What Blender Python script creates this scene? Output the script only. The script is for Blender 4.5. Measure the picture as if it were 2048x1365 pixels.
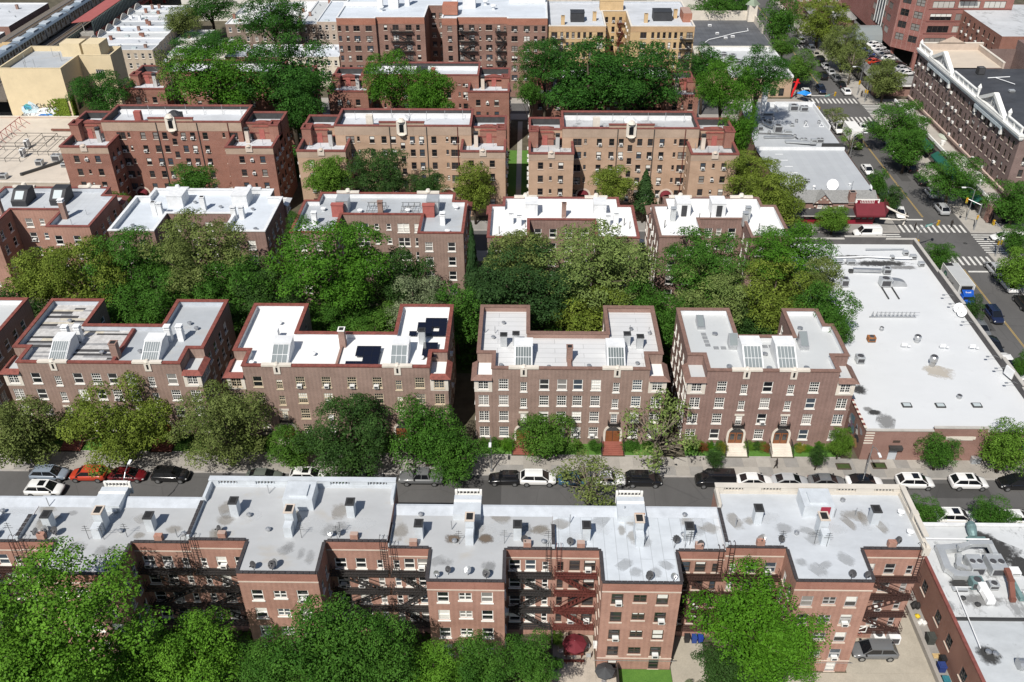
import bpy, bmesh, math, random
from mathutils import Vector, Matrix
R = math.radians
rnd = random.Random(7)
scene = bpy.context.scene
for o in list(bpy.data.objects):
 bpy.data.objects.remove(o)
COL = scene.collection

# ------------------------------------------------------------------ camera, sky, sun, exposure
cam_d = bpy.data.cameras.new('camera')
cam = bpy.data.objects.new('camera', cam_d)
COL.objects.link(cam)
cam_d.sensor_fit = 'HORIZONTAL'
cam_d.sensor_width = 36.0
cam_d.lens = 36.0 * 1816.15 / 2048.0
cam_d.clip_start = 1.0
cam_d.clip_end = 3000.0
PITCH, YAW, ROLL = 0.60239, -0.0190626, 0.00385134
fw = Vector((math.sin(YAW) * math.cos(PITCH), math.cos(YAW) * math.cos(PITCH), -math.sin(PITCH)))
rt = Vector((math.cos(YAW), -math.sin(YAW), 0))
dn = fw.cross(rt)
rt2 = rt * math.cos(ROLL) + dn * math.sin(ROLL)
dn2 = dn * math.cos(ROLL) - rt * math.sin(ROLL)
m3 = Matrix((rt2, -dn2, -fw)).transposed()
cam.matrix_world = Matrix.Translation((0, 0, 80)) @ m3.to_4x4()
scene.camera = cam

SUN_EL, SUN_AZ = R(50), R(24)          # shadows run towards +Y, leaning 24 degrees to +X
world = bpy.data.worlds.new('World')
scene.world = world
world.use_nodes = True
wn = world.node_tree.nodes
wl = world.node_tree.links
for n in list(wn):
 wn.remove(n)
wo = wn.new('ShaderNodeOutputWorld')
bg = wn.new('ShaderNodeBackground')
sky = wn.new('ShaderNodeTexSky')
sky.sky_type = 'NISHITA'
sky.sun_disc = False
sky.sun_elevation = SUN_EL
sky.sun_rotation = R(180) + SUN_AZ
bg.inputs['Strength'].default_value = 0.072
wl.new(sky.outputs[0], bg.inputs['Color'])
wl.new(bg.outputs[0], wo.inputs['Surface'])
sun_d = bpy.data.lights.new('sun', 'SUN')
sun_d.energy = 5.0
sun_d.angle = R(0.53)
sun_d.color = (1.0, 0.955, 0.88)
sun = bpy.data.objects.new('sun', sun_d)
COL.objects.link(sun)
sdir = Vector((math.sin(SUN_AZ) * math.cos(SUN_EL), math.cos(SUN_AZ) * math.cos(SUN_EL), -math.sin(SUN_EL)))
sun.rotation_euler = sdir.to_track_quat('-Z', 'Y').to_euler()
sun.location = (-60, -60, 150)
scene.view_settings.view_transform = 'Standard'
scene.view_settings.look = 'None'
scene.view_settings.gamma = 1.0
scene.view_settings.use_curve_mapping = False
scene.view_settings.exposure = 0.16
scene.render.engine = 'CYCLES'

# ------------------------------------------------------------------ materials
MATS = {}
def _new(name):
 m = bpy.data.materials.new(name)
 m.use_nodes = True
 nt = m.node_tree
 for n in list(nt.nodes):
  nt.nodes.remove(n)
 out = nt.nodes.new('ShaderNodeOutputMaterial')
 b = nt.nodes.new('ShaderNodeBsdfPrincipled')
 nt.links.new(b.outputs[0], out.inputs['Surface'])
 return m, nt, b, out
def _pos(nt):
 g = nt.nodes.new('ShaderNodeNewGeometry')
 return g.outputs['Position']
def _mapv(nt, vec, sx, sy, sz):
 n = nt.nodes.new('ShaderNodeVectorMath'); n.operation = 'MULTIPLY'
 nt.links.new(vec, n.inputs[0]); n.inputs[1].default_value = (sx, sy, sz)
 return n.outputs[0]
def _noise(nt, vec, scale, detail=4, rough=.6):
 n = nt.nodes.new('ShaderNodeTexNoise')
 n.inputs['Scale'].default_value = scale; n.inputs['Detail'].default_value = detail
 n.inputs['Roughness'].default_value = rough
 nt.links.new(vec, n.inputs['Vector'])
 return n.outputs['Fac']
def _ramp(nt, fac, p0, p1):
 n = nt.nodes.new('ShaderNodeMapRange')
 n.inputs['From Min'].default_value = p0; n.inputs['From Max'].default_value = p1
 nt.links.new(fac, n.inputs['Value'])
 return n.outputs[0]
def _mix(nt, fac, a, b, mode='MIX'):
 n = nt.nodes.new('ShaderNodeMix'); n.data_type = 'RGBA'; n.blend_type = mode
 for sock, v in ((n.inputs['Factor'], fac), (n.inputs['A'], a), (n.inputs['B'], b)):
  pass
 fs = n.inputs[0]; A = n.inputs[6]; B = n.inputs[7]
 if isinstance(fac, (int, float)): fs.default_value = fac
 else: nt.links.new(fac, fs)
 for sock, v in ((A, a), (B, b)):
  if isinstance(v, (tuple, list)): sock.default_value = (v[0], v[1], v[2], 1)
  else: nt.links.new(v, sock)
 return n.outputs[2]
def _mul(nt, a, k):
 n = nt.nodes.new('ShaderNodeMath'); n.operation = 'MULTIPLY'
 nt.links.new(a, n.inputs[0])
 if isinstance(k, (int, float)): n.inputs[1].default_value = k
 else: nt.links.new(k, n.inputs[1])
 return n.outputs[0]
def plain(name, c, rough=.7, metal=0., var=.15, vscale=.8, spec=.4, fine=.08):
 if name in MATS: return MATS[name]
 m, nt, b, o = _new(name)
 p = _pos(nt)
 f = _ramp(nt, _noise(nt, p, vscale, 5, .65), .3, .7)
 c1 = tuple(max(0, x * (1 - var)) for x in c); c2 = tuple(min(1, x * (1 + var)) for x in c)
 col = _mix(nt, f, c1, c2)
 if fine:
  f2 = _ramp(nt, _noise(nt, p, 9.0, 2, .5), .35, .65)
  col = _mix(nt, _mul(nt, f2, fine), col, (c[0] * .4, c[1] * .4, c[2] * .4))
 nt.links.new(col, b.inputs['Base Color'])
 b.inputs['Roughness'].default_value = rough; b.inputs['Metallic'].default_value = metal
 b.inputs['Specular IOR Level'].default_value = spec
 MATS[name] = m
 return m
def brick(name, c, c2, mortar=(.42, .38, .34), var=.25, stripe=0.0, streak=.35, pale=.25):
 if name in MATS: return MATS[name]
 m, nt, b, o = _new(name)
 p = _pos(nt)
 sp = nt.nodes.new('ShaderNodeSeparateXYZ'); nt.links.new(p, sp.inputs[0])
 ad = nt.nodes.new('ShaderNodeMath'); ad.operation = 'ADD'
 nt.links.new(sp.outputs[0], ad.inputs[0]); nt.links.new(sp.outputs[1], ad.inputs[1])
 cb = nt.nodes.new('ShaderNodeCombineXYZ')
 nt.links.new(ad.outputs[0], cb.inputs[0]); nt.links.new(sp.outputs[2], cb.inputs[1])
 bt = nt.nodes.new('ShaderNodeTexBrick')
 bt.inputs['Scale'].default_value = 1.0
 bt.inputs['Brick Width'].default_value = .24; bt.inputs['Row Height'].default_value = .085
 bt.inputs['Mortar Size'].default_value = .008; bt.inputs['Bias'].default_value = .0
 bt.inputs['Color1'].default_value = (*c, 1); bt.inputs['Color2'].default_value = (*c2, 1)
 bt.inputs['Mortar'].default_value = (*mortar, 1)
 nt.links.new(cb.outputs[0], bt.inputs['Vector'])
 col = bt.outputs['Color']
 big = _ramp(nt, _noise(nt, _mapv(nt, cb.outputs[0], .22, .35, 1), 1.0, 6, .7), .3, .72)
 dk = tuple(x * (1 - var) for x in c); lt = tuple(min(1, x * (1 + var) + .03) for x in c2)
 col = _mix(nt, .5, col, _mix(nt, big, dk, lt))
 if stripe:
  w = nt.nodes.new('ShaderNodeTexWave'); w.wave_type = 'BANDS'; w.bands_direction = 'X'
  w.inputs['Scale'].default_value = .62; w.inputs['Distortion'].default_value = .6
  w.inputs['Detail'].default_value = 1.0; w.inputs['Detail Scale'].default_value = .3
  nt.links.new(cb.outputs[0], w.inputs['Vector'])
  col = _mix(nt, _mul(nt, _ramp(nt, w.outputs['Fac'], .3, .8), stripe), col, tuple(min(1, x * 1.75 + .05) for x in c2))
 st = _ramp(nt, _noise(nt, _mapv(nt, cb.outputs[0], 1.6, .10, 1), 1.0, 5, .7), .56, .74)
 col = _mix(nt, _mul(nt, st, streak), col, tuple(x * .45 for x in c))
 pl = _ramp(nt, _noise(nt, _mapv(nt, cb.outputs[0], .5, .28, 1), 1.0, 5, .75), .6, .78)
 col = _mix(nt, _mul(nt, pl, pale), col, tuple(min(1, x * 1.3 + .12) for x in c2))
 nt.links.new(col, b.inputs['Base Color'])
 b.inputs['Roughness'].default_value = .9
 b.inputs['Specular IOR Level'].default_value = .2
 MATS[name] = m
 return m
def roofing(name, c, stain=(.3, .28, .26), stain_amt=.35, seams=None, rough=.6, patch=.12, puddle=0., black=0.):
 if name in MATS: return MATS[name]
 m, nt, b, o = _new(name)
 p = _pos(nt)
 f = _ramp(nt, _noise(nt, _mapv(nt, p, .16, .28, 1), 1.0, 6, .7), .3, .72)
 col = _mix(nt, f, tuple(x * (1 - patch) for x in c), tuple(min(.9, x * (1 + patch)) for x in c))
 f2 = _ramp(nt, _noise(nt, p, .75, 8, .72), .58, .8)
 col = _mix(nt, _mul(nt, f2, stain_amt), col, stain)
 if puddle:
  f3 = _ramp(nt, _noise(nt, _mapv(nt, p, .22, .35, 1), 1.0, 3, .5), .6, .68)
  col = _mix(nt, _mul(nt, f3, puddle), col, (.36, .32, .26))
 if black:
  f4 = _ramp(nt, _noise(nt, _mapv(nt, p, .35, .2, 1), 1.0, 8, .75), .55, .62)
  col = _mix(nt, _mul(nt, f4, black), col, (.05, .05, .05))
 if seams:
  bt = nt.nodes.new('ShaderNodeTexBrick'); bt.inputs['Scale'].default_value = 1.0
  v = p
  if len(seams) > 2 and seams[2] == 'y':
   sp = nt.nodes.new('ShaderNodeSeparateXYZ'); nt.links.new(p, sp.inputs[0])
   cb = nt.nodes.new('ShaderNodeCombineXYZ')
   nt.links.new(sp.outputs[1], cb.inputs[0]); nt.links.new(sp.outputs[0], cb.inputs[1]); v = cb.outputs[0]
  bt.inputs['Row Height'].default_value = seams[0]; bt.inputs['Brick Width'].default_value = seams[1]
  bt.inputs['Mortar Size'].default_value = .035; bt.inputs['Mortar Smooth'].default_value = .3
  bt.inputs['Color1'].default_value = (1, 1, 1, 1); bt.inputs['Color2'].default_value = (.93, .93, .94, 1)
  k = seams[3] if len(seams) > 3 else .62
  bt.inputs['Mortar'].default_value = (k, k, k, 1)
  nt.links.new(v, bt.inputs['Vector'])
  col = _mix(nt, 1.0, col, bt.outputs['Color'], 'MULTIPLY')
 nt.links.new(col, b.inputs['Base Color'])
 rr = _ramp(nt, _noise(nt, p, .4, 3, .5), .2, .8)
 mr = nt.nodes.new('ShaderNodeMapRange'); nt.links.new(rr, mr.inputs['Value'])
 mr.inputs['To Min'].default_value = rough - .1; mr.inputs['To Max'].default_value = rough + .15
 nt.links.new(mr.outputs[0], b.inputs['Roughness'])
 b.inputs['Specular IOR Level'].default_value = .35
 MATS[name] = m
 return m
def glass(name, c=(.02, .025, .03), rough=.06):
 if name in MATS: return MATS[name]
 m, nt, b, o = _new(name)
 b.inputs['Base Color'].default_value = (*c, 1)
 b.inputs['Roughness'].default_value = rough
 b.inputs['Specular IOR Level'].default_value = .9
 b.inputs['IOR'].default_value = 1.5
 MATS[name] = m
 return m
def paint(name, c, rough=.22, coat=.8, metal=0.):
 if name in MATS: return MATS[name]
 m, nt, b, o = _new(name)
 b.inputs['Base Color'].default_value = (*c, 1)
 b.inputs['Roughness'].default_value = rough; b.inputs['Metallic'].default_value = metal
 b.inputs['Coat Weight'].default_value = coat; b.inputs['Coat Roughness'].default_value = .04
 MATS[name] = m
 return m
def leaf_mat(name, c, c2, trans=.25):
 if name in MATS: return MATS[name]
 m, nt, b, o = _new(name)
 g = nt.nodes.new('ShaderNodeNewGeometry')
 f = g.outputs['Random Per Island']
 p = g.outputs['Position']
 c = (c[0] * .74, c[1] * .78, c[2] * .68); c2 = (c2[0] * .78, c2[1] * .82, c2[2] * .72)
 n = _ramp(nt, _noise(nt, p, .45, 4, .6), .32, .68)
 a = _mix(nt, f, tuple(x * .62 for x in c), c)
 bb = _mix(nt, f, tuple(x * .75 for x in c2), tuple(min(1, x * 1.2) for x in c2))
 col = _mix(nt, n, a, bb)
 nt.links.new(col, b.inputs['Base Color'])
 b.inputs['Roughness'].default_value = .65
 b.inputs['Specular IOR Level'].default_value = .12
 t = nt.nodes.new('ShaderNodeBsdfTranslucent')
 tc = _mix(nt, .45, col, (c2[0] * 1.3, c2[1] * 1.6, c2[2] * .6))
 nt.links.new(tc, t.inputs['Color'])
 ms = nt.nodes.new('ShaderNodeMixShader'); ms.inputs[0].default_value = trans * .4
 nt.links.new(b.outputs[0], ms.inputs[1]); nt.links.new(t.outputs[0], ms.inputs[2])
 nt.links.new(ms.outputs[0], o.inputs['Surface'])
 MATS[name] = m
 return m
def stain_mat(name, c, amt=.9, scale=1.2):
 if name in MATS: return MATS[name]
 m, nt, b, o = _new(name)
 tc = nt.nodes.new('ShaderNodeTexCoord')
 gr = nt.nodes.new('ShaderNodeTexGradient'); gr.gradient_type = 'SPHERICAL'
 sb = nt.nodes.new('ShaderNodeVectorMath'); sb.operation = 'MULTIPLY_ADD'; nt.links.new(tc.outputs['Generated'], sb.inputs[0]); sb.inputs[1].default_value = (2, 2, 0); sb.inputs[2].default_value = (-1, -1, 0)
 nt.links.new(sb.outputs[0], gr.inputs[0])
 n = _noise(nt, _pos(nt), scale, 8, .75)
 ad = nt.nodes.new('ShaderNodeMath'); ad.operation = 'MULTIPLY_ADD'; nt.links.new(gr.outputs['Fac'], ad.inputs[0]); ad.inputs[1].default_value = .55; nt.links.new(n, ad.inputs[2])
 f = _mul(nt, _ramp(nt, ad.outputs[0], .6, .82), amt)
 e = _mul(nt, f, _ramp(nt, gr.outputs['Fac'], .0, .2))
 b.inputs['Base Color'].default_value = (*c, 1); b.inputs['Roughness'].default_value = .9
 t = nt.nodes.new('ShaderNodeBsdfTransparent'); ms = nt.nodes.new('ShaderNodeMixShader')
 nt.links.new(e, ms.inputs[0]); nt.links.new(t.outputs[0], ms.inputs[1]); nt.links.new(b.outputs[0], ms.inputs[2]); nt.links.new(ms.outputs[0], o.inputs['Surface'])
 MATS[name] = m
 return m
def stain(root, x, y, z, w, d, m, rz=0.):
 q = MB(); c, s = math.cos(rz), math.sin(rz)
 q.poly([(x + c * u * w - s * v * d, y + s * u * w + c * v * d, z) for u, v in ((-1, -1), (1, -1), (1, 1), (-1, 1))])
 return q.build('stain', m, root)
def lawn_mat(name, c, c2):
 if name in MATS: return MATS[name]
 m, nt, b, o = _new(name)
 p = _pos(nt)
 f = _ramp(nt, _noise(nt, p, 1.1, 8, .75), .3, .7)
 col = _mix(nt, f, c, c2)
 f2 = _ramp(nt, _noise(nt, p, 14, 3, .6), .4, .7)
 col = _mix(nt, _mul(nt, f2, .5), col, tuple(x * .35 for x in c))
 nt.links.new(col, b.inputs['Base Color']); b.inputs['Roughness'].default_value = .95
 bp = nt.nodes.new('ShaderNodeBump'); bp.inputs['Strength'].default_value = .6; bp.inputs['Distance'].default_value = .05
 nt.links.new(_noise(nt, p, 12, 4, .7), bp.inputs['Height']); nt.links.new(bp.outputs[0], b.inputs['Normal'])
 MATS[name] = m
 return m

# ------------------------------------------------------------------ mesh helpers
class MB:
 def __init__(s):
  s.v = []; s.f = []; s.m = []
 def quad(s, a, b, c, d, m=0):
  i = len(s.v); s.v += [a, b, c, d]; s.f.append((i, i + 1, i + 2, i + 3)); s.m.append(m); return s
 def poly(s, pts, m=0):
  i = len(s.v); s.v += list(pts); s.f.append(tuple(range(i, i + len(pts)))); s.m.append(m); return s
 def box(s, x0, x1, y0, y1, z0, z1, m=0, mt=None, skip=''):
  if mt is None: mt = m
  p = [(x0, y0, z0), (x1, y0, z0), (x1, y1, z0), (x0, y1, z0), (x0, y0, z1), (x1, y0, z1), (x1, y1, z1), (x0, y1, z1)]
  i = len(s.v); s.v += p
  for k, q, mm in (('f', (0, 1, 5, 4), m), ('r', (1, 2, 6, 5), m), ('b', (2, 3, 7, 6), m), ('l', (3, 0, 4, 7), m), ('t', (4, 5, 6, 7), mt), ('d', (3, 2, 1, 0), m)):
   if k in skip: continue
   s.f.append(tuple(i + j for j in q)); s.m.append(mm)
  return s
 def obox(s, c, ax, ay, az, m=0):
  c, ax, ay, az = Vector(c), Vector(ax), Vector(ay), Vector(az)
  i = len(s.v)
  for sz in (-1, 1):
   for sx, sy in ((-1, -1), (1, -1), (1, 1), (-1, 1)):
    s.v.append(tuple(c + ax * sx + ay * sy + az * sz))
  for q in ((0, 1, 5, 4), (1, 2, 6, 5), (2, 3, 7, 6), (3, 0, 4, 7), (4, 5, 6, 7), (3, 2, 1, 0)):
   s.f.append(tuple(i + j for j in q)); s.m.append(m)
  return s
 def bar(s, a, b, w=.04, h=None, m=0):
  a, b = Vector(a), Vector(b); d = b - a
  if d.length < 1e-6: return s
  h = w if h is None else h
  up = Vector((0, 0, 1)) if abs(d.normalized().z) < .95 else Vector((1, 0, 0))
  x = d.cross(up).normalized(); y = x.cross(d).normalized()
  return s.obox((a + b) / 2, d / 2, x * w / 2, y * h / 2, m)
 def frustum(s, c, r0, r1, z0, z1, n=12, m=0, mt=None, cap=True, base=False):
  i = len(s.v)
  for r, z in ((r0, z0), (r1, z1)):
   for k in range(n):
    a = 2 * math.pi * k / n
    s.v.append((c[0] + r * math.cos(a), c[1] + r * math.sin(a), z))
  for k in range(n):
   s.f.append((i + k, i + (k + 1) % n, i + n + (k + 1) % n, i + n + k)); s.m.append(m)
  if cap and r1 > 1e-4:
   s.f.append(tuple(i + n + k for k in range(n))); s.m.append(m if mt is None else mt)
  if base:
   s.f.append(tuple(i + n - 1 - k for k in range(n))); s.m.append(m)
  return s
 def tube(s, pts, rad, n=6, m=0):
  P = [Vector(p) for p in pts]; i0 = len(s.v)
  for k, p in enumerate(P):
   d = (P[min(k + 1, len(P) - 1)] - P[max(k - 1, 0)]).normalized()
   up = Vector((0, 0, 1)) if abs(d.z) < .9 else Vector((1, 0, 0))
   x = d.cross(up).normalized(); y = x.cross(d).normalized()
   r = rad[k] if isinstance(rad, (list, tuple)) else rad
   for j in range(n):
    a = 2 * math.pi * j / n
    s.v.append(tuple(p + x * r * math.cos(a) + y * r * math.sin(a)))
  for k in range(len(P) - 1):
   for j in range(n):
    a = i0 + k * n + j; b = i0 + k * n + (j + 1) % n
    s.f.append((a, b, b + n, a + n)); s.m.append(m)
  s.f.append(tuple(i0 + n - 1 - j for j in range(n))); s.m.append(m)
  e = i0 + (len(P) - 1) * n
  s.f.append(tuple(e + j for j in range(n))); s.m.append(m)
  return s
 def prism(s, poly, z0, z1, m=0, mt=None, bottom=False):
  n = len(poly); i = len(s.v)
  s.v += [(x, y, z0) for x, y in poly] + [(x, y, z1) for x, y in poly]
  for k in range(n):
   s.f.append((i + k, i + (k + 1) % n, i + n + (k + 1) % n, i + n + k)); s.m.append(m)
  s.f.append(tuple(range(i + n, i + 2 * n))); s.m.append(m if mt is None else mt)
  if bottom: s.f.append(tuple(range(i + n - 1, i - 1, -1))); s.m.append(m)
  return s
 def mesh(s, name, origin=(0, 0, 0)):
  me = bpy.data.meshes.new(name)
  ox, oy, oz = origin
  me.from_pydata([(x - ox, y - oy, z - oz) for x, y, z in s.v], [], s.f)
  me.polygons.foreach_set('material_index', s.m)
  me.update()
  return me
 def build(s, name, mats, parent=None, smooth=False, origin=None):
  o0 = WORLDLOC.get(parent.name, (0, 0, 0)) if parent else (origin or (0, 0, 0))
  me = s.mesh(name, o0)
  if not isinstance(mats, (list, tuple)): mats = [mats]
  for mm in mats: me.materials.append(mm)
  if smooth: me.polygons.foreach_set('use_smooth', [True] * len(me.polygons))
  o = bpy.data.objects.new(name, me)
  COL.objects.link(o)
  if parent:
   o.parent = parent; WORLDLOC[o.name] = o0
  else:
   o.location = o0; WORLDLOC[o.name] = o0
  return o
WORLDLOC = {}
def tag(o, label, cat, group=None):
 o['label'] = label; o['category'] = cat
 if group: o['group'] = group
 return o
def thing(name, label, cat, loc=(0, 0, 0), rz=0, group=None):
 o = bpy.data.objects.new(name, None); COL.objects.link(o)
 o.empty_display_size = .3
 o.location = loc; o.rotation_euler = (0, 0, rz)
 WORLDLOC[o.name] = tuple(loc) if rz == 0 else (0, 0, 0)
 return tag(o, label, cat, group)
def structure(o):
 o['kind'] = 'structure'; return o
def inst(name, me, parent, loc, rz=0, scale=None, mats=None):
 o = bpy.data.objects.new(name, me); COL.objects.link(o)
 if parent:
  p0 = WORLDLOC.get(parent.name, (0, 0, 0)); o.parent = parent
 else: p0 = (0, 0, 0)
 o.location = (loc[0] - p0[0], loc[1] - p0[1], loc[2] - p0[2])
 o.rotation_euler = (0, 0, rz)
 if scale: o.scale = scale
 WORLDLOC[o.name] = tuple(loc)
 if mats:
  for k, mm in enumerate(mats):
   o.material_slots[k].link = 'OBJECT'; o.material_slots[k].material = mm
 return o
def copy_tree(o, loc=None, rz=None, parent=None):
 c = o.copy(); COL.objects.link(c); c.parent = parent
 if loc is not None: c.location = loc
 if rz is not None: c.rotation_euler = (0, 0, rz)
 for ch in o.children: copy_tree(ch, parent=c)
 return c
def offset(poly, d):
 n = len(poly); out = []
 for k in range(n):
  p0, p1, p2 = Vector(poly[k - 1]), Vector(poly[k]), Vector(poly[(k + 1) % n])
  a = (p1 - p0).normalized(); b = (p2 - p1).normalized()
  na = Vector((a.y, -a.x)); nb = Vector((b.y, -b.x))
  den = 1 + na.dot(nb)
  q = p1 + (na + nb) * (d / den) if den > .05 else p1 + na * d
  out.append((q.x, q.y))
 return out
def text_mesh(s, size, depth=.01, align='CENTER'):
 cu = bpy.data.curves.new('lettering', 'FONT'); cu.body = s; cu.size = size; cu.extrude = depth; cu.align_x = align
 cu.resolution_u = 2
 o = bpy.data.objects.new('lettering', cu); COL.objects.link(o)
 dg = bpy.context.evaluated_depsgraph_get()
 me = bpy.data.meshes.new_from_object(o.evaluated_get(dg))
 bpy.data.objects.remove(o); bpy.data.curves.remove(cu)
 return me

TXT = {}
for s_, z_, d_ in (('M', 2.5, .06), ('CHUTA', 1.35, .004), ('FAE', 1.15, .004), ('RON', .8, .004), ('KC', 1.2, .004), ('EKR', 1.1, .004), ('SOE', .75, .004), ('OMSU', .9, .004), ('NEX', 1.1, .004), ('KeHE', 1.15, .004), ('Avenue', .55, .01), ('freed', .42, .004)):
 TXT[s_] = text_mesh(s_, z_, d_)
def person_mesh(pose):
 st = .28 if pose == 'walk' else .04
 V = [(0, 0, .93), (0, 0, 1.12), (0, 0, 1.32), (.0, 0, 1.46), (.02, 0, 1.53), (.03, 0, 1.63), (.02, 0, 1.72)]
 Rr = [(.155, .12), (.145, .11), (.175, .115), (.11, .08), (.055, .055), (.085, .1), (.07, .075)]
 Ed = [(0, 1), (1, 2), (2, 3), (3, 4), (4, 5), (5, 6)]
 def add(p, r, e): V.append(p); Rr.append((r, r)); Ed.append((e, len(V) - 1)); return len(V) - 1
 for s, f in ((1, 1), (-1, -1)):
  a = add((0, .1 * s, .86), .095, 0); a = add((.12 * st / .28 * f + .02, .1 * s, .5), .07, a); a = add((.75 * st * f - .02, .1 * s, .09), .045, a); add((.75 * st * f + .14, .1 * s, .04), .035, a)
  b_ = add((0, .2 * s, 1.4), .06, 2); b_ = add((-.06 * f * st / .28, .27 * s, 1.13), .045, b_); b_ = add((.1 - .14 * f * st / .28, .26 * s, .88), .036, b_); add((.13 - .16 * f * st / .28, .25 * s, .79), .035, b_)
 me = bpy.data.meshes.new('figure'); me.from_pydata(V, Ed, [])
 o = bpy.data.objects.new('figure', me); COL.objects.link(o)
 o.modifiers.new('skin', 'SKIN'); sub = o.modifiers.new('sub', 'SUBSURF'); sub.levels = 1; sub.render_levels = 1
 for k, sv in enumerate(me.skin_vertices[0].data): sv.radius = Rr[k]; sv.use_root = (k == 0)
 dg = bpy.context.evaluated_depsgraph_get(); out = bpy.data.meshes.new_from_object(o.evaluated_get(dg)); bpy.data.objects.remove(o)
 for p in out.polygons:
  c = p.center; p.use_smooth = True
  if c.z > 1.7 or (c.z > 1.57 and c.x < 0): p.material_index = 0
  elif c.z > 1.49: p.material_index = 1
  elif abs(c.y) > .2 and c.z < .9: p.material_index = 1
  elif c.z > .93 or abs(c.y) > .2: p.material_index = 2
  elif c.z > .1: p.material_index = 3
  else: p.material_index = 4
 return out
FIG = {p: person_mesh(p) for p in ('walk', 'stand')}
# ------------------------------------------------------------------ windows
WHITE = plain('white_paint', (.78, .77, .73), .55, var=.06)
TAN = plain('tan_paint', (.55, .47, .34), .6, var=.08)
GREYF = plain('grey_frame', (.42, .41, .40), .5, var=.08)
BROWN = plain('dark_brown_frame', (.07, .05, .04), .5, var=.1)
STONE = plain('limestone', (.62, .57, .50), .85, var=.12)
SILL = plain('stone_sill', (.55, .47, .40), .85, var=.12)
PANES = [glass('dark_pane', (.012, .014, .017), .05), glass('pane_with_room', (.035, .035, .038), .07), glass('curtained_pane', (.22, .21, .2), .12),
   glass('bluish_pane', (.05, .065, .085), .06), glass('drawn_curtain_pane', (.45, .44, .41), .2)]
BLIND = plain('window_blind', (.68, .67, .63), .7, var=.05)
ACM = plain('appliance_white', (.72, .72, .70), .5, var=.06)
ACG = plain('grille_dark', (.06, .06, .065), .6)
WMESH = {}
def win_mesh(w, h, style, sill=True):
 key = (round(w, 2), round(h, 2), style, sill)
 if key in WMESH: return WMESH[key]
 b = MB(); t = .075; y0, y1 = .05, .115; x = w / 2
 b.box(-x, -x + t, y0, y1, 0, h); b.box(x - t, x, y0, y1, 0, h)
 b.box(-x + t, x - t, y0, y1, 0, t); b.box(-x + t, x - t, y0, y1, h - t, h)
 g = .032
 def bars(xa, xb, za, zb, nx, nz):
  for k in range(1, nx):
   c = xa + (xb - xa) * k / nx; b.box(c - g / 2, c + g / 2, y0 + .02, y1 - .004, za, zb)
  for k in range(1, nz):
   c = za + (zb - za) * k / nz; b.box(xa, xb, y0 + .022, y1 - .006, c - g / 2, c + g / 2)
 if style in ('dh', 'dhp', 'dh3', 'slot'):
  b.box(-x + t, x - t, y0 - .01, y1, h * .5 - .04, h * .5 + .04)
 if style == 'dh': bars(-x + t, x - t, t, h * .5 - .04, 4 if w > .9 else 3, 2); bars(-x + t, x - t, h * .5 + .04, h - t, 4 if w > .9 else 3, 2)
 if style == 'dh3': bars(-x + t, x - t, h * .5 + .04, h - t, 3, 2)
 if style == 'cas':
  b.box(-.05, .05, y0 - .01, y1, t, h - t); bars(-x + t, -.05, t, h - t, 2, 4); bars(.05, x - t, t, h - t, 2, 4)
 if style == 'dbl':
  b.box(-.06, .06, y0 - .02, y1, t, h - t)
  b.box(-x + t, -.06, y0, y1, h * .5 - .03, h * .5 + .03); b.box(.06, x - t, y0, y1, h * .5 - .03, h * .5 + .03)
 if style == 'office':
  for k in (1, 2, 3):
   c = -x + w * k / 4; b.box(c - .035, c + .035, y0, y1, t, h - t)
 if sill:
  b.box(-x - .08, x + .08, -.09, .115, -.13, -.002, 1)
 me = b.mesh('window'); me.materials.append(WHITE); me.materials.append(WHITE)
 p = MB(); p.quad((-x + .01, .12, .01), (x - .01, .12, .01), (x - .01, .12, h - .01), (-x + .01, .12, h - .01))
 pm = p.mesh('pane'); pm.materials.append(PANES[0])
 bl = MB(); bl.quad((-x + t, .117, 0), (x - t, .117, 0), (x - t, .117, 1), (-x + t, .117, 1))
 bm = bl.mesh('blind'); bm.materials.append(BLIND)
 WMESH[key] = (me, pm, bm)
 return WMESH[key]
def ac_mesh():
 if 'ac' in WMESH: return WMESH['ac']
 b = MB(); b.box(-.31, .31, -.34, .1, .02, .44, 0); b.box(-.23, .23, -.35, -.34, .08, .38, 1, skip='b')
 b.box(-.28, .28, -.24, -.22, .44, .455, 1); b.bar((-.2, -.2, 0.02), (-.2, .1, -.3), .03); b.bar((.2, -.2, 0.02), (.2, .1, -.3), .03)
 me = b.mesh('air_conditioner'); me.materials.append(ACM); me.materials.append(ACG)
 WMESH['ac'] = me
 return me
def put_window(root, p, ang, w, h, style='dh', frame=WHITE, sillm=WHITE, ac=0., blind=.2, sill=True, panes=(0, 0, 0, 1, 1, 2, 3), rr=rnd):
 me, pm, bm = win_mesh(w, h, style, sill)
 o = inst('window', me, root, p, ang, mats=[frame, sillm])
 pn = inst('pane', pm, None, (0, 0, 0)); pn.parent = o
 pn.material_slots[0].link = 'OBJECT'; pn.material_slots[0].material = PANES[rr.choice(panes)]
 if rr.random() < blind * .65:
  k = rr.choice((.3, .45, .5, .5, .62, .9))
  q = inst('blind', bm, None, (0, 0, h * (1 - k))); q.parent = o; q.scale = (1, 1, h * k - .05)
 if rr.random() < ac:
  q = inst('air_conditioner', ac_mesh(), None, (rr.choice((0, 0, -.15, .15)) if w > .95 else 0, 0, .03)); q.parent = o
 return o
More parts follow.
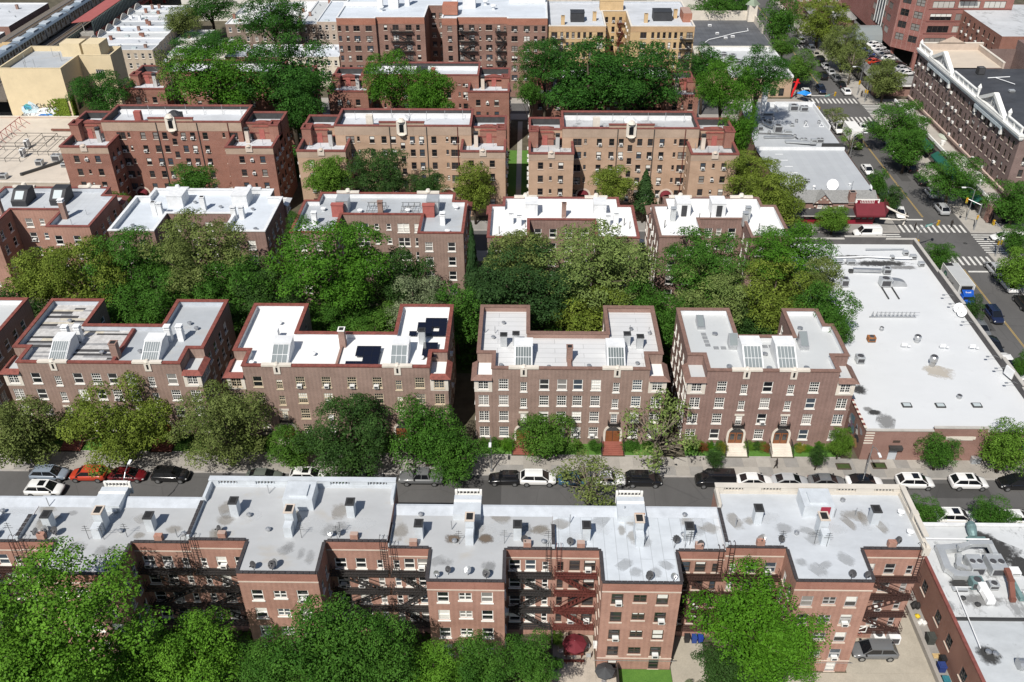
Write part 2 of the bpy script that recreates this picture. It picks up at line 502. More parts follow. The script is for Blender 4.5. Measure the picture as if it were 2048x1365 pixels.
def wall(mb, root, p0, p1, z0, z1, wins=(), m=0, mrev=None, depth=.13):
 d = Vector((p1[0] - p0[0], p1[1] - p0[1])); L = d.length; d /= L; nrm = Vector((d.y, -d.x))
 ang = math.atan2(d.y, d.x)
 def P(u, z, e=0.): return (p0[0] + d.x * u - nrm.x * e, p0[1] + d.y * u - nrm.y * e, z)
 wins = [w for w in wins if w[0] - w[2] / 2 > .02 and w[0] + w[2] / 2 < L - .02]
 us = sorted({0., L} | {round(w[0] - w[2] / 2, 4) for w in wins} | {round(w[0] + w[2] / 2, 4) for w in wins})
 zs = sorted({z0, z1} | {round(w[1], 4) for w in wins} | {round(w[1] + w[3], 4) for w in wins})
 zs = [z for z in zs if z0 <= z <= z1]
 rects = [(w[0] - w[2] / 2, w[0] + w[2] / 2, w[1], w[1] + w[3]) for w in wins]
 for i in range(len(us) - 1):
  uc = (us[i] + us[i + 1]) / 2; run = None
  for j in range(len(zs) - 1):
   zc = (zs[j] + zs[j + 1]) / 2
   hole = any(a < uc < b and c < zc < e for a, b, c, e in rects)
   if hole:
    if run is not None: mb.quad(P(us[i], run), P(us[i + 1], run), P(us[i + 1], zs[j]), P(us[i], zs[j]), m); run = None
   elif run is None: run = zs[j]
  if run is not None: mb.quad(P(us[i], run), P(us[i + 1], run), P(us[i + 1], z1), P(us[i], z1), m)
 mr = m if mrev is None else mrev
 for (a, b, c, e), w in zip(rects, wins):
  mb.quad(P(a, c), P(a, e), P(a, e, depth), P(a, c, depth), mr); mb.quad(P(b, e), P(b, c), P(b, c, depth), P(b, e, depth), mr)
  mb.quad(P(a, e), P(b, e), P(b, e, depth), P(a, e, depth), mr); mb.quad(P(b, c), P(a, c), P(a, c, depth), P(b, c, depth), mr)
  st = w[4]
  if st == 'hole': continue
  put_window(root, P(w[0], w[1]), ang, w[2], w[3], st, **(w[5] if len(w) > 5 else {}))
def ring(mb, poly, d_out, d_in, z0, z1, m=0):
 o = offset(poly, d_out); i = offset(poly, -d_in); n = len(poly)
 for k in range(n):
  a, b, c, e = o[k], o[(k + 1) % n], i[(k + 1) % n], i[k]
  mb.quad((*a, z1), (*b, z1), (*c, z1), (*e, z1), m)
  mb.quad((*a, z0), (*b, z0), (*b, z1), (*a, z1), m)
  mb.quad((*c, z0), (*e, z0), (*e, z1), (*c, z1), m)
  mb.quad((*b, z0), (*a, z0), (*e, z0), (*c, z0), m)
def block(root, poly, z0, ztop, zroof, t, wallm, inm, copm, roofm, wins={}, coping=(.08, .06, .13), mrev=None, name='wall', skip=()):
 mb = MB(); n = len(poly)
 for k in range(n):
  if k in skip: continue
  wall(mb, root, poly[k], poly[(k + 1) % n], z0, ztop, wins.get(k, ()), 0)
 inn = offset(poly, -t)
 for k in range(n):
  a, b = inn[k], inn[(k + 1) % n]
  mb.quad((*b, zroof), (*a, zroof), (*a, ztop), (*b, ztop), 1)
  if not coping:
   o1, o2 = poly[k], poly[(k + 1) % n]; mb.quad((*o1, ztop), (*o2, ztop), (*b, ztop), (*a, ztop), 0)
 mb.build(name, [wallm, inm], root)
 if coping:
  c = MB(); ring(c, poly, coping[0], t + coping[1], ztop, ztop + coping[2]); c.build('coping', copm, root)
 r = MB(); r.poly([(x, y, zroof) for x, y in inn]); r.build('roof', roofm, root)
def rows(us, zs, w, h, style, **kw):
 return [(u, z, w, h, style, kw) for u in us for z in zs]
GALV = plain('galvanised_metal', (.5, .51, .52), .38, .75, var=.15)
DARKM = plain('dark_metal', (.06, .06, .06), .5, .3)
HOLE_SHADE = plain('opening_shade', (.015, .015, .016), .9)  # near-black colour standing in for the shade inside flues and niches
def vent(root, x, y, z, r=.14, h=.5, m=None):
 b = MB(); b.frustum((x, y), r, r, z, z + h * .6, 8); b.frustum((x, y), r * 1.9, r * 1.9, z + h * .6, z + h * .8, 8, base=True); b.frustum((x, y), r * 1.9, .02, z + h * .8, z + h, 8)
 return b.build('roof_vent', m or GALV, root)
def flue(root, x, y, z, w, d, h, m, cap=True, capm=None, name='chimney'):
 b = MB(); b.box(x - w / 2, x + w / 2, y - d / 2, y + d / 2, z, z + h)
 o = b.build(name, m, root)
 c = MB()
 if cap == 'hood':
  c.box(x - w / 2 - .05, x + w / 2 + .05, y - d / 2 - .05, y + d / 2 + .05, z + h, z + h + .1)
  for sx in (-1, 1):
   for sy in (-1, 1): c.box(x + sx * w * .4 - .04, x + sx * w * .4 + .04, y + sy * d * .4 - .04, y + sy * d * .4 + .04, z + h + .1, z + h + .38)
  c.box(x - w / 2 - .06, x + w / 2 + .06, y - d / 2 - .06, y + d / 2 + .06, z + h + .38, z + h + .46)
 elif cap:
  c.box(x - w / 2 - .06, x + w / 2 + .06, y - d / 2 - .06, y + d / 2 + .06, z + h, z + h + .12)
  c.box(x - w / 2 + .1, x + w / 2 - .1, y - d / 2 + .1, y + d / 2 - .1, z + h + .12, z + h + .125, 1, skip='d')  # flat plate on the cap, flue-mouth shade put into its colour
 if cap: c.build('chimney_cap', [capm or m, HOLE_SHADE], o)
 return o
def pipe(root, x, y, z, h=1.2, r=.05, m=None):
 b = MB(); b.frustum((x, y), r, r, z, z + h, 6); return b.build('vent_pipe', m or GALV, root)
def dish(root, x, y, z, r=.38, az=0., el=.6):
 b = MB(); c = Vector((x, y, z + .75)); d = Vector((math.sin(az) * math.cos(el), -math.cos(az) * math.cos(el), math.sin(el)))
 u = d.cross(Vector((0, 0, 1))).normalized(); v = u.cross(d)
 n = 10; i = len(b.v); b.v.append(tuple(c - d * .1))
 for k in range(n):
  a = 2 * math.pi * k / n; b.v.append(tuple(c + u * r * math.cos(a) + v * r * 1.1 * math.sin(a)))
 for k in range(n):
  b.f.append((i, i + 1 + k, i + 1 + (k + 1) % n)); b.m.append(0)
 b.bar((x, y, z), tuple(c - d * .08), .05, m=1); b.bar(tuple(c - v * r), tuple(c + d * .4), .025, m=1)
 b.obox(c + d * .42, u * .05, v * .05, d * .07, 1)
 return b.build('satellite_dish', [ACG if rnd.random() < .5 else GALV, DARKM], root)
# ------------------------------------------------------------------ setting: ground, roads, pavements, markings, lawns
EARTH = plain('earth', (.085, .075, .05), .95, var=.4, vscale=.5)
def asphalt_mat(name, c):
 m, nt, b, o = _new(name)
 p = _pos(nt)
 f = _ramp(nt, _noise(nt, _mapv(nt, p, .12, .05, 1), 1.0, 6, .7), .3, .7)
 col = _mix(nt, f, tuple(x * .8 for x in c), tuple(x * 1.25 for x in c))
 f2 = _ramp(nt, _noise(nt, p, .55, 7, .75), .6, .68)
 col = _mix(nt, _mul(nt, f2, .35), col, tuple(x * .5 for x in c))
 vo = nt.nodes.new('ShaderNodeTexVoronoi'); vo.feature = 'DISTANCE_TO_EDGE'; vo.inputs['Scale'].default_value = .16
 nt.links.new(_mapv(nt, p, 1, 1, 0), vo.inputs['Vector'])
 cr = _ramp(nt, vo.outputs['Distance'], .012, .004)
 col = _mix(nt, _mul(nt, cr, .22), col, (.02, .02, .02))
 f3 = _ramp(nt, _noise(nt, p, 22, 2, .6), .4, .65)
 col = _mix(nt, _mul(nt, f3, .22), col, tuple(x * 1.9 for x in c))
 nt.links.new(col, b.inputs['Base Color']); b.inputs['Roughness'].default_value = .9; b.inputs['Specular IOR Level'].default_value = .25
 MATS[name] = m
 return m
ASPH = asphalt_mat('asphalt', (.085, .083, .082))
CONC = plain('concrete', (.31, .29, .262), .9, var=.13, vscale=.5, fine=.15)
CONC2 = plain('concrete_pale', (.36, .338, .305), .9, var=.1, vscale=.7, fine=.15)
CONC3 = plain('concrete_grey', (.26, .25, .235), .9, var=.14, vscale=.6, fine=.18)
KERB = plain('kerb_stone', (.36, .34, .32), .9, var=.15)
LAWN = lawn_mat('lawn', (.06, .16, .018), (.10, .22, .03))
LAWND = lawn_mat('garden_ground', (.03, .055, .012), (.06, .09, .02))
b = MB(); b.quad((-700, -120, 0), (700, -120, 0), (700, 1100, 0), (-700, 1100, 0))
structure(b.build('ground', EARTH))
AX0, AX1 = 70.0, 83.0
ST = [(77.3, 85.9), (145.0, 153.0), (214.0, 221.5)]
zr = .004
b = MB(); b.quad((AX0, -40, zr), (AX1, -40, zr), (AX1, 460, zr), (AX0, 460, zr)); structure(b.build('avenue', ASPH))
for y0, y1 in ST:
 b = MB()
 for x0, x1 in ((-260, AX0), (AX1, 260)): b.quad((x0, y0, zr), (x1, y0, zr), (x1, y1, zr), (x0, y1, zr))
 structure(b.build('street', ASPH))
def pavement(x0, x1, y0, y1, kerb='', m=None):
 mb = MB(); k = .16
 a = [x0 + (k if 'l' in kerb else 0), x1 - (k if 'r' in kerb else 0), y0 + (k if 'f' in kerb else 0), y1 - (k if 'b' in kerb else 0)]
 mb.box(a[0], a[1], a[2], a[3], 0, .12, skip='d')
 p = structure(mb.build('pavement', m or CONC))
 kb = MB()
 if 'f' in kerb: kb.box(x0, x1, y0, y0 + k, 0, .135, skip='d')
 if 'b' in kerb: kb.box(x0, x1, y1 - k, y1, 0, .135, skip='d')
 if 'l' in kerb: kb.box(x0, x0 + k, a[2], a[3], 0, .135, skip='d')
 if 'r' in kerb: kb.box(x1 - k, x1, a[2], a[3], 0, .135, skip='d')
 kb.build('kerb', KERB, p)
 return p
pvN = pavement(-200, AX0, 85.9, 89.6, 'fr')
pavement(-200, AX0, 73.6, 77.3, 'br')
pavement(-200, AX0, 141.2, 145.0, 'br')
pavement(-200, AX0, 153.0, 157.0, 'fr', CONC3)
pavement(-200, AX0, 210.2, 214.0, 'br')
pavement(-200, AX0, 221.5, 225.0, 'fr')
for y0, y1 in ((-40, 73.6), (89.6, 141.2), (157.0, 210.2), (225.0, 460)):
 pavement(66.7, AX0, y0, y1, 'r', CONC3)
for y0, y1 in ((-40, 73.6), (89.6, 141.2), (157.0, 210.2), (225.0, 460)):
 pavement(AX1, 87.6, y0, y1, 'l', CONC2)
for y0, y1, k in ((73.6, 77.3, 'bl'), (85.9, 89.6, 'fl'), (141.2, 145, 'bl'), (153, 157, 'fl'), (210.2, 214, 'bl'), (221.5, 225, 'fl')):
 pavement(AX1, 200, y0, y1, k, CONC2)
flag = MB(); flag.box(-.88, .88, -.86, .86, .12, .137, skip='d'); fme = flag.mesh('paving_slab'); fme.materials.append(CONC)
FM = [CONC, CONC, CONC2, CONC3, CONC]
x = -67.0
while x < 66:
 for y in (86.97, 88.72):
  inst('paving_slab', fme, pvN, (x, y, 0), mats=[rnd.choice(FM)])
 x += 1.78
RPAINT = plain('road_paint', (.62, .61, .58), .8, var=.2, vscale=2.0, fine=.3)
YPAINT = plain('yellow_road_paint', (.42, .29, .09), .8, var=.15, vscale=1.5, fine=.25)
zm = .009
b = MB()
for y0, y1 in ((-40, 71), (90.5, 139.5), (159.5, 208.5), (228.5, 460)):
 for dx in (-.15, .05): b.quad((76.45 + dx, y0, zm), (76.55 + dx, y0, zm), (76.55 + dx, y1, zm), (76.45 + dx, y1, zm))
structure(b.build('centre_line', YPAINT))
def crossing(x0, x1, y0, y1, along, n):
 s = MB()
 if along == 'y':
  st = (x1 - x0) / n; w = st * .42
  s.quad((-w / 2, 0, 0), (w / 2, 0, 0), (w / 2, y1 - y0, 0), (-w / 2, y1 - y0, 0))
 else:
  st = (y1 - y0) / n; w = st * .42
  s.quad((0, -w / 2, 0), (x1 - x0, -w / 2, 0), (x1 - x0, w / 2, 0), (0, w / 2, 0))
 me = s.mesh('stripe'); me.materials.append(RPAINT)
 root = bpy.data.objects.new('pedestrian_crossing', None); COL.objects.link(root); root.location = (x0, y0, zm); WORLDLOC[root.name] = (x0, y0, zm)
 structure(root)
 for k in range(n):
  c = (k + .5) * st
  inst('stripe', me, root, (x0 + c, y0, zm) if along == 'y' else (x0, y0 + c, zm))
crossing(70.3, 82.8, 153.2, 156.3, 'y', 12)
crossing(70.3, 82.8, 140.9, 144.0, 'y', 12)
crossing(82.9, 86.6, 145.2, 152.7, 'x', 9)
crossing(66.4, 69.6, 145.2, 152.7, 'x', 9)
crossing(70.3, 82.8, 222.2, 225.6, 'y', 12)
crossing(70.3, 82.8, 209.6, 212.8, 'y', 12)
crossing(83.2, 87.6, 214.2, 221.2, 'x', 7)
crossing(70.3, 82.8, 86.4, 89.4, 'y', 12)
crossing(70.3, 82.8, 73.8, 76.8, 'y', 12)
crossing(70.3, 82.8, 268.0, 271.0, 'y', 12)
b = MB()
for xa, xb, y in ((70.4, 76.1, 158.2), (77.0, 82.8, 138.4), (77, 82.8, 207.4), (70.4, 76.1, 227.6)): b.quad((xa, y, zm), (xb, y, zm), (xb, y + .5, zm), (xa, y + .5, zm))
structure(b.build('stop_line', RPAINT))
APATCH = asphalt_mat('asphalt_patch', (.055, .054, .053))
b = MB()
for x0, x1, y0, y1 in ((77.2, 81.5, 241, 252), (78.5, 82, 256, 262), (71, 74, 120, 131), (-30, -24, 79, 82.5), (20, 27, 78.2, 80.2), (50.5, 58, 82.6, 85.2), (-8, -3, 80, 85), (78, 80, 176, 186)):
 b.quad((x0, y0, .0075), (x1, y0, .0075), (x1, y1, .0075), (x0, y1, .0075))
structure(b.build('asphalt_patch', APATCH))
for x, y in ((79.5, 166), (73.5, 98), (-18, 80.5), (12.5, 83), (46, 80.8), (75, 148.5), (80.5, 149), (64, 155)):
 q = MB(); q.frustum((x, y), .38, .38, .004 if y not in (155,) else .12, .014 if y not in (155,) else .135, 14); structure(q.build('manhole_cover', DARKM))
b = MB()
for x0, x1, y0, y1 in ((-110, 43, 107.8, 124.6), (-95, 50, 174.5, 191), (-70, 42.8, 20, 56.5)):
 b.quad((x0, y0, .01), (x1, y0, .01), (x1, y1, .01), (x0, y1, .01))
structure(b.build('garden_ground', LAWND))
# ------------------------------------------------------------------ brick apartment houses
BR_TAPESTRY = brick('tapestry_brick', (.178, .113, .09), (.245, .16, .128), stripe=.1, pale=.4)
BR_TAP2 = brick('tapestry_brick_dark', (.155, .088, .074), (.215, .125, .104), stripe=.1, pale=.35)
BR_RED = brick('red_brick', (.20, .075, .052), (.26, .105, .07), pale=.18)
BR_REAR = brick('rear_brick', (.27, .13, .095), (.35, .185, .138), pale=.5, stripe=.08)
BR_TANB = brick('tan_brick', (.36, .235, .16), (.42, .285, .20), mortar=(.4, .33, .26), pale=.3, streak=.25)
BR_TANT = brick('tan_brick_frieze', (.33, .235, .175), (.37, .27, .20), pale=.3)
BR_YEL = brick('yellow_brick', (.47, .315, .15), (.53, .37, .19), pale=.25, streak=.3)
BR_PARA = brick('orange_brick', (.29, .10, .06), (.34, .13, .08), pale=.2)
TILE_RED = plain('red_clay_tile', (.205, .062, .048), .8, var=.35, vscale=2.2, fine=.3)
TILE_BRN = plain('brown_clay_tile', (.21, .125, .10), .75, var=.22, vscale=2.5, fine=.3)
TILE_WHT = plain('white_coated_coping', (.66, .67, .68), .6, var=.12, vscale=1.5)
COP_RED = plain('red_painted_coping', (.20, .065, .054), .8, var=.3, vscale=1.5, fine=.2)
R_WHITE = roofing('white_roof', (.72, .72, .71), stain_amt=.18, patch=.04)
R_WHITE2 = roofing('white_felt_roof', (.56, .565, .57), stain_amt=.28, seams=(1.05, 7.5), patch=.06)
R_SILVER = roofing('silver_roof', (.37, .393, .417), stain_amt=.4, patch=.1, puddle=.25)
R_SILVERP = roofing('pale_silver_roof', (.47, .495, .52), stain_amt=.25, patch=.1, seams=(1.0, 9.0, 'y', .85))
R_STREAK = roofing('patched_roof', (.50, .49, .48), stain_amt=.35, seams=(.95, 5.0, 'x', .28), patch=.25, black=.3)
R_GREYW = roofing('pale_grey_roof', (.47, .487, .495), stain_amt=.28, patch=.05)
R_BLUE = roofing('bluish_white_roof', (.52, .56, .61), stain_amt=.3, patch=.1)
IN_WHITE = plain('white_parapet', (.66, .67, .68), .7, var=.1, vscale=.7)
IN_SILVER = plain('silver_parapet', (.45, .48, .52), .6, var=.14, vscale=.7)
IN_BRICK = brick('parapet_brick', (.20, .115, .09), (.27, .16, .13), pale=.5)
IN_DARK = plain('tarred_parapet', (.045, .045, .047), .85, var=.3, vscale=1.0)
OAK = plain('varnished_oak', (.20, .075, .03), .45, var=.2, vscale=3.0)
IRON = plain('wrought_iron', (.022, .02, .02), .55, .3)
RUST2 = plain('dark_rusty_iron', (.05, .024, .02), .7, .1, var=.3, vscale=2.0)
RUST = plain('red_rusty_iron', (.115, .03, .024), .7, .1, var=.3, vscale=2.0)
BLKIRON = plain('black_painted_iron', (.035, .033, .033), .65, .1, var=.2)
STEPRED = plain('red_painted_step', (.25, .085, .062), .8, var=.15)
GLZ = glass('skylight_glass', (.2, .225, .23), .2)
GLZW = glass('frosted_skylight', (.45, .50, .51), .3)

def skylight(root, x, y, z, w=2.3, d=3.6, h=1.5, wm=None, steep=.62, dark=False, bars=7):
 wm = wm or IN_WHITE
 x0, x1 = x - w / 2, x + w / 2; yb = y + d; ym = y + d * steep
 b = MB(); zt = z + h
 b.quad((x0, y, z), (x0, y, z + .3), (x0, ym, zt), (x0, ym, z)); b.quad((x0, ym, z), (x0, ym, zt), (x0, yb, zt), (x0, yb, z))
 b.quad((x1, y, z + .3), (x1, y, z), (x1, ym, z), (x1, ym, zt)); b.quad((x1, ym, zt), (x1, ym, z), (x1, yb, z), (x1, yb, zt))
 b.quad((x0, y, z), (x1, y, z), (x1, y, z + .3), (x0, y, z + .3)); b.quad((x1, yb, z), (x0, yb, z), (x0, yb, zt), (x1, yb, zt))
 b.quad((x0, ym, zt), (x1, ym, zt), (x1, yb, zt), (x0, yb, zt)); b.quad((x0, y, z + .3), (x1, y, z + .3), (x1, ym, zt), (x0, ym, zt))
 b.box(x0 - .06, x1 + .06, ym - .05, yb + .08, zt + .004, zt + .1)
 o = b.build('skylight_box', wm, root)
 s = Vector((0, ym - y, h - .3)); sn = Vector((0, -(h - .3), ym - y)).normalized()
 def P(u, v, e): q = Vector((x0 + u * w, y, z + .3)) + s * v + sn * e; return tuple(q)
 g = MB(); g.quad(P(.08, .05, .03), P(.92, .05, .03), P(.92, .95, .03), P(.08, .95, .03)); g.build('glazing', glass('dim_skylight', (.13, .15, .15), .2) if dark else GLZ, o)
 fr = MB()
 for k in range(bars + 1):
  u = .06 + .88 * k / bars; fr.bar(P(u, .03, .05), P(u, .97, .05), .07 if k in (0, bars) else .045, .07)
 for v in (.04, .5, .96): fr.bar(P(.04, v, .05), P(.96, v, .05), .06, .07)
 fr.build('glazing_bars', wm, o)
 return o
def hatch(root, x, y, z, w=1.0, d=2.0, h=1.1, m=None):
 b = MB(); x0, x1 = x - w / 2, x + w / 2
 b.quad((x0, y, z), (x1, y, z), (x1, y, z + h * .35), (x0, y, z + h * .35)); b.quad((x1, y + d, z), (x0, y + d, z), (x0, y + d, z + h), (x1, y + d, z + h))
 b.quad((x0, y + d, z), (x0, y, z), (x0, y, z + h * .35), (x0, y + d, z + h)); b.quad((x1, y, z), (x1, y + d, z), (x1, y + d, z + h), (x1, y, z + h * .35))
 b.quad((x0, y, z + h * .35), (x1, y, z + h * .35), (x1, y + d, z + h), (x0, y + d, z + h))
 o = b.build('roof_hatch', m or GALV, root)
 g = MB(); k = .1
 g.quad((x0 + k, y + k, z + h * .35 + .07), (x1 - k, y + k, z + h * .35 + .07), (x1 - k, y + d - k, z + h + .0), (x0 + k, y + d - k, z + h + .0)); g.build('glazing', GLZ, o)
 return o
def entrance(root, x, y, stepm, doorm=OAK, glassy=False, steps=5, yend=89.8):
 zs = .7; b = MB(); n = 10; r = .95; zc = zs + 1.55
 pin = [(x + r, zs)] + [(x + r * math.cos(math.pi * k / n), zc + r * math.sin(math.pi * k / n)) for k in range(n + 1)] + [(x - r, zs)]
 ro = r + .28
 pout = [(x + ro, zs)] + [(x + ro * math.cos(math.pi * k / n), zc + ro * math.sin(math.pi * k / n)) for k in range(n + 1)] + [(x - ro, zs)]
 yo, yi = y - .1, y - .005
 for k in range(len(pin) - 1):
  a, c, e, f = pout[k], pout[k + 1], pin[k + 1], pin[k]
  b.quad((a[0], yo, a[1]), (f[0], yo, f[1]), (e[0], yo, e[1]), (c[0], yo, c[1])); b.quad((a[0], yi, a[1]), (a[0], yo, a[1]), (c[0], yo, c[1]), (c[0], yi, c[1]))
  b.quad((f[0], yo, f[1]), (f[0], yi, f[1]), (e[0], yi, e[1]), (e[0], yo, e[1]))
 b.box(x - .16, x + .16, y - .17, y, zc + r - .02, zc + r + .5)
 e = b.build('entrance', STONE, root)
 d = MB(); d.poly([(p[0], y - .02, p[1]) for p in reversed(pin)]); d.build('fanlight', PANES[1], e)
 for s in (-1, 1):
  q = MB(); q.box(x + (.04 if s > 0 else -r + .06), x + (r - .06 if s > 0 else -.04), y - .075, y - .025, zs, zs + 1.75)
  if glassy: q.box(x + (.2 if s > 0 else -r + .2), x + (r - .2 if s > 0 else -.2), y - .08, y - .076, zs + .6, zs + 1.6, 1)
  else:
   for zz in (.15, .75, 1.25): q.box(x + (.2 if s > 0 else -r + .2), x + (r - .2 if s > 0 else -.2), y - .09, y - .076, zs + zz, zs + zz + .4)
  q.build('door', [doorm, PANES[1]], e)
 st = MB(); w = 1.35
 run = (y - .9 - yend) / steps
 st.box(x - w, x + w, y - .9, y - .001, .11, zs - .01, skip='d')
 for k in range(steps):
  zt = zs - .01 - (zs - .14) * (k + 1) / (steps + 1); y1 = y - .9 - run * k
  st.box(x - w, x + w, y1 - run, y1 - .001, .11, zt, skip='d')
 st.build('steps', stepm, e)
 rl = MB()
 for s in (-1, 1):
  xx = x + s * (w + .06)
  rl.bar((xx, y - .1, zs + .85), (xx, y - .9, zs + .85), .05); rl.bar((xx, y - .9, zs + .85), (xx, yend, .95), .05)
  for k in range(8):
   yy = y - .15 - (y - .15 - yend) * k / 7; zb = .1; zt = zs + .85 if yy > y - .9 else .95 + (zs - .1) * (yy - yend) / max(.1, (y - .9 - yend))
   rl.bar((xx, yy, zb), (xx, yy, zt), .03)
 rl.build('railing', IRON, e)
 return e
def balconette(root, x, y, z, w=1.5):
 b = MB(); b.box(x - w / 2, x + w / 2, y - .5, y - .001, z - .1, z)
 for k in range(13):
  xx = x - w / 2 + w * k / 12; b.bar((xx, y - .48, z), (xx, y - .48, z + .6), .03)
 for s in (-1, 1):
  for yy in (-.48, -.32, -.16): b.bar((x + s * w / 2, y + yy, z), (x + s * w / 2, y + yy, z + .6), .03)
  b.bar((x + s * w / 2, y - .48, z + .6), (x + s * w / 2, y, z + .6), .05)
  b.bar((x + s * w * .35, y - .4, z - .1), (x + s * w * .35, y - .02, z - .55), .07)
 b.bar((x - w / 2, y - .48, z + .6), (x + w / 2, y - .48, z + .6), .05)
 return b.build('balconette', IRON, root)
def tablet(root, x, y, z, s=1.0):
 b = MB(); b.box(x - .42 * s, x + .42 * s, y - .12, y + .3, z - 1.25 * s, z + .15 * s); b.frustum((x, y + .09), .36 * s, .2 * s, z + .15 * s, z + .45 * s, 8)
 b.box(x - .62 * s, x + .62 * s, y - .1, y + .25, z - .05, z + .1)
 o = b.build('stone_niche', STONE, root)
 q = MB(); q.box(x - .13 * s, x + .13 * s, y - .135, y - .121, z - .95 * s, z - .2 * s); q.build('niche_shade', HOLE_SHADE, o)  # dark plate on solid stone, painting the shade of a recess
def tiled_eave(root, poly, z0, z1, out, inn, m):
 b = MB()
 for k in range(len(poly) - 1):
  p, q = Vector(poly[k]), Vector(poly[k + 1]); d = (q - p).normalized(); n = Vector((d.y, -d.x))
  a0 = p + n * out - d * (out if k > 0 else 0); a1 = q + n * out + d * (out if k < len(poly) - 2 else 0)
  if k > 0: a0 = p + n * out
  a0 = p + n * out + (-d * out if k > 0 else Vector((0, 0))); a1 = q + n * out + (d * out if k < len(poly) - 2 else Vector((0, 0)))
  i0 = p - n * inn + (d * inn if k > 0 else Vector((0, 0))); i1 = q - n * inn - (d * inn if k < len(poly) - 2 else Vector((0, 0)))
  b.quad((*a0, z0), (*a1, z0), (*i1, z1), (*i0, z1)); b.quad((*a1, z0), (*a0, z0), (*p, z0 - .02), (*q, z0 - .02))
  b.quad((*i0, z1), (*i1, z1), (*i1, z1 - .4), (*i0, z1 - .4))
 return b.build('tiled_eave', m, root)
W4 = [9.17, 6.57, 3.97, 1.36]
def apartment2(label, x0, x1, xa, xb, yf, yr, yn, cols, stairs, tile, roofm, inm, wallm=BR_TAPESTRY, frame=WHITE, bay=2.0, jog=None, left_win=True, stepm=STONE, glassy=False, acs=.08, plainw=.3):
 root = thing('apartment_building', label, 'building', (x0, yf, 0), group='garden apartment buildings')
 yb = yf + 3.4; ZT, ZR = 12.45, 11.7
 poly = [(x0 + bay, yf), (x1 - bay, yf), (x1 - bay, yb), (x1, yb)]
 if jog: poly += [(x1, jog[1]), (x1 - jog[0], jog[1]), (x1 - jog[0], yr)]
 else: poly += [(x1, yr)]
 poly += [(xb, yr), (xb, yn), (xa, yn), (xa, yr), (x0, yr), (x0, yb), (x0 + bay, yb)]
 rr = random.Random(int(abs(x0) * 10))
 front = []
 for c in cols:
  for z in W4: front.append((c - x0 - bay, z, 1.22, 1.66, 'dhp' if rr.random() < plainw else 'dh', dict(frame=frame, sillm=frame, ac=acs, blind=.3, rr=rr)))
 for c in stairs:
  for z in (8.85, 6.25, 3.75): front.append((c - x0 - bay, z, .82, 1.5, 'dh', dict(frame=frame, sillm=frame, blind=.15, rr=rr)))
 for c in (cols[0], cols[-1]): front.append((c - x0 - bay, .15, .7, .55, 'slot', dict(frame=GREYF, sill=False, blind=0)))
 side = []
 L = (jog[1] if jog else yr) - yb
 for u in [1.6 + 2.35 * k for k in range(int((L - 1) / 2.35))]:
  for z in W4: side.append((u, z, 1.1, 1.6, 'dhp', dict(frame=frame, sillm=frame, ac=.12, blind=.3, rr=rr)))
 nl = len(poly)
 lw = []
 for u in [1.4 + 2.35 * k for k in range(int((yr - yb - 1) / 2.35))]:
  for z in W4: lw.append((u, z, 1.1, 1.6, 'dhp', dict(frame=frame, sillm=frame, ac=.12, blind=.4, rr=rr)))
 wn = {0: front, 3: side, nl - 3: lw}
 court = [(u, z, 1.1, 1.6, 'dhp', dict(frame=frame, sillm=frame)) for u in (1.6, 4.4) for z in W4[:3]]
 ib = poly.index((xb, yr)); wn[ib] = court; wn[ib + 1] = [(u, z, 1.1, 1.6, 'dhp', dict(frame=frame, sillm=frame)) for u in (1.5, (xb - xa) / 2, xb - xa - 1.5) for z in W4]; wn[ib + 2] = court
 block(root, poly, 0, ZT, ZR, .32, wallm, inm, tile, roofm, wn, coping=(.1, .1, .16))
 # corner bays
 for s in (-1, 1):
  bx0, bx1 = (x0 - .25, x0 + bay - .002) if s < 0 else (x1 - bay + .002, x1 + .25)
  bp = [(bx0, yf - .02), (bx1, yf - .02), (bx1, yb + .25 if s > 0 else yb - .002), (bx0, yb - .002 if s > 0 else yb + .25)]
  bp = [(bx0, yf - .02), (bx1, yf - .02), (bx1, yb - .003), (bx0, yb - .003)]
  cw = [((bx1 - bx0) * .5, z, 1.3, 1.66, 'cas', dict(frame=frame, sillm=frame, blind=.1, rr=rr)) for z in W4]
  sw = [(u, z, 1.2, 1.66, 'cas', dict(frame=frame, sillm=frame, blind=.1, rr=rr)) for u in (.95, 2.45) for z in W4]
  mb = MB(); zt = 11.0
  for k in range(4): wall(mb, root, bp[k], bp[(k + 1) % 4], 0, zt, {0: cw, 1: sw if s > 0 else [], 3: sw if s < 0 else []}.get(k, []), 0)
  mb.build('sun_room_bay', wallm, root)
  tr = MB()
  if s > 0: tr.box(bx0 + .05, bx1 + .03, yf - .05, yf - .021, 8.85, 11.0); tr.box(bx1 + .001, bx1 + .03, yf - .02, yb, 8.85, 11.0)
  else: tr.box(bx0 - .03, bx1 - .05, yf - .05, yf - .021, 8.85, 11.0); tr.box(bx0 - .03, bx0 - .001, yf - .02, yb, 8.85, 11.0)
  # stone facing leaves the windows free
  st = MB()
  def face(p, q, wl, e):
   wall(st, root, p, q, 8.8, 11.0, [(u, z, w + .02, h + .02, 'hole') for u, z, w, h, *_ in wl if 8.8 < z < 11], 0, depth=.04)
  face((bx0 - (.035 if s < 0 else 0), yf - .055), (bx1 + (.035 if s > 0 else 0), yf - .055), [(c[0] + (.035 if s < 0 else 0), c[1], c[2], c[3]) for c in cw], .03)
  if s > 0: face((bx1 + .035, yf - .055), (bx1 + .035, yb), [(c[0] + .035, *c[1:4]) for c in sw], .03)
  else: face((bx0 - .035, yb), (bx0 - .035, yf - .055), [(c[0], *c[1:4]) for c in sw], .03)
  st.build('stone_facing', STONE, root)
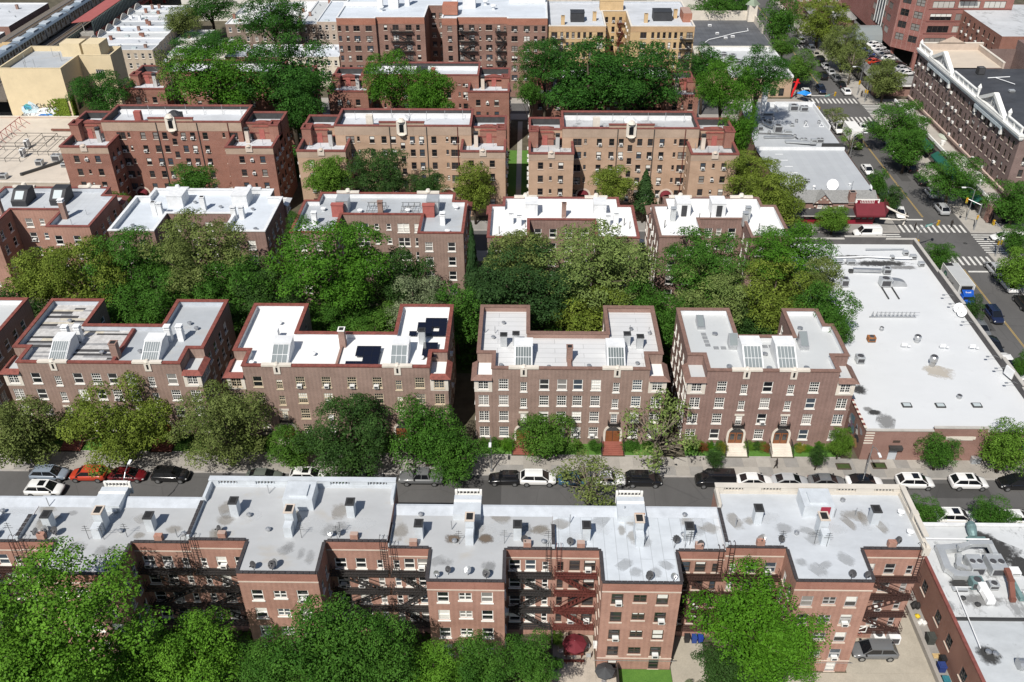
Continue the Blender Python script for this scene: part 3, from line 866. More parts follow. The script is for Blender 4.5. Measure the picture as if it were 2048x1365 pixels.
  rf = MB(); rf.quad((bx0, yf, zt - .1), (bx1, yf, zt - .1), (bx1, yb, zt - .1), (bx0, yb, zt - .1)); rf.build('bay_roof', R_WHITE if roofm in (R_WHITE, R_WHITE2) else R_GREYW, root)
  ch = [(bx0, yf - .02), (bx1, yf - .02), (bx1, yb - .01)] if s > 0 else [(bx0, yb - .01), (bx0, yf - .02), (bx1, yf - .02)]
  tiled_eave(root, ch, 10.85, 11.3, .42, .3, tile)
 for c in stairs:
  entrance(root, c, yf, stepm, glassy=glassy); balconette(root, c, yf, 3.72); tablet(root, c, yf, ZT + .1)
  lb = MB(); lb.box(c - .62, c + .62, yf - .05, yf - .002, 5.3, 5.6); lb.build('lintel', STONE, root)
  pl = MB(); pl.box(c - 1.9, c + 1.9, yf - .13, yf + .42, ZT + .02, ZT + .3); pl.build('stone_coping', STONE, root)
 return root
AP = {}
AP[1] = apartment2('striped-roof brick apartment building with red tile coping, second from left along the street', -66.9, -41.95, -59.5, -49.1, 92.6, 107.75, 101.4,
 [-63.03, -57.59, -55.21, -53.08, -50.8, -45.43], [-60.27, -48.15], TILE_RED, R_SILVER, IN_SILVER, stepm=STEPRED, plainw=.6)
AP[2] = apartment2('brick apartment building with white roof carrying black solar panels', -37.95, -10.2, -30.45, -17.5, 92.2, 106.85, 99.9,
 [-34.31, -28.84, -25.51, -22.22, -18.98, -13.55], [-31.56, -16.25], TILE_RED, R_WHITE, IN_WHITE, frame=TAN, acs=.35, plainw=.1)
AP[3] = apartment2('brick apartment building with seamed white felt roof and brick-lined parapet', -6.3, 17.55, .4, 10.7, 92.05, 106.8, 100.3,
 [-2.86, 2.32, 4.59, 6.6, 8.9, 14.12], [-.29, 11.48], TILE_BRN, R_WHITE2, IN_BRICK, stepm=STEPRED, plainw=.25)
AP[4] = apartment2('dark brick apartment building with two white skylights, beside the big white store roof', 20.75, 41.25, 27.9, 35.25, 91.9, 106.35, 99.8,
 [24.8, 30.59, 36.43], [27.66, 33.56], TILE_BRN, R_GREYW, IN_WHITE, wallm=BR_TAP2, jog=(1.15, 102.6), glassy=True, plainw=.35)
AP[0] = apartment2('brick apartment building cut by the left edge of the picture along the street', -97, -70.4, -89, -78.5, 92.8, 107.9, 101.4,
 [-74.3, -78.5, -82, -85, -88, -93], [-76.4, -90.5], TILE_RED, R_GREYW, IN_WHITE)
Z = 11.7
FELT = [plain('felt_' + n, c, .85, var=.25, vscale=1.2, fine=.2) for n, c in (('black', (.055, .053, .055)), ('grey', (.27, .27, .275)), ('pale', (.48, .47, .46)), ('buff', (.5, .46, .38)))]
fr_ = random.Random(4); y = 93.1; k = 0
while y < 107.2:
 h_ = fr_.uniform(.3, .62); x0_ = -64.4 if y < 96 else -66.4; x1_ = -59.9 if y > 101.2 else -53.3
 while x0_ < x1_ - .4:
  e_ = min(x1_, x0_ + fr_.uniform(1.2, 5.5)); q = MB(); q.box(x0_, e_ - .02, y, y + h_, Z, Z + .012 + .004 * (k % 2), skip='d'); q.build('felt_strip', FELT[fr_.choice((0, 2) if k % 2 else (1, 2, 2, 3 if y > 98 else 1))], AP[1]); x0_ = e_
 y += h_ + .01; k += 1
for r, xs in ((1, (-60.2, -48.25)), (2, (-31.5, -16.25)), (3, (-.35, 11.45))):
 for x in xs: skylight(AP[r], x, {1: 93.3, 2: 92.9, 3: 92.75}[r], Z, 2.3, 4.4, 1.9, dark=(r == 3), bars={1: 7, 2: 3, 3: 6}[r])
for x in (28.75, 33.0): skylight(AP[4], x, 92.5, Z, 2.5, 5.0, 2.2, bars=5)
WCH = plain('white_chimney', (.72, .73, .74), .65, var=.08)
LG = plain('grey_metal_box', (.55, .57, .58), .45, .5, var=.1)
def pair(root, x, y, m=WCH, h=1.9, w=.75, dx=1.55):
 for k in (0, 1): flue(root, x + k * dx, y + k * .12, Z, w, w, h, m, 'hood' if m is WCH and h < 2.0 else True)
pair(AP[1], -60.9, 98.7); pair(AP[1], -47.4, 98.9)
flue(AP[1], -53.0, 94.9, Z, .9, .9, 2.3, IN_BRICK, True)
b = MB(); b.box(-53.2, -52.75, 92.95, 101.0, Z, Z + .5); b.build('party_parapet', COP_RED, AP[1])
for x, y in ((-55.2, 95.6), (-50.3, 95.9), (-45.9, 102.6), (-44.6, 101.4), (-62.5, 103)): vent(AP[1], x, y, Z, .17, .6)
flue(AP[2], -33.2, 99.2, Z, .8, .75, 1.7, WCH, False); flue(AP[2], -13.7, 98.6, Z, .85, .8, 2.1, LG, True, DARKM)
flue(AP[2], -24.1, 97.9, Z, .8, .9, 2.6, IN_BRICK, True, WHITE)
b = MB(); b.box(-24.35, -24.05, 92.55, 97.4, Z, Z + .35); b.build('party_parapet', IN_BRICK, AP[2])
for x, y in ((-33.6, 102.8), (-27.6, 95.6), (-13.5, 94.9), (-35.1, 93.6), (-21.6, 96)): vent(AP[2], x, y, Z, .2, .6, WCH)
SOLAR = glass('solar_cell', (.006, .007, .016), .12)
SFR = plain('anodised_frame', (.03, .03, .035), .4, .6)
def solar(root, cells, x, y, z, w=1.05, d=1.0, tilt=.1):
 b = MB(); b.box(-w / 2, w / 2, -d / 2, d / 2, 0, .04, 1); b.quad((-w / 2 + .02, -d / 2 + .02, .043), (w / 2 - .02, -d / 2 + .02, .043), (w / 2 - .02, d / 2 - .02, .043), (-w / 2 + .02, d / 2 - .02, .043), 0)
 me = b.mesh('solar_panel'); me.materials.append(SOLAR); me.materials.append(SFR)
 for i, j in cells:
  o = inst('solar_panel', me, root, (x + i * w, y + j * d * math.cos(tilt), z + .35 + j * d * math.sin(tilt))); o.rotation_euler = (tilt, 0, 0)
  for dx in (-.4, .4):
   q = MB(); q.box(x + i * w + dx - .03, x + i * w + dx + .03, y + j * d - .03, y + j * d + .03, z, z + .32 + j * d * math.sin(tilt)); q.build('panel_leg', SFR, root)
solar(AP[2], [(0, 0), (1, 0), (2, 0), (3, 0), (2, 1), (3, 1), (1, 2), (2, 2), (3, 2), (1, 3), (2, 3), (3, 3)], -22.55, 93.4, Z)
solar(AP[2], [(0, 0), (1, 0), (2, 0), (0, 1), (2, 1), (0, 2), (1, 2), (2, 2), (0, 3), (1, 3), (2, 3), (-1, 1), (-1, 2), (-2, 0)], -13.2, 100.4, Z, .98, .95)
solar(AP[2], [(0, 0), (1, 0), (0, 1), (1, 1), (0, 2), (1, 2)], -13.0, 95.6, Z, .95, .95)
for x, y in ((-2.95, 98.2), (-1.35, 98.5), (13.2, 98.6), (14.85, 98.0)): flue(AP[3], x, y, Z, .85, .75, 1.75, LG, True, DARKM)
flue(AP[3], 5.55, 95.0, Z, .75, .8, 2.1, IN_BRICK, True, IN_BRICK);
b = MB(); b.box(5.25, 5.75, 92.4, 94.5, Z, Z + .6); b.build('party_parapet', IN_BRICK, AP[3])
for x, y in ((-3.1, 103.3), (-3.2, 93.5), (2.9, 93.2), (8.0, 93.5), (14.2, 94.1), (14.1, 102), (-4.4, 99.8), (16.5, 101)): vent(AP[3], x, y, Z, .15, .5)
for x in (-5.5, -4.2, 13.9, 16.4): pipe(AP[3], x, 100.2 + rnd.random() * 2, Z, 1.1)
hatch(AP[4], 23.6, 102.3, Z); hatch(AP[4], 27.1, 97.6, Z, 1.2, 1.6, 1.6); hatch(AP[4], 36.3, 97.6, Z, 1.1, 2.0, 1.7)
for x, y in ((25.2, 101), (36.9, 102.5), (36.5, 99.9), (30.9, 96.4), (25.8, 93.6), (35.5, 93.4), (30.8, 93.3)): vent(AP[4], x, y, Z, .2, .45)
PAVER = plain('roof_paver', (.22, .23, .24), .9, var=.15)
pv = MB(); pv.box(-.33, .33, -.33, .33, 0, .05, skip='d'); pme = pv.mesh('walk_pad'); pme.materials.append(PAVER)
for k in range(4): inst('walk_pad', pme, AP[4], (23.75 + .05 * k, 101.2 - .85 * k, Z + .002))
for k in range(8): inst('walk_pad', pme, AP[4], (24.9 + .95 * k if k < 2 else 28.8 + .85 * (k - 2), 98.0 if k < 2 else 98.4, Z + .002))

# ------------------------------------------------------------------ second row: the same houses turned round, wings to the garden
def apartment3(label, x0, x1, xa, xb, yg, ys, yn, tile, roofm, inm, wallm, rec_cols, wing_cols, frame=WHITE, bay=2.2, ZT=13.25, ZR=12.45, jag=0, side='dhp', rwall=None):
 root = thing('apartment_building', label, 'building', (x0, yg, 0), group='garden apartment buildings')
 yb = ys - 3.0
 poly = [(x0, yg), (xa, yg), (xa, yn), (xb, yn), (xb, yg), (x1, yg), (x1, yb), (x1 - bay, yb), (x1 - bay, ys), (x0 + bay, ys), (x0 + bay, yb), (x0, yb)]
 zs = [10.05, 7.43, 4.8, 2.2]
 rr = random.Random(int(abs(x0) * 10) + 3)
 wn = {2: [], 0: [], 4: []}
 for c, w, st in rec_cols:
  for z in zs: wn[2].append((c - xa, z + (.45 if w < .9 else 0), w, 1.1 if w < .9 else 1.6, st, dict(frame=frame, sillm=frame, ac=.15, blind=.35, rr=rr)))
 for c, w, st in wing_cols:
  e, o = (0, x0) if c < (xa + xb) / 2 else (4, xb)
  for z in zs: wn[e].append((c - o, z, w, 1.6, st, dict(frame=frame, sillm=frame, ac=.15, blind=.3, rr=rr)))
 L = yb - yg
 wn[5] = [(u, z, 1.1, 1.6, side, dict(frame=frame, sillm=frame, ac=.15, rr=rr)) for u in (1.6, 4.2, 6.8, 9.4) if u < L - .8 for z in zs]
 wn[11] = [(u, z, 1.1, 1.6, side, dict(frame=frame, sillm=frame, ac=.15, rr=rr)) for u in (1.6, 4.2, 6.8, 9.4) if u < L - .8 for z in zs]
 wn[1] = [(u, z, 1.0, 1.6, side, dict(frame=frame, sillm=frame)) for u in (1.6, 4.4) if u < yn - yg - .8 for z in zs]
 wn[3] = [(u, z, 1.0, 1.6, side, dict(frame=frame, sillm=frame)) for u in (1.6, 4.4) if u < yn - yg - .8 for z in zs]
 block(root, poly, 0, ZT, ZR, .3, wallm, inm, tile, roofm, wn, coping=(.09, .08, .15))
 for s in (-1, 1):
  bx0, bx1 = (x0 - .25, x0 + bay - .002) if s < 0 else (x1 - bay + .002, x1 + .25)
  mb = MB(); bp = [(bx0, yb + .003), (bx1, yb + .003), (bx1, ys), (bx0, ys)]
  sw = [(u, z, 1.2, 1.66, 'cas', dict(frame=frame, sillm=frame, blind=.1, rr=rr)) for u in (.9, 2.2) for z in zs]
  for k in range(4): wall(mb, root, bp[k], bp[(k + 1) % 4], 0, 11.6, {1: sw if s > 0 else [], 3: sw if s < 0 else []}.get(k, []), 0)
  mb.build('sun_room_bay', wallm, root)
  rf = MB(); rf.quad((bx0, yb, 11.5), (bx1, yb, 11.5), (bx1, ys, 11.5), (bx0, ys, 11.5)); rf.build('bay_roof', R_WHITE if roofm is R_WHITE else R_GREYW, root)
  ch = [(bx1, yb + .02), (bx1, ys), (bx0, ys)] if s > 0 else [(bx1, ys), (bx0, ys), (bx0, yb + .02)]
  tiled_eave(root, ch, 11.5, 11.95, .4, .3, tile)
 for c in ((x0 * .75 + x1 * .25), (x0 * .25 + x1 * .75)):
  pl = MB(); pl.box(c - 1.9, c + 1.9, ys - .42, ys + .12, ZT + .1, ZT + .42); pl.frustum((c, ys - .15), .5, .3, ZT + .42, ZT + .85, 10); pl.build('stone_coping', STONE if tile is not TILE_WHT else TILE_WHT, root)
 return root
B3 = {}
B3[1] = apartment3('red-coped brick apartment building with two black skylight boxes at the left edge', -92.5, -69.7, -85.2, -76.7, 128.3, 142.9, 134.3, COP_RED, R_SILVERP, IN_SILVER, BR_REAR,
 [(-82.8, 1.2, 'dhp'), (-80.6, .8, 'slot'), (-78.3, 1.1, 'dhp')], [(-75.2, 1.2, 'dhp'), (-72.2, 1.2, 'dhp'), (-88, 1.2, 'dhp'), (-90.6, 1.2, 'dhp')])
B3[2] = apartment3('dark brick apartment building with silver-white roof and whitened parapets above the garden trees', -66.2, -41.3, -58.9, -47.9, 127.0, 142.4, 133.2, TILE_WHT, R_BLUE, IN_WHITE, BR_TAP2,
 [(-57.6, 1.1, 'dhp'), (-55.1, 1.1, 'dhp'), (-52.4, 1.1, 'dhp'), (-49.5, 1.1, 'dhp')], [(-43.7, 1.2, 'dh'), (-46.3, 1.2, 'dhp'), (-61, 1.2, 'dhp'), (-64, 1.2, 'dhp')])
B3[3] = apartment3('brick apartment building with red chimneys and pipe frames on its silver roof', -37.3, -10.0, -30.2, -17.15, 126.7, 141.2, 133.1, TILE_RED, R_SILVER, IN_WHITE, BR_TAPESTRY,
 [(-27.0, 1.95, 'dbl'), (-24.7, .75, 'slot'), (-22.7, .75, 'slot'), (-20.3, 1.95, 'dbl'), (-18.0, 1.0, 'dhp')], [(-15.5, 1.2, 'dh3'), (-11.9, 1.2, 'dhp'), (-33, 1.2, 'dhp'), (-35.6, 1.2, 'dhp')])
B3[4] = apartment3('apartment building with bright white roof and red coping above the round pale tree', -6.2, 17.45, .35, 10.75, 125.4, 139.7, 131.5, COP_RED, R_WHITE, IN_WHITE, BR_TAP2,
 [(1.75, 1.15, 'dhp'), (4.2, 1.15, 'dhp'), (6.75, 1.15, 'dhp'), (9.4, 1.15, 'dhp')], [(-4.4, 1.2, 'dhp'), (-1.4, 1.2, 'dhp'), (12.8, 1.2, 'dhp'), (15.6, 1.2, 'dhp')])
B3[5] = apartment3('apartment building with bright white roof and dark coping beside the restaurant', 20.6, 41.0, 27.6, 34.8, 125.8, 140.0, 132.0, TILE_BRN, R_WHITE, IN_WHITE, BR_TAP2,
 [(29.4, 1.3, 'cas'), (31.1, .8, 'dhp'), (33.2, 1.25, 'dhp')], [(22.8, 1.2, 'dhp'), (25.5, 1.2, 'dhp'), (36.4, 1.2, 'dhp')])
Z3 = 12.45
BLKBOX = plain('black_tarred_box', (.035, .036, .04), .6, var=.25)
PINKP = plain('pink_red_paint', (.33, .10, .085), .8, var=.15, vscale=1.5)
def bulk(root, x, y, w, d, h, m, z=Z3, door=None, doorm=None, lip=.08, name='stair_bulkhead'):
 b = MB(); b.box(x - w / 2, x + w / 2, y, y + d, z, z + h); b.box(x - w / 2 - lip, x + w / 2 + lip, y - lip, y + d + lip, z + h + .003, z + h + .1)
 o = b.build(name, m, root)
 if door is not None:
  q = MB(); q.box(x + door - .45, x + door + .45, y - .06, y - .004, z + .05, z + 2.0); q.build('door', doorm, o)
 return o
for x, y in ((-85.2, 137.0), (-78.9, 137.4)):
 b = MB(); w = 1.25
 b.prism([(x - w, y), (x + w, y), (x + w, y + 3.6), (x - w, y + 3.6)], Z3, Z3 + 1.0); b.quad((x - w, y, Z3 + 1.0), (x + w, y, Z3 + 1.0), (x + w, y + 1.8, Z3 + 2.3), (x - w, y + 1.8, Z3 + 2.3))
 b.quad((x + w, y + 1.8, Z3 + 2.3), (x + w, y + 3.6, Z3 + 2.3), (x - w, y + 3.6, Z3 + 2.3), (x - w, y + 1.8, Z3 + 2.3)); b.box(x - w, x + w, y + 1.8, y + 3.6, Z3 + 1.0, Z3 + 2.3, skip='dt')
 b.poly([(x - w, y, Z3 + 1), (x - w, y + 1.8, Z3 + 2.3), (x - w, y + 1.8, Z3 + 1)]); b.poly([(x + w, y, Z3 + 1), (x + w, y + 1.8, Z3 + 1), (x + w, y + 1.8, Z3 + 2.3)])
 o = b.build('skylight_box', BLKBOX, B3[1]); q = MB(); q.quad((x - .7, y - .0 + .25, Z3 + 1.22), (x + .7, y + .25, Z3 + 1.22), (x + .7, y + 1.55, Z3 + 2.16), (x - .7, y + 1.55, Z3 + 2.16)); q.build('glazing', GLZW, o)
flue(B3[1], -75.6, 132.8, Z3, .8, .8, 3.0, IN_BRICK, 'hood', WCH); flue(B3[1], -86.9, 134.2, Z3, .8, .8, 2.4, IN_BRICK, True)
for x, y in ((-72.6, 134), (-80, 135.2), (-73.6, 130.5)): pipe(B3[1], x, y, Z3, 1.0)
for x, y, w, d, h in ((-58.8, 137.0, 2.6, 3.2, 2.0), (-48.0, 137.2, 2.6, 3.2, 2.1)): bulk(B3[2], x, y, w, d, h, TILE_WHT)
for x, y, h in ((-61.3, 134.3, 2.2), (-60.2, 133.9, 1.9), (-53.8, 136.2, 2.3), (-47.8, 132.9, 1.8), (-46.6, 133.2, 1.7)): flue(B3[2], x, y, Z3, .8, .75, h, TILE_WHT, 'hood' if h < 2.1 else True)
for x, y in ((-56, 138.5), (-51.2, 136.8), (-45.6, 136), (-57.5, 134.6), (-63.5, 130), (-62, 128.6), (-45.3, 128.6), (-43.4, 129)): vent(B3[2], x, y, Z3, .18, .5)
for x in (-31.0, -16.1):
 bulk(B3[3], x, 133.7, 1.9, .9, 2.1, PINKP, name='chimney_stack'); bulk(B3[3], x + .55, 135.0, 1.9, 2.6, 2.2, LG)
flue(B3[3], -24.0, 134.3, Z3, .8, .8, 2.2, IN_BRICK, 'hood', IN_BRICK)
for x, y in ((-34.3, 131.3), (-13.6, 131.3)): flue(B3[3], x, y, Z3, .8, .8, 1.7, WCH, 'hood')
for x, y in ((-27.6, 135.4), (-19.7, 135.6), (-35.4, 129), (-12.6, 128.3), (-11.8, 136.8), (-33.8, 136)): vent(B3[3], x, y, Z3, .25, .7, WCH)
for x0 in (-26.6, -20.9):
 b = MB()
 for k in range(4):
  xx = x0 + .95 * k; b.bar((xx, 134.4, Z3), (xx + .25, 137.2, Z3 + 1.0), .05); b.bar((xx, 134.4, Z3), (xx, 134.4, Z3 + .5), .05); b.bar((xx + .25, 137.2, Z3), (xx + .25, 137.2, Z3 + 1.0), .05)
 for y, z in ((134.4, .05), (135.4, .35), (136.4, .7), (137.2, 1.0)): b.bar((x0, y, Z3 + z), (x0 + 3.1, y, Z3 + z), .05)
 b.build('pipe_frame', DARKM, B3[3])
for x in (.7, 11.9): bulk(B3[4], x, 134.2, 2.0, 2.6, 2.2, IN_WHITE, door=.1, doorm=WCH)
for x, y in ((-2.6, 131.6), (-1.3, 131.0), (12.9, 131.0), (14.3, 131.8)): flue(B3[4], x, y, Z3, .78, .7, 1.7, WCH, 'hood')
flue(B3[4], 6.0, 134.2, Z3, .7, .7, 2.4, IN_BRICK, True)
b = MB(); b.box(5.85, 6.2, 131.9, 133.7, Z3, Z3 + .3); b.build('party_parapet', IN_BRICK, B3[4])
for x, y in ((-4.4, 128.2), (15.6, 131.2), (16.4, 130.1), (-.3, 130.4), (11.1, 129)): pipe(B3[4], x, y, Z3, 1.3, .06, DARKM)
for x, d in ((25.5, .1), (31.2, .1)): bulk(B3[5], x, 134.5, 2.3, 2.8, 2.3, IN_WHITE, door=d, doorm=BLKBOX)
for x, y in ((23.6, 133.0), (35.7, 133.5), (34.9, 131.5)): flue(B3[5], x, y, Z3, .8, .8, 1.9, LG, 'hood', LG)
for x, y in ((27.9, 133), (29.7, 133.2), (36.8, 129.5), (22, 130.5)): pipe(B3[5], x, y, Z3, 1.4, .06, DARKM)
for x, y in ((23, 128.6), (32.4, 135.5), (38.6, 131)): vent(B3[5], x, y, Z3, .2, .5, WCH)
# ------------------------------------------------------------------ far rows of winged apartment houses
R_FAR = roofing('far_silver_roof', (.50, .52, .55), stain_amt=.3, patch=.14)
R_WORN = roofing('worn_roof', (.42, .43, .44), stain_amt=.5, patch=.2, black=.5)
def hip(root, x0, x1, y0, y1, z, h, m, over=.12):
 b = MB(); x0 -= over; x1 += over; y0 -= over; y1 += over; ym = (y0 + y1) / 2; k = min((y1 - y0) / 2, (x1 - x0) * .35)
 a, c = (x0 + k, ym, z + h), (x1 - k, ym, z + h)
 b.quad((x0, y0, z), (x1, y0, z), c, a); b.quad((x1, y1, z), (x0, y1, z), a, c); b.poly([(x0, y1, z), (x0, y0, z), a]); b.poly([(x1, y0, z), (x1, y1, z), c])
 b.quad((x0, y1, z), (x1, y1, z), (x1, y0, z), (x0, y0, z))
 return b.build('hipped_roof', m, root)
def winged(label, group, xl0, xl1, xr0, xr1, xm0, xm1, y, dz, wallm, frieze, cop, roofm, mcols, mnarrow, mpair, stair, lcols, rcols, frame=BROWN, ac=.45, cupola=True, medal=False, seed=1, raise_x=None, sillm=SILL, up=2.75, niche=True):
 root = thing('apartment_building', label, 'building', (xl0, y, 0), group=group)
 rr = random.Random(seed)
 ym = y + 5.7; yk = y + 14.6; ZW, ZM = 13.15 + dz, 13.15 + up + dz
 def kw(a=ac): return dict(frame=frame, sillm=sillm, ac=a, blind=.3, rr=rr)
 wz = [10.15 + dz - 2.65 * k for k in range(4)]; mz = [12.5 + dz - 2.65 * k for k in range(5)]
 for side, (x0, x1, cols) in (('l', (xl0, xl1, lcols)), ('r', (xr0, xr1, rcols))):
  # wing
  yw = y + 7.4
  poly = [(x0, y), (x1, y), (x1, yw), (x0, yw)]
  fr = []
  for c, w in cols:
   for z in wz: fr.append((c - x0, z + (.35 if w < .8 else 0), w, 1.35 if w > .8 else .85, 'dhp' if w > .8 else 'slot', kw(.25)))
  inner = [(u, z, 1.0, 1.35, 'dhp', kw()) for u in (1.5, 3.9) for z in wz]
  outer = [(u, z, 1.0, 1.35, 'dhp', kw()) for u in (1.5, 4.0, 6.2) for z in wz]
  block(root, poly, 0, ZW, ZW - 1.15, .3, wallm, IN_DARK, cop, roofm, {0: fr, 1: outer if side == 'r' else inner, 3: inner if side == 'r' else outer}, coping=(.12, .05, .28), name='wing_wall')
  kb = MB(); kb.box(x0 + .33, x1 - .33, y + .33, y + .95, ZW - 1.15, ZW - .75, skip='d'); kb.build('roof_flashing', IN_WHITE, root)
  fz = MB(); fz.box(x0 - .02, x1 + .02, y - .025, y - .004, ZW - 1.25, ZW - .02, skip='b'); fz.build('frieze', frieze, root)
  if medal:
   q = MB(); cx = (x0 + x1) / 2; q.box(cx - .62, cx + .62, y - .2, y + .25, ZW - .75, ZW + .34); q.frustum((cx, y), .5, .32, ZW + .34, ZW + .62, 8); q.build('cartouche', SILL, root)
  # side body behind the wing and its stair bulkhead
  sx0, sx1 = (x0 + 2.3, xm0 + .0) if side == 'l' else (xm1, x1 - 2.3)
  sb = [(min(x0, x0), yw + .003), (xm0 - .003, yw + .003), (xm0 - .003, yk - 1.2), (x0, yk - 1.2)] if side == 'l' else [(xm1 + .003, yw + .003), (x1, yw + .003), (x1, yk - 1.2), (xm1 + .003, yk - 1.2)]
  if sb[1][0] - sb[0][0] > 1:
   ow = [(u, z, 1.0, 1.35, 'dhp', kw()) for u in (1.6, 4.2) for z in wz]
   block(root, sb, 0, ZM - .9, ZM - 2.1, .3, wallm, IN_DARK, cop, roofm, {1: ow if side == 'r' else [], 3: ow if side == 'l' else []}, coping=(.12, .05, .24), name='side_wall')
  hx0, hx1 = (xm0 - 5.0, xm0 - 1.6) if side == 'l' else (xm1 + 1.6, xm1 + 5.0)
  hb = MB(); hb.box(hx0, hx1, yw - .35, yw + 2.6, ZW - 1.15, ZM - 1.35); hbo = hb.build('stair_bulkhead', BR_RED, root)
  hip(hbo, hx0, hx1, yw - .35, yw + 2.6, ZM - 1.35, .75, TILE_RED)
  q = MB(); q.box((hx0 + hx1) / 2 - .5, (hx0 + hx1) / 2 + .5, yw - .42, yw - .355, ZW - 1.1, ZW + .85); q.build('door', PINKP, hbo)
  # deep outer parapet stub
  px0, px1 = (x0, x0 + 1.75) if side == 'l' else (x1 - 1.75, x1)
  block(root, [(px0 - .004, yw - 1.9), (px1, yw - 1.9), (px1, yw + .6), (px0 - .004 if side == 'l' else px0, yw + .6)], ZW - 1.0, ZM - .55, ZW - .6, .28, BR_RED, BR_RED, cop, roofm, {}, coping=(.1, .05, .22), name='parapet_pier')
  flue(root, (xm0 - .9) if side == 'l' else (xm1 + .9), y + 5.4, ZW - 1.15, .75, .75, 2.5, GREYF if side == 'l' else SILL, 'hood', DARKM)
  for k in range(3): pipe(root, x0 + 1.5 + 2.2 * k, y + 2.5 + rr.random() * 3, ZW - 1.15, 1.3, .045)
 poly = [(xm0, ym), (xm1, ym), (xm1, yk), (xm0, yk)]
 fr = []
 for c in mcols:
  for z in mz: fr.append((c - xm0, z, .98, 1.4, 'dhp', kw()))
 for c in mnarrow:
  for z in mz: fr.append((c - xm0, z + .4, .5, .95, 'slot', kw(0)))
 for c in mpair:
  for z in mz: fr.append((c - xm0, z, 1.65, 1.4, 'dbl', kw()))
 for z in mz: fr.append((stair - xm0, z - 1.15, .9, 1.3, 'dhp', kw(0)))
 block(root, poly, 0, ZM, ZM - 1.2, .3, wallm, IN_DARK, cop, roofm, {0: fr}, coping=(.1, .05, .24))
 kb = MB(); kb.box(xm0 + .34, xm1 - .34, yk - 1.3, yk - .34, ZM - 1.2, ZM - .62, skip='d'); kb.build('roof_flashing', IN_WHITE, root)
 fz = MB(); fz.box(xm0 + .01, xm1 - .01, ym - .03, ym - .004, ZM - 1.75, ZM - .02, skip='b'); fz.build('frieze', frieze, root)
 if not niche:
  bulk(root, stair, ym + 1.6, 2.4, 2.4, 1.9, BLKBOX, z=ZM - 1.2); flue(root, stair + 2.6, ym + 1.6, ZM - 1.2, .9, .9, 2.4, PINKP, False)
  return root
 rx0, rx1 = raise_x or (stair - 4.2, stair + 4.3)
 b = MB(); b.box(rx0, rx1, ym - .06, ym + .38, ZM - .05, ZM + .72); b.box(rx0 - .1, rx1 + .1, ym - .16, ym + .44, ZM + .723, ZM + .9, 1); b.build('raised_parapet', [frieze, cop], root)
 # niche over the stair line
 b = MB(); b.box(stair - .95, stair + .95, ym - .32, ym - .062, ZM - 1.5, ZM + 1.05); b.frustum((stair, ym - .1), .8, .45, ZM + 1.05, ZM + 1.6, 10); b.frustum((stair, ym - .3), .15, .75, ZM - 2.1, ZM - 1.5, 10)
 o = b.build('stone_niche', STONE, root)
 q = MB(); q.box(stair - .42, stair + .42, ym - .36, ym - .33, ZM - 1.1, ZM + .45); q.build('niche_window', PANES[0], o)
 b = MB(); b.box(stair - 1.2, stair + 1.2, ym + 1.2, ym + 3.8, ZM - 1.2, ZM + .75); b.frustum((stair, ym + 2.5), 1.3, .5, ZM + .75, ZM + 1.35, 8); b.build('lift_house', IN_WHITE if cupola else BLKBOX, root)
 flue(root, xm0 + 6.5, ym + 2.2, ZM - 1.2, 1.3, 1.0, 2.6, STONE if wallm is BR_TANB else PINKP, False)
 for k in range(7): pipe(root, xm0 + 3 + (xm1 - xm0 - 5) * k / 6, ym + 5.5 + rr.random() * 2, ZM - 1.2, 1.5 + rr.random() * .6, .04, GALV)
 for x in (xm0 + 10.5, xm1 - 8.5, xm1 - 2.6):
  d = MB(); d.box(x - .07, x + .07, ym - .16, ym - .031, 0.2, ZM - .1); d.build('drainpipe', DARKM if x < xm1 - 4 else RUST, root)
 return root
gr4 = 'winged apartment buildings'
B41 = winged('red brick winged apartment building nearest the graffiti wall', gr4, -87.5, -78.5, -56.4, -47.5, -81.3, -54.5, 159, .75, BR_RED, BR_TANT, COP_RED, R_FAR,
 [-73.8, -71.4, -69.6, -66.0, -64.2, -61.8], [-76.5, -58.2], [-78.0, -56.3], -67.9, [(-84.9, 1.0), (-83.0, .5), (-80.9, 1.0)], [(-53.6, 1.0), (-51.7, .5), (-49.7, 1.0)], cupola=False, seed=41, medal=True)
B42 = winged('tan brick winged apartment building left of the green walkway', gr4, -43.1, -34.0, -12.5, -4.15, -36.8, -10.75, 159, .1, BR_TANB, BR_TANT, COP_RED, R_FAR,
 [-29.8, -27.5, -25.7, -22.05, -20.3, -17.95], [-32.4, -15.4], [-34.0, -13.9], -23.95, [(-40.6, 1.0), (-38.6, .5), (-36.6, 1.0)], [(-10.55, 1.0), (-8.6, .5), (-6.6, 1.0)], seed=42, medal=True)
B43 = winged('tan brick winged apartment building right of the green walkway', gr4, .26, 8.6, 30.4, 39.2, 6.6, 32.5, 159, -.25, BR_TANB, BR_TANT, COP_RED, R_WORN,
 [13.7, 16.05, 17.85, 21.4, 23.4, 25.65], [11.05, 28.15], [9.5, 29.7], 19.6, [(2.45, 1.0), (4.35, .5), (6.25, 1.0)], [(32.8, 1.0), (34.75, .5), (36.7, 1.0)], seed=43, medal=True)
B51 = winged('dark red winged apartment building behind the left group of garden trees', gr4, -88.3, -79.0, -57.5, -48.2, -82.0, -55.0, 192.3, .3, BR_RED, BR_RED, COP_RED, R_FAR,
 [-74, -71.5, -69.5, -66, -64, -61.8], [-77, -58.5], [-79.4, -57], -68, [(-85.3, 1.0), (-83.6, .5), (-81.6, 1.0)], [(-55, 1.0), (-53, .5), (-51, 1.0)], seed=51, up=1.75, niche=False)
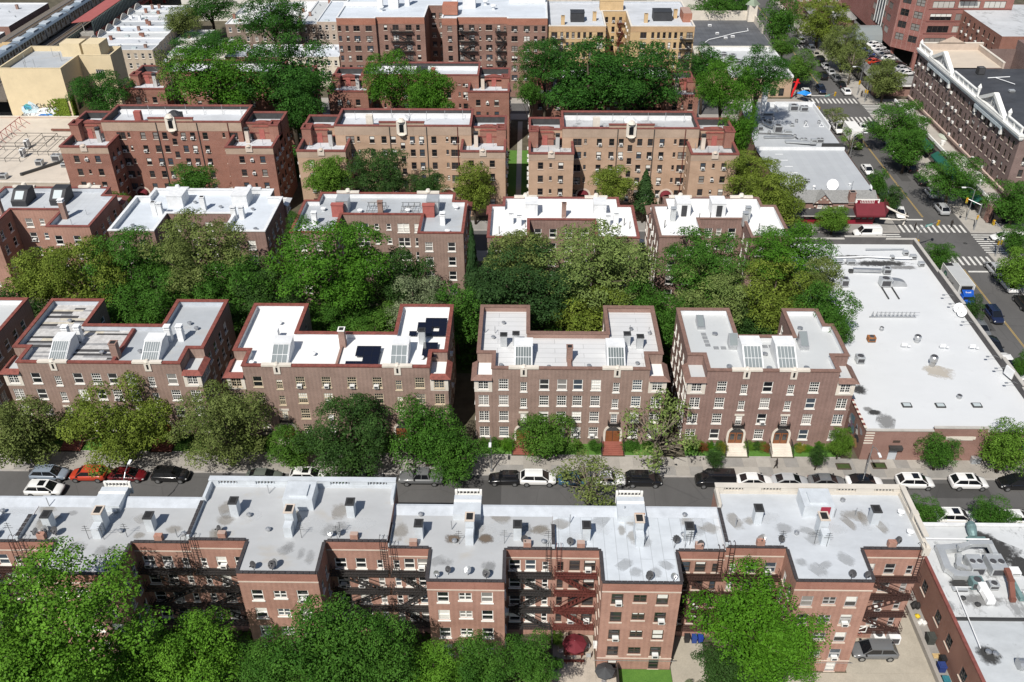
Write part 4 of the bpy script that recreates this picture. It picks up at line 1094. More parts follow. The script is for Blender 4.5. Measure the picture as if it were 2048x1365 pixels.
B52 = winged('dark red winged apartment building behind two round trees in the middle', gr4, -43.4, -34.7, -13.0, -4.1, -36.8, -10.9, 191.9, .0, BR_RED, BR_RED, COP_RED, R_FAR,
 [-29.8, -27.3, -25.3, -21.8, -19.8, -17.6], [-32, -15.2], [-34.2, -13.6], -23.6, [(-41, 1.0), (-39.1, .5), (-37, 1.0)], [(-10.8, 1.0), (-8.8, .5), (-6.8, 1.0)], seed=52, up=1.75, niche=False)
B53 = winged('dark red winged apartment building mostly hidden by the broad dark tree', gr4, .4, 8.9, 29.6, 36.6, 6.8, 31.6, 190.6, -.3, BR_RED, BR_RED, COP_RED, R_WORN,
 [13.7, 16.0, 17.9, 21.4, 23.4, 25.5], [11, 28], [9.3, 29.6], 19.6, [(2.6, 1.0), (4.5, .5), (6.4, 1.0)], [(31.6, 1.0), (33.3, .5), (35, 1.0)], seed=53, up=1.75, niche=False)
AWN = plain('maroon_canvas', (.13, .014, .022), .8, var=.12)
for root, xs in ((B41, (-76.5, -58.3)), (B42, (-32.3, -15.6)), (B43, (11.0, 27.3))):
 for x in xs:
  y = 164.7; b = MB(); n = 8
  for k in range(n):
   a0, a1 = math.pi * k / n, math.pi * (k + 1) / n
   for r0, r1, yy in ((1.15, 1.55, y - .12),):
    b.quad((x + r0 * math.cos(a0), yy, 1.9 + r0 * math.sin(a0)), (x + r1 * math.cos(a0), yy, 1.9 + r1 * math.sin(a0)), (x + r1 * math.cos(a1), yy, 1.9 + r1 * math.sin(a1)), (x + r0 * math.cos(a1), yy, 1.9 + r0 * math.sin(a1)))
  for s in (-1, 1): b.box(x + s * 1.35 - .2, x + s * 1.35 + .2, y - .12, y - .004, 0, 1.9)
  o = b.build('entrance', SILL, root)
  q = MB(); q.box(x - 1.1, x + 1.1, y - .08, y - .006, 0, 2.9); q.build('door', BROWN, o)
  q = MB()
  for k in range(n):
   a0, a1 = math.pi * k / n, math.pi * (k + 1) / n
   q.quad((x + 1.1 * math.cos(a0), y - 1.4, 1.8 + .9 * math.sin(a0)), (x + 1.1 * math.cos(a1), y - 1.4, 1.8 + .9 * math.sin(a1)), (x + 1.1 * math.cos(a1), y - .13, 2.1 + .9 * math.sin(a1)), (x + 1.1 * math.cos(a0), y - .13, 2.1 + .9 * math.sin(a0)))
  q.build('awning', AWN, o)
def fire_escape(root, x0, x1, y, zs, out=1.0, m=BLKIRON, stair='alt', ladder=None, topz=None, down=True, frm=None):
 b = MB(); fl = MB(); stt = MB()
 n = len(zs)
 fls = []
 for k, z in enumerate(zs):
  fl = MB(); fls.append(fl)
  for j in range(7): fl.box(x0, x1, y - out + out * j / 7, y - out + out * j / 7 + .085, z, z + .03)
  for xx in (x0, x1 - .06): fl.box(xx, xx + .06, y - out, y, z - .06, z - .001)
  ztop = z + .85
  for zz in (.45, .85): b.bar((x0, y - out, z + zz), (x1, y - out, z + zz), .045); b.bar((x0, y - out, z + zz), (x0, y, z + zz), .045); b.bar((x1, y - out, z + zz), (x1, y, z + zz), .045)
  nb = max(4, int((x1 - x0) / .28))
  for j in range(nb + 1): xx = x0 + (x1 - x0) * j / nb; b.bar((xx, y - out, z), (xx, y - out, ztop), .022)
  for xx in (x0, x1): b.bar((xx, y - out, z), (xx, y - .02, z - .75), .045)
  if k < n - 1:
   zn = zs[k + 1]; lo, hi = min(z, zn), max(z, zn)
   fwd = (k % 2 == 0) if stair == 'alt' else stair == 'up'
   xa, xb = (x0 + .35, x1 - .5) if fwd else (x1 - .35, x0 + .5)
   for dy in (-.78, -.3):
    stt.bar((xa, y + dy * out, hi), (xb, y + dy * out, lo), .06, .16)
    stt.bar((xa, y + dy * out, hi + .7), (xb, y + dy * out, lo + .7), .035)
    stt.bar((xa, y + dy * out, hi), (xa, y + dy * out, hi + .7), .03); stt.bar((xb, y + dy * out, lo), (xb, y + dy * out, lo + .7), .03)
   for j in range(9):
    t = (j + .5) / 9; xx = xa + (xb - xa) * t; zz = hi + (lo - hi) * t; stt.box(xx - .1, xx + .1, y - .78 * out, y - .3 * out, zz - .012, zz + .012)
 o = b.build('fire_escape', m, root)
 for fl in fls: fl.build('platform', frm or m, o)
 if n > 1: stt.build('stair', m, o)
 if ladder is not None:
  l = MB(); zt = topz; zb = max(zs)
  for s in (-.22, .22):
   l.bar((ladder + s, y - .45, zb), (ladder + s, y - .25, zt + .2), .05)
   pts = [(ladder + s, y - .25 + .38 * math.cos(math.pi * (1 - t / 5)) + .38, zt + .2 + .45 * math.sin(math.pi * t / 5)) for t in range(6)]
   l.tube(pts, .025, 5)
  for k in range(int((zt - zb) / .32)): l.bar((ladder - .22, y - .44 + .2 * k * .32 / (zt - zb), zb + .32 * k), (ladder + .22, y - .44 + .2 * k * .32 / (zt - zb), zb + .32 * k), .03)
  l.build('gooseneck_ladder', m, o)
 return o
root = thing('apartment_building', 'six-storey red brick apartment building with black fire escapes at the top of the picture', 'building', (-47, 226.5, 0))
y = 226.5; ZT = 19.5; zs6 = [16.35 - 2.42 * k for k in range(6)]
rr = random.Random(66)
def k6(a=.4): return dict(frame=BROWN, sillm=SILL, ac=a, blind=.35, rr=rr)
poly = [(-47.0, y), (-37.4, y), (-37.4, y + .9), (-25.5, y + .9), (-25.5, y + 12), (-21.2, y + 12), (-21.2, y), (-17.5, y), (-17.5, y + 1.0), (-5.2, y + 1.0), (-5.2, y), (4.65, y), (4.65, y + 26), (-47.0, y + 26)]
w0 = rows([.6, 2.5], zs6, .75, 1.3, 'dhp', **k6(.1)) + rows([4.8, 7.8], zs6, 1.55, 1.3, 'dbl', **k6())
w2 = rows([2.2], zs6, .85, 1.3, 'dhp', **k6(.1)) + rows([4.7, 7.9], zs6, 1.5, 1.3, 'dbl', **k6(.5)) + rows([10.2], zs6, .9, 1.3, 'dhp', **k6(.1))
w5 = rows([1.9], zs6, 1.1, 1.3, 'dhp', **k6(.1))
w7 = rows([.9, 3.55], zs6, 1.4, 1.3, 'dbl', **k6(.6)) + rows([5.6, 11.7], zs6, .5, .95, 'slot', **k6(0)) + rows([7.8], zs6, 1.6, 1.3, 'dbl', **k6(.5)) + rows([10.2], zs6, .8, 1.3, 'dhp', **k6(.1))
w9 = rows([1.8, 4.8], zs6, 1.5, 1.3, 'dbl', **k6(.7)) + rows([7.0, 8.9], zs6, .85, 1.3, 'dhp', **k6(.3))
wc = rows([1.2, 3.2], zs6, 1.2, 1.3, 'dhp', **k6(.6))
block(root, poly, 0, ZT, ZT - .25, .3, brick('maroon_brick', (.17, .085, .065), (.23, .12, .09), pale=.5, streak=.3), IN_WHITE, TILE_WHT, R_BLUE,
  {0: w0, 2: w2, 4: wc, 5: rows([1.0, 3.2], zs6, .95, 1.3, 'dhp', **k6(.5)), 7: [], 6: w5, 8: w7, 10: w9, 11: rows([3, 7, 11, 15], zs6, 1.0, 1.3, 'dhp', **k6())}, coping=(.05, .04, .1))
for x0, x1, yy in ((-47.0, -37.4, y), (-37.38, -25.52, y + .9), (-21.2, -17.5, y), (-17.48, -5.22, y + 1.0), (-5.2, 4.65, y)):
 f = MB(); f.box(x0, x1, yy - .04, yy - .005, ZT - 1.6, ZT - .02, skip='b'); f.build('frieze', BR_PARA, root)
fire_escape(root, -34.0, -28.4, y + .9, [16.1 - 2.42 * k for k in range(6)], .9)
fire_escape(root, -17.0, -12.6, y + 1.0, [16.1 - 2.42 * k for k in range(6)], .9)
fire_escape(root, -8.2, -5.4, y + 1.0, [16.1 - 2.42 * k for k in range(6)], .9)
for x, yy, w, d, h in ((-37.5, 236, 1.4, 1.2, 3.0), (-34.2, 236.5, 2.5, 2.5, 3.0), (-15.0, 236.5, 3.2, 2.6, 3.2), (-18.8, 238, 1.4, 1.4, 4.0), (-31.0, 239, 1.2, 1.2, 4.5)): bulk(root, x, yy, w, d, h, IN_WHITE, z=ZT - .25)
for x, yy in ((-36.9, 234), (-8.8, 235.5), (-11, 240)): vent(root, x, yy, ZT - .25, .4, 1.4, WCH)
b = MB(); b.box(-5.0, 4.3, 241, 243.5, ZT - .2, ZT + 1.3); b.box(-47, -38, 238, 238.5, ZT - .2, ZT + .9); b.build('parapet_screen', IN_WHITE, root)
b = MB(); b.box(-21.2, -17.5, y + 3.0, y + 7, ZT, ZT + 2.2); b.build('lift_house', BR_PARA, root)
root = thing('apartment_building', 'yellow brick apartment building with narrow light court at the top of the picture', 'building', (5, 226.5, 0))
poly = [(5.0, y + .05), (18.95, y + .05), (18.95, y + 14), (25.0, y + 14), (25.0, y + .05), (40.6, y + .05), (40.6, y + 24), (5.0, y + 24)]
zy = [14.75 - 2.42 * k for k in range(5)]
kY = dict(frame=BROWN, sillm=STONE, ac=.3, blind=.25, rr=rr)
w0 = rows([1.36, 12.6], zy, 1.5, 1.45, 'dbl', **kY) + rows([3.2, 4.6, 6.0, 7.4, 8.8, 10.25], zy, .72, 1.45, 'dhp', **{**kY, 'ac': .12})
w4 = rows([3.2, 14.5], zy, 1.55, 1.45, 'dbl', **kY) + rows([5.5, 6.9, 8.3, 9.7, 11.1, 12.5], zy, .72, 1.45, 'dhp', **{**kY, 'ac': .12})
block(root, poly, 0, 17.6, 17.1, .3, BR_YEL, IN_SILVER, STONE, R_FAR, {0: w0, 4: w4, 1: rows([2, 5, 8, 11], zy, .9, 1.4, 'dhp', **kY), 2: rows([1.2, 3.0, 4.8], zy, .8, 1.4, 'dhp', **kY), 3: rows([2, 5, 8, 11], zy, .9, 1.4, 'dhp', **kY), 5: rows([3, 8], zy, .9, 1.4, 'dhp', **kY)}, coping=(.06, .05, .12))
for x0, x1 in ((5.0, 18.95), (25.0, 40.6)):
 f = MB(); f.box(x0, x1, y - .0, y + .045, 16.3, 17.58, skip='b'); f.build('frieze', brick('ochre_brick', (.42, .26, .13), (.46, .30, .16)), root)
fire_escape(root, 5.4, 8.9, y + .05, [14.6 - 2.42 * k for k in range(5)], .9); fire_escape(root, 37.2, 40.3, y + .05, [14.6 - 2.42 * k for k in range(5)], .9)
fire_escape(root, 22.8, 24.8, y + 14, [14.6 - 2.42 * k for k in range(5)], .9, m=RUST)
for x, yy, w, d, h in ((12.2, 232, 3.4, 3.2, 2.2), (33.5, 233, 4.6, 3.6, 2.2), (21.5, 243, 6, 3.0, 2.4)): bulk(root, x, yy, w, d, h, BLKBOX if x != 21.5 else BR_YEL, z=17.1)
for x, yy in ((8.5, 230), (16.5, 233.5), (29.2, 232), (37, 236)): flue(root, x, yy, 17.1, .9, .9, 2.0, BR_YEL, True)
b = MB(); b.box(38.4, 40.6, 232, 238, 17.1, 19.3); b.build('stair_bulkhead', BR_PARA, root)
# ------------------------------------------------------------------ near row: rear sides of the attached houses
R1_GREY = roofing('aluminium_coated_roof', (.385, .395, .405), stain=(.38, .34, .28), stain_amt=.35, patch=.08, puddle=.35)
R1_SHINE = roofing('bright_aluminium_roof', (.52, .555, .59), stain=(.36, .39, .43), stain_amt=.45, patch=.16, seams=(1.12, 11.0, 'y', .72), rough=.45)
R1_MIX = roofing('blue_white_coated_roof', (.45, .475, .505), stain=(.40, .42, .45), stain_amt=.35, patch=.14)
SLATE = plain('slate_cap', (.045, .04, .042), .7, var=.3, vscale=3.0)
MANS = plain('slate_mansard', (.10, .105, .11), .8, var=.25, vscale=3.0, fine=.3)
ALUP = plain('aluminium_painted', (.55, .585, .62), .5, .1, var=.12, vscale=.8)
CREAM = plain('cream_paint', (.56, .52, .46), .6, var=.08)
capb = MB(); capb.box(-.255, .255, -.17, .17, 0, .075); cap_me = capb.mesh('coping_tile'); cap_me.materials.append(SLATE)
YR, YW = 61.6, 57.5
BR_BAND = brick('parapet_band_brick', (.24, .09, .062), (.30, .125, .088), pale=.3)
def capline(root, p, q, z):
 d = Vector((q[0] - p[0], q[1] - p[1])); L = d.length; n = max(1, int(round(L / .56))); a = math.atan2(d.y, d.x)
 for k in range(n):
  t = (k + .5) / n
  inst('coping_tile', cap_me, root, (p[0] + d.x * t, p[1] + d.y * t, z), a)
def baluster_run(root, p, q, z, h=.75, m=WHITE, gap=.32, name='balustrade'):
 d = Vector((q[0] - p[0], q[1] - p[1])); L = d.length; u = d / L; b = MB()
 nn = max(2, int(L / gap))
 for k in range(nn):
  t = (k + .5) / nn * L; c = (p[0] + u.x * t, p[1] + u.y * t)
  b.frustum(c, .07, .05, z, z + h * .35, 6); b.frustum(c, .05, .085, z + h * .35, z + h * .6, 6); b.frustum(c, .085, .06, z + h * .6, z + h, 6)
 b.obox(((p[0] + q[0]) / 2, (p[1] + q[1]) / 2, z + h + .06), (u.x * L / 2, u.y * L / 2, 0), (-u.y * .13, u.x * .13, 0), (0, 0, .06))
 return b.build(name, m, root)
def house1(label, xl, xr, w0, w1, zt, yf, roofm, front, frame, fe_l, fe_r, seed, pattern='stdl', walls=BR_REAR, par=IN_SILVER, lwins=True):
 root = thing('row_house', label, 'building', (xl, YW, 0), group='attached houses of the near row')
 rr = random.Random(seed); L = xl + .003; Rr = xr - .003
 zs = [9.95, 7.35, 4.7, 2.12]
 mb = MB()
 def kw(a=.2, bl=.3): return dict(frame=frame, sillm=WHITE if frame is WHITE else SILL, ac=a, blind=bl, rr=rr)
 # rear wall left of the wing, wing, rear wall right of the wing
 a = w0 - L; c = Rr - w1
 lw = rows([a * .16], zs, .62, 1.25, 'dhp', **kw(0, .1)) + rows([a * .47], zs, 1.05, 1.48, 'dhp', **kw()) + rows([a * .80], zs, 1.15, 1.48, 'dhp', **kw())
 rw = rows([c * .84], zs, .62, 1.25, 'dhp', **kw(0, .1)) + rows([c * .53], zs, 1.05, 1.48, 'dhp', **kw()) + rows([c * .20], zs, 1.15, 1.48, 'dhp', **kw())
 ww = w1 - w0
 fw_ = rows([ww * .2, ww * .775], zs, 1.12, 1.48, 'dhp', **kw(.35)) + rows([ww * .49], [z + .32 for z in zs], 1.25, 1.05, 'dbl', **kw(0, .2))
 sd = rows([1.2, 3.0], zs, .8, 1.45, 'dhp', **kw(.1))
 wall(mb, root, (L, YR), (w0, YR), 0, zt, lw); wall(mb, root, (w0, YR), (w0, YW), 0, zt, sd)
 bs = [(ww * .21, .1, .95, 1.35, 'dhp', kw(0)), (ww * .77, .05, 1.0, 1.5, 'dhp', kw(0))]
 wall(mb, root, (w0, YW), (w1, YW), 0, zt, fw_ + bs); wall(mb, root, (w1, YW), (w1, YR), 0, zt, sd); wall(mb, root, (w1, YR), (Rr, YR), 0, zt, rw)
 wall(mb, root, (Rr, YR), (Rr, yf), 0, zt); wall(mb, root, (Rr, yf), (L, yf), 0, zt - (.4 if front == 'mansard' else 0)); wall(mb, root, (L, yf), (L, YR), 0, zt)
 mb.build('wall', walls, root)
 for x0, x1, yy in ((w0 - .03, w1 + .03, YW), (L, w0 - .031, YR), (w1 + .031, Rr, YR)):
  bd = MB(); bd.box(x0, x1, yy - .06, yy - .003, zt - 1.3, zt - 1.16); bd.build('belt_course', SILL, root)
  fz = MB(); fz.box(x0 + .03, x1 - .03, yy - .02, yy - .002, zt - 1.15, zt - .11, skip='b'); fz.build('parapet_band', BR_BAND, root)
 bd = MB(); bd.box(w0 - .03, w1 + .03, YW - .06, YW - .003, 1.72, 1.84); bd.build('belt_course', SILL, root)
 zr_ = zt - .06
 rp = [(L, YR + .1), (w0 + .1, YR + .1), (w0 + .1, YW + .1), (w1 - .1, YW + .1), (w1 - .1, YR + .1), (Rr, YR + .1), (Rr, yf), (L, yf)]
 r = MB(); r.poly([(x, y_, zr_) for x, y_ in rp]); r.build('roof', roofm, root)
 # rim, then the slate caps tile by tile
 rim = MB()
 for x0, x1, y0, y1 in ((L, w0 + .1, YR - .04, YR + .1), (w0 - .04, w0 + .1, YW - .04, YR - .041), (w0 + .101, w1 - .101, YW - .04, YW + .1), (w1 - .1, w1 + .04, YW - .04, YR - .041), (w1 - .1, Rr, YR - .04, YR + .1)):
  rim.box(x0, x1, y0, y1, zt - .1, zt + .02)
 rim.build('roof_edge', SLATE, root)
 for p, q in (((w0 + .1, YW + .03), (w1 - .1, YW + .03)), ((w0 + .03, YR - .25), (w0 + .03, YW + .2)), ((w1 - .03, YW + .2), (w1 - .03, YR - .25)), ((L + .1, YR + .03), (w0 - .2, YR + .03)), ((w1 + .2, YR + .03), (Rr - .1, YR + .03))):
  capline(root, p, q, zt + .021)
 # bulkhead, stacks, light shafts
 mid = (w0 + w1) / 2
 for sx in (-1, 1):
  x = mid + sx * (xr - xl) * .3; x = min(max(x, xl + 2.2), xr - 2.2)
  flue(root, x, yf - 4.1, zr_, .78, .95, 1.75, ALUP, True, DARKM, 'air_shaft')
  flue(root, (xl + w0) / 2 + .4 if sx < 0 else (xr + w1) / 2 - .2, YR + .35, zr_, .75, .5, .75, BR_REAR, False)
 flue(root, mid + .15, 62.5, zr_, .8, .95, 1.35, ALUP, False); flue(root, mid + .15, 63.7, zr_, .85, 1.1, 2.2, ALUP, True, SILL)
 for k in range(5):
  x = rr.uniform(xl + .8, xr - .8); yy = rr.uniform(YR + .6, yf - .8)
  (vent if rr.random() < .6 else pipe)(root, x, yy, zr_, **(dict(r=.1, h=.45) if 0 else {}))
 for k in range(6):
  if rr.random() < .5: x, yy = rr.uniform(w0 + .4, w1 - .4), YW + rr.uniform(.25, .9)
  else: x, yy = rr.choice((rr.uniform(xl + .4, w0), rr.uniform(w1, xr - .4))), YR + rr.uniform(.25, .9)
  dish(root, x, yy, zr_, .3 + rr.random() * .1, rr.uniform(-.9, .2), rr.uniform(.3, .8))
 for k in range(3):
  x = rr.uniform(xl + .5, xr - .5); yy = YR + rr.uniform(.2, .8); b = MB(); b.bar((x, yy, zr_), (x, yy, zr_ + 1.9), .035)
  for j in range(3): b.bar((x - .45 + .1 * j, yy, zr_ + 1.2 + .28 * j), (x + .45 - .1 * j, yy, zr_ + 1.2 + .28 * j), .025)
  b.build('aerial', DARKM, root)
 kfe = [7.2, 4.57, 1.98]; kfe = [9.8] + kfe
 if fe_l: fire_escape(root, L + .15, w0 - .25, YR, kfe, .95, m=fe_l, ladder=L + .5, topz=zt)
 if fe_r: fire_escape(root, w1 + .25, Rr - .15, YR, kfe, .95, m=fe_r, ladder=Rr - .5, topz=zt)
 if front == 'mansard':
  b = MB(); b.box(L, Rr, yf - .25, yf, zt - .05, zt + .28); b.quad((L, yf - 1.3, zr_ + .003), (Rr, yf - 1.3, zr_ + .003), (Rr, yf - .25, zt + .28), (L, yf - .25, zt + .28)); b.build('roof_kerb', par, root)
  b = MB(); b.quad((Rr, yf + .004, zt + .2), (L, yf + .004, zt + .2), (L, yf + 1.9, zt - 2.7), (Rr, yf + 1.9, zt - 2.7)); b.box(L, Rr, yf + .01, yf + 1.9, 0, zt - 2.72, skip='d'); b.build('mansard', MANS, root)
  b = MB(); x = mid - .3; b.box(x - 1.4, x + 1.4, yf - 1.9, yf + .9, zr_, zt + .75); o = b.build('dormer', ALUP, root)
  b = MB(); b.box(x - 1.4, x + 1.4, yf - .1, yf + .15, zt + .753, zt + .82); b.box(x - 1.4, x - 1.15, yf + 1.3, yf + 1.52, zt - .6, zt + 1.0); b.box(x + 1.15, x + 1.4, yf + 1.3, yf + 1.52, zt - .6, zt + 1.0); b.box(x - 1.15, x + 1.15, yf + 1.35, yf + 1.5, zt - .6, zt + .4); b.build('dormer_trim', WHITE, o)
  baluster_run(o, (x - 1.1, yf + 1.42), (x + 1.1, yf + 1.42), zt + .4, .5)
 else:
  b = MB(); pz = zt + .75
  seg = 5; Lx = xr - xl
  b.box(L, Rr, yf - .3, yf, zt - .1, zt + .32)
  edges = [xl + .03]
  for k in range(seg):
   c0 = xl + Lx * (k + .5) / seg - 1.0; c1 = c0 + 2.0
   b.box(edges[-1], c0, yf - .28, yf - .02, zt + .32, pz + .12); edges.append(c1)
   baluster_run(root, (c0, yf - .15), (c1, yf - .15), zt + .32, .45, m=par if par is not IN_SILVER else ALUP)
  b.box(edges[-1], xr - .03, yf - .28, yf - .02, zt + .32, pz + .12)
  b.box(L, Rr, yf - .36, yf + .25, pz + .123, pz + .26)
  b.box(L, L + .3, yf - 2.6, yf - .31, zt - .1, pz); b.box(Rr - .3, Rr, yf - 2.6, yf - .31, zt - .1, pz)
  b.build('front_parapet', par if par is not IN_SILVER else ALUP, root)
  b = MB(); x = mid + .4; b.box(x - 1.5, x + 1.5, yf - 3.6, yf - 1.0, zr_, zt + 1.5); b.box(x - .9, x + .9, yf - 3.2, yf - 1.6, zt + 1.503, zt + 1.7); o = b.build('stair_bulkhead', ALUP, root)
 # party wall with slate caps on the left side
 pw = MB(); pw.box(L - .14, L + .12, YR + .05, yf - 2.7, zt - .1, zt + .42); pw.build('party_wall', ALUP, root)
 capline(root, (L - .01, YR + .2), (L - .01, yf - 2.8), zt + .421)
 return root, zr_, mid
U = {}
U[0] = house1('near row house cut by the left edge, white-coated roof with mansard front', -66.0, -49.9, -62, -54.6, 13.3, 67.6, R1_MIX, 'mansard', WHITE, None, RUST2, 10)
U[1] = house1('near row house with stained silver roof behind the big green tree at lower left', -49.9, -32.9, -46.0, -38.6, 13.4, 67.6, R1_GREY, 'mansard', WHITE, BLKIRON, BLKIRON, 11)
U[2] = house1('wide near row house with grey roof and white balustraded front parapet, left of centre', -32.9, -13.4, -27.1, -19.5, 13.85, 69.3, R1_GREY, 'flat', WHITE, BLKIRON, BLKIRON, 12)
U[3] = house1('near row house with grey roof and two brown stains beside its chimney', -13.4, 2.8, -9.25, -1.93, 13.0, 67.3, R1_GREY, 'mansard', WHITE, BLKIRON, BLKIRON, 13)
U[4] = house1('near row house with shiny seamed silver roof and orange door on its dormer', 2.8, 19.6, 7.35, 14.8, 13.0, 67.3, R1_SHINE, 'mansard', BROWN, RUST, RUST2, 14)
U[5] = house1('end row house with cream balustrades and red door on its roof bulkhead', 19.6, 38.9, 25.35, 32.6, 13.55, 69.3, R1_MIX, 'flat', GREYF, RUST2, RUST2, 15, par=CREAM)
r, z, mid = U[4]
b = MB(); b.box(mid - .05, mid + .95, 65.6, 65.69, z + .05, z + 1.0); b.build('roof_door', plain('orange_door', (.45, .17, .05), .5), r)
r, z, mid = U[5]
b = MB(); b.box(mid + .55, mid + 1.5, 65.6, 65.69, z + .05, z + 1.5); b.build('roof_door', plain('crimson_door', (.30, .02, .045), .45), r)
b = MB(); b.box(38.55, 38.95, 61.6, 69.25, 13.4, 14.0); b.box(38.4, 39.1, 61.3, 62.0, 12.9, 13.9); b.box(38.45, 39.05, 65.0, 65.6, 14.0, 14.8); b.build('end_parapet', CREAM, r)
for y0, y1 in ((62.6, 64.8), (65.7, 67.4)): baluster_run(r, (38.75, y0), (38.75, y1), 14.0, .5, CREAM)
b = MB(); b.box(38.5, 39.0, 62.2, 69.25, 14.62, 14.76); b.build('balustrade_rail', CREAM, r)
for s, yy in ((0, 63.6), (0, 66.3)):
 vent(r, 37.9, yy, z, .2, .6, WCH)
b = MB()
for x0, x1, yy, zz in ((7.0, 15.2, 57.35, 1.55), (25, 33, 57.35, 1.6)): b.bar((x0, yy, zz), (x1, yy, zz), .05)
b.build('service_pipe', GALV, U[4][0])

SB = stain_mat('brown_water_stain', (.24, .21, .17), .4, .9); SG = stain_mat('grey_dirt_stain', (.27, .275, .28), .35, 1.1); SW = stain_mat('fresh_coating', (.58, .6, .62), .3, .7)
sr = random.Random(77)
for k, (r, z, mid) in U.items():
 x0, x1 = mid - 8, mid + 8
 for j in range(9): stain(r, sr.uniform(x0, x1), sr.uniform(62.4, 66.4), z + .003 + .0012 * j, sr.uniform(.6, 1.5), sr.uniform(.4, .9), SB if j % 3 else SG, sr.uniform(0, 3))
 for j in range(4): stain(r, sr.uniform(mid - 2.8, mid + 2.8), sr.uniform(58.6, 61), z + .003 + .0012 * j, sr.uniform(.6, 1.3), sr.uniform(.4, .9), SG, sr.uniform(0, 3))
 for j in range(3): stain(r, sr.uniform(x0 + 1, x1 - 1), sr.uniform(63, 66), z + .016 + .0012 * j, sr.uniform(1.2, 2.4), sr.uniform(.8, 1.5), SW, 0)
for dx in (-1.5, 1.7): stain(U[3][0], U[3][2] + dx, 62.9, U[3][1] + .02, 1.1, .8, stain_mat('dark_brown_stain', (.13, .10, .075), .95, 1.0))
# ------------------------------------------------------------------ shops and blocks along the avenue
BR_SHOP = brick('shop_brick', (.20, .10, .08), (.24, .125, .10), stripe=0, pale=.15, streak=.15)
R_STORE = roofing('store_white_roof', (.56, .575, .59), stain=(.4, .4, .4), stain_amt=.28, patch=.03, black=.0)
R_DIRTY = roofing('dirty_white_roof', (.50, .515, .525), stain=(.2, .2, .2), stain_amt=.45, patch=.1, black=.55)
R_PALE = roofing('pale_blue_grey_roof', (.40, .42, .44), stain_amt=.2, patch=.06, seams=(1.4, 16, 'y', .88))
R_DARK = roofing('dark_felt_roof', (.10, .105, .115), stain=(.25, .25, .26), stain_amt=.3, patch=.25, seams=(1.3, 14, 'y', .6))
R_BEIGE = roofing('beige_terrace', (.52, .45, .37), stain_amt=.2, patch=.08)
CONCP = plain('parapet_concrete', (.42, .40, .37), .85, var=.12)
DKPAR = plain('dark_membrane', (.085, .08, .08), .8, var=.2, vscale=.6)
def unit_ac(root, x, y, z, w=1.2, d=1.0, h=.9, fans=1, m=None, name='rooftop_unit', rz=0):
 b = MB(); b.box(x - w / 2, x + w / 2, y - d / 2, y + d / 2, z + .12, z + h); b.box(x - w * .45, x + w * .45, y - d * .45, y + d * .45, z, z + .12, 1)
 o = b.build(name, [m or LG, DARKM], root)
 for k in range(fans):
  fx = x + (k - (fans - 1) / 2) * w / max(1, fans)
  q = MB(); q.frustum((fx, y), min(w / fans, d) * .4, min(w / fans, d) * .4, z + h + .002, z + h + .07, 12, m=0, mt=1); q.build('fan', [GALV, ACG], o)
 g = MB(); g.box(x - w * .4, x + w * .4, y - d / 2 - .012, y - d / 2 - .002, z + .25, z + h - .15); g.build('grille', ACG, o)
 return o
def turbine(root, x, y, z, r=.5, h=1.1):
 b = MB(); b.frustum((x, y), r * .75, r * .7, z, z + h * .35, 14); b.frustum((x, y), r * .7, r, z + h * .35, z + h * .5, 14, base=True); b.frustum((x, y), r, r, z + h * .5, z + h * .9, 14); b.frustum((x, y), r, r * .75, z + h * .9, z + h, 14, mt=1)
 return b.build('exhaust_fan', [GALV, ACG], root)
def duct(root, pts, w=.5, h=.45, m=None, name='duct'):
 b = MB()
 for p, q in zip(pts, pts[1:]): b.bar(p, q, w, h)
 for p in pts: b.obox(p, (w * .52, 0, 0), (0, w * .52, 0), (0, 0, h * .52))
 return b.build(name, m or GALV, root)
def rpipe(root, pts, r=.06, m=None, name='roof_pipe'):
 b = MB(); b.tube(pts, r, 6); return b.build(name, m or WCH, root)
# --- big store
ZS = 5.0
store = thing('store_building', 'large flat white-roofed brick store on the corner of street and avenue', 'store', (43.4, 89.45, 0))
mb = MB()
SP = [(43.4, 89.45), (66.65, 89.45), (66.65, 139.6), (43.4, 139.6)]
fwin = [(8.52, 1.95, 1.0, .75, 'slot', dict(frame=BROWN, sillm=SILL, blind=0)), (10.35, 1.95, 1.0, .75, 'slot', dict(frame=BROWN, sillm=SILL, blind=0)), (12.55 - 8.4, .13, 1.15, 2.1, 'hole')]
for k in range(4): wall(mb, store, SP[k], SP[(k + 1) % 4], 0, ZS, fwin if k == 0 else ())
mb.build('wall', BR_SHOP, store)
r = MB(); r.poly([(x, y, ZS - .04) for x, y in offset(SP, -.15)]); r.build('roof', R_STORE, store)
b = MB(); b.box(51.9, 58.65, 89.4, 89.75, ZS, ZS + .5); b.build('raised_parapet', BR_SHOP, store)
b = MB(); b.box(43.3, 51.9, 89.35, 89.75, ZS + .002, ZS + .13); b.box(51.85, 58.7, 89.34, 89.8, ZS + .502, ZS + .62); b.box(58.65, 66.7, 89.35, 89.75, ZS + .002, ZS + .13); b.build('coping', CONCP, store)
b = MB(); b.box(53.6, 57.4, 89.36, 89.445, 3.75, 4.15); b.box(53.9, 57.1, 89.35, 89.359, 3.62, 4.28); b.build('stone_panel', STONE, store)
b = MB(); b.box(46.98, 48.12, 89.56, 89.6, .13, 2.2); b.build('door', plain('pale_door', (.45, .48, .52), .5), store)
b = MB(); b.box(46.7, 48.4, 88.9, 89.44, 2.5, 2.62); b.box(46.7, 48.4, 88.85, 88.9, 2.2, 2.62); b.build('door_canopy', DARKM, store)
b = MB(); b.box(47.1, 48.0, 89.4, 89.445, 3.1, 3.45); b.build('louvre', BROWN, store)
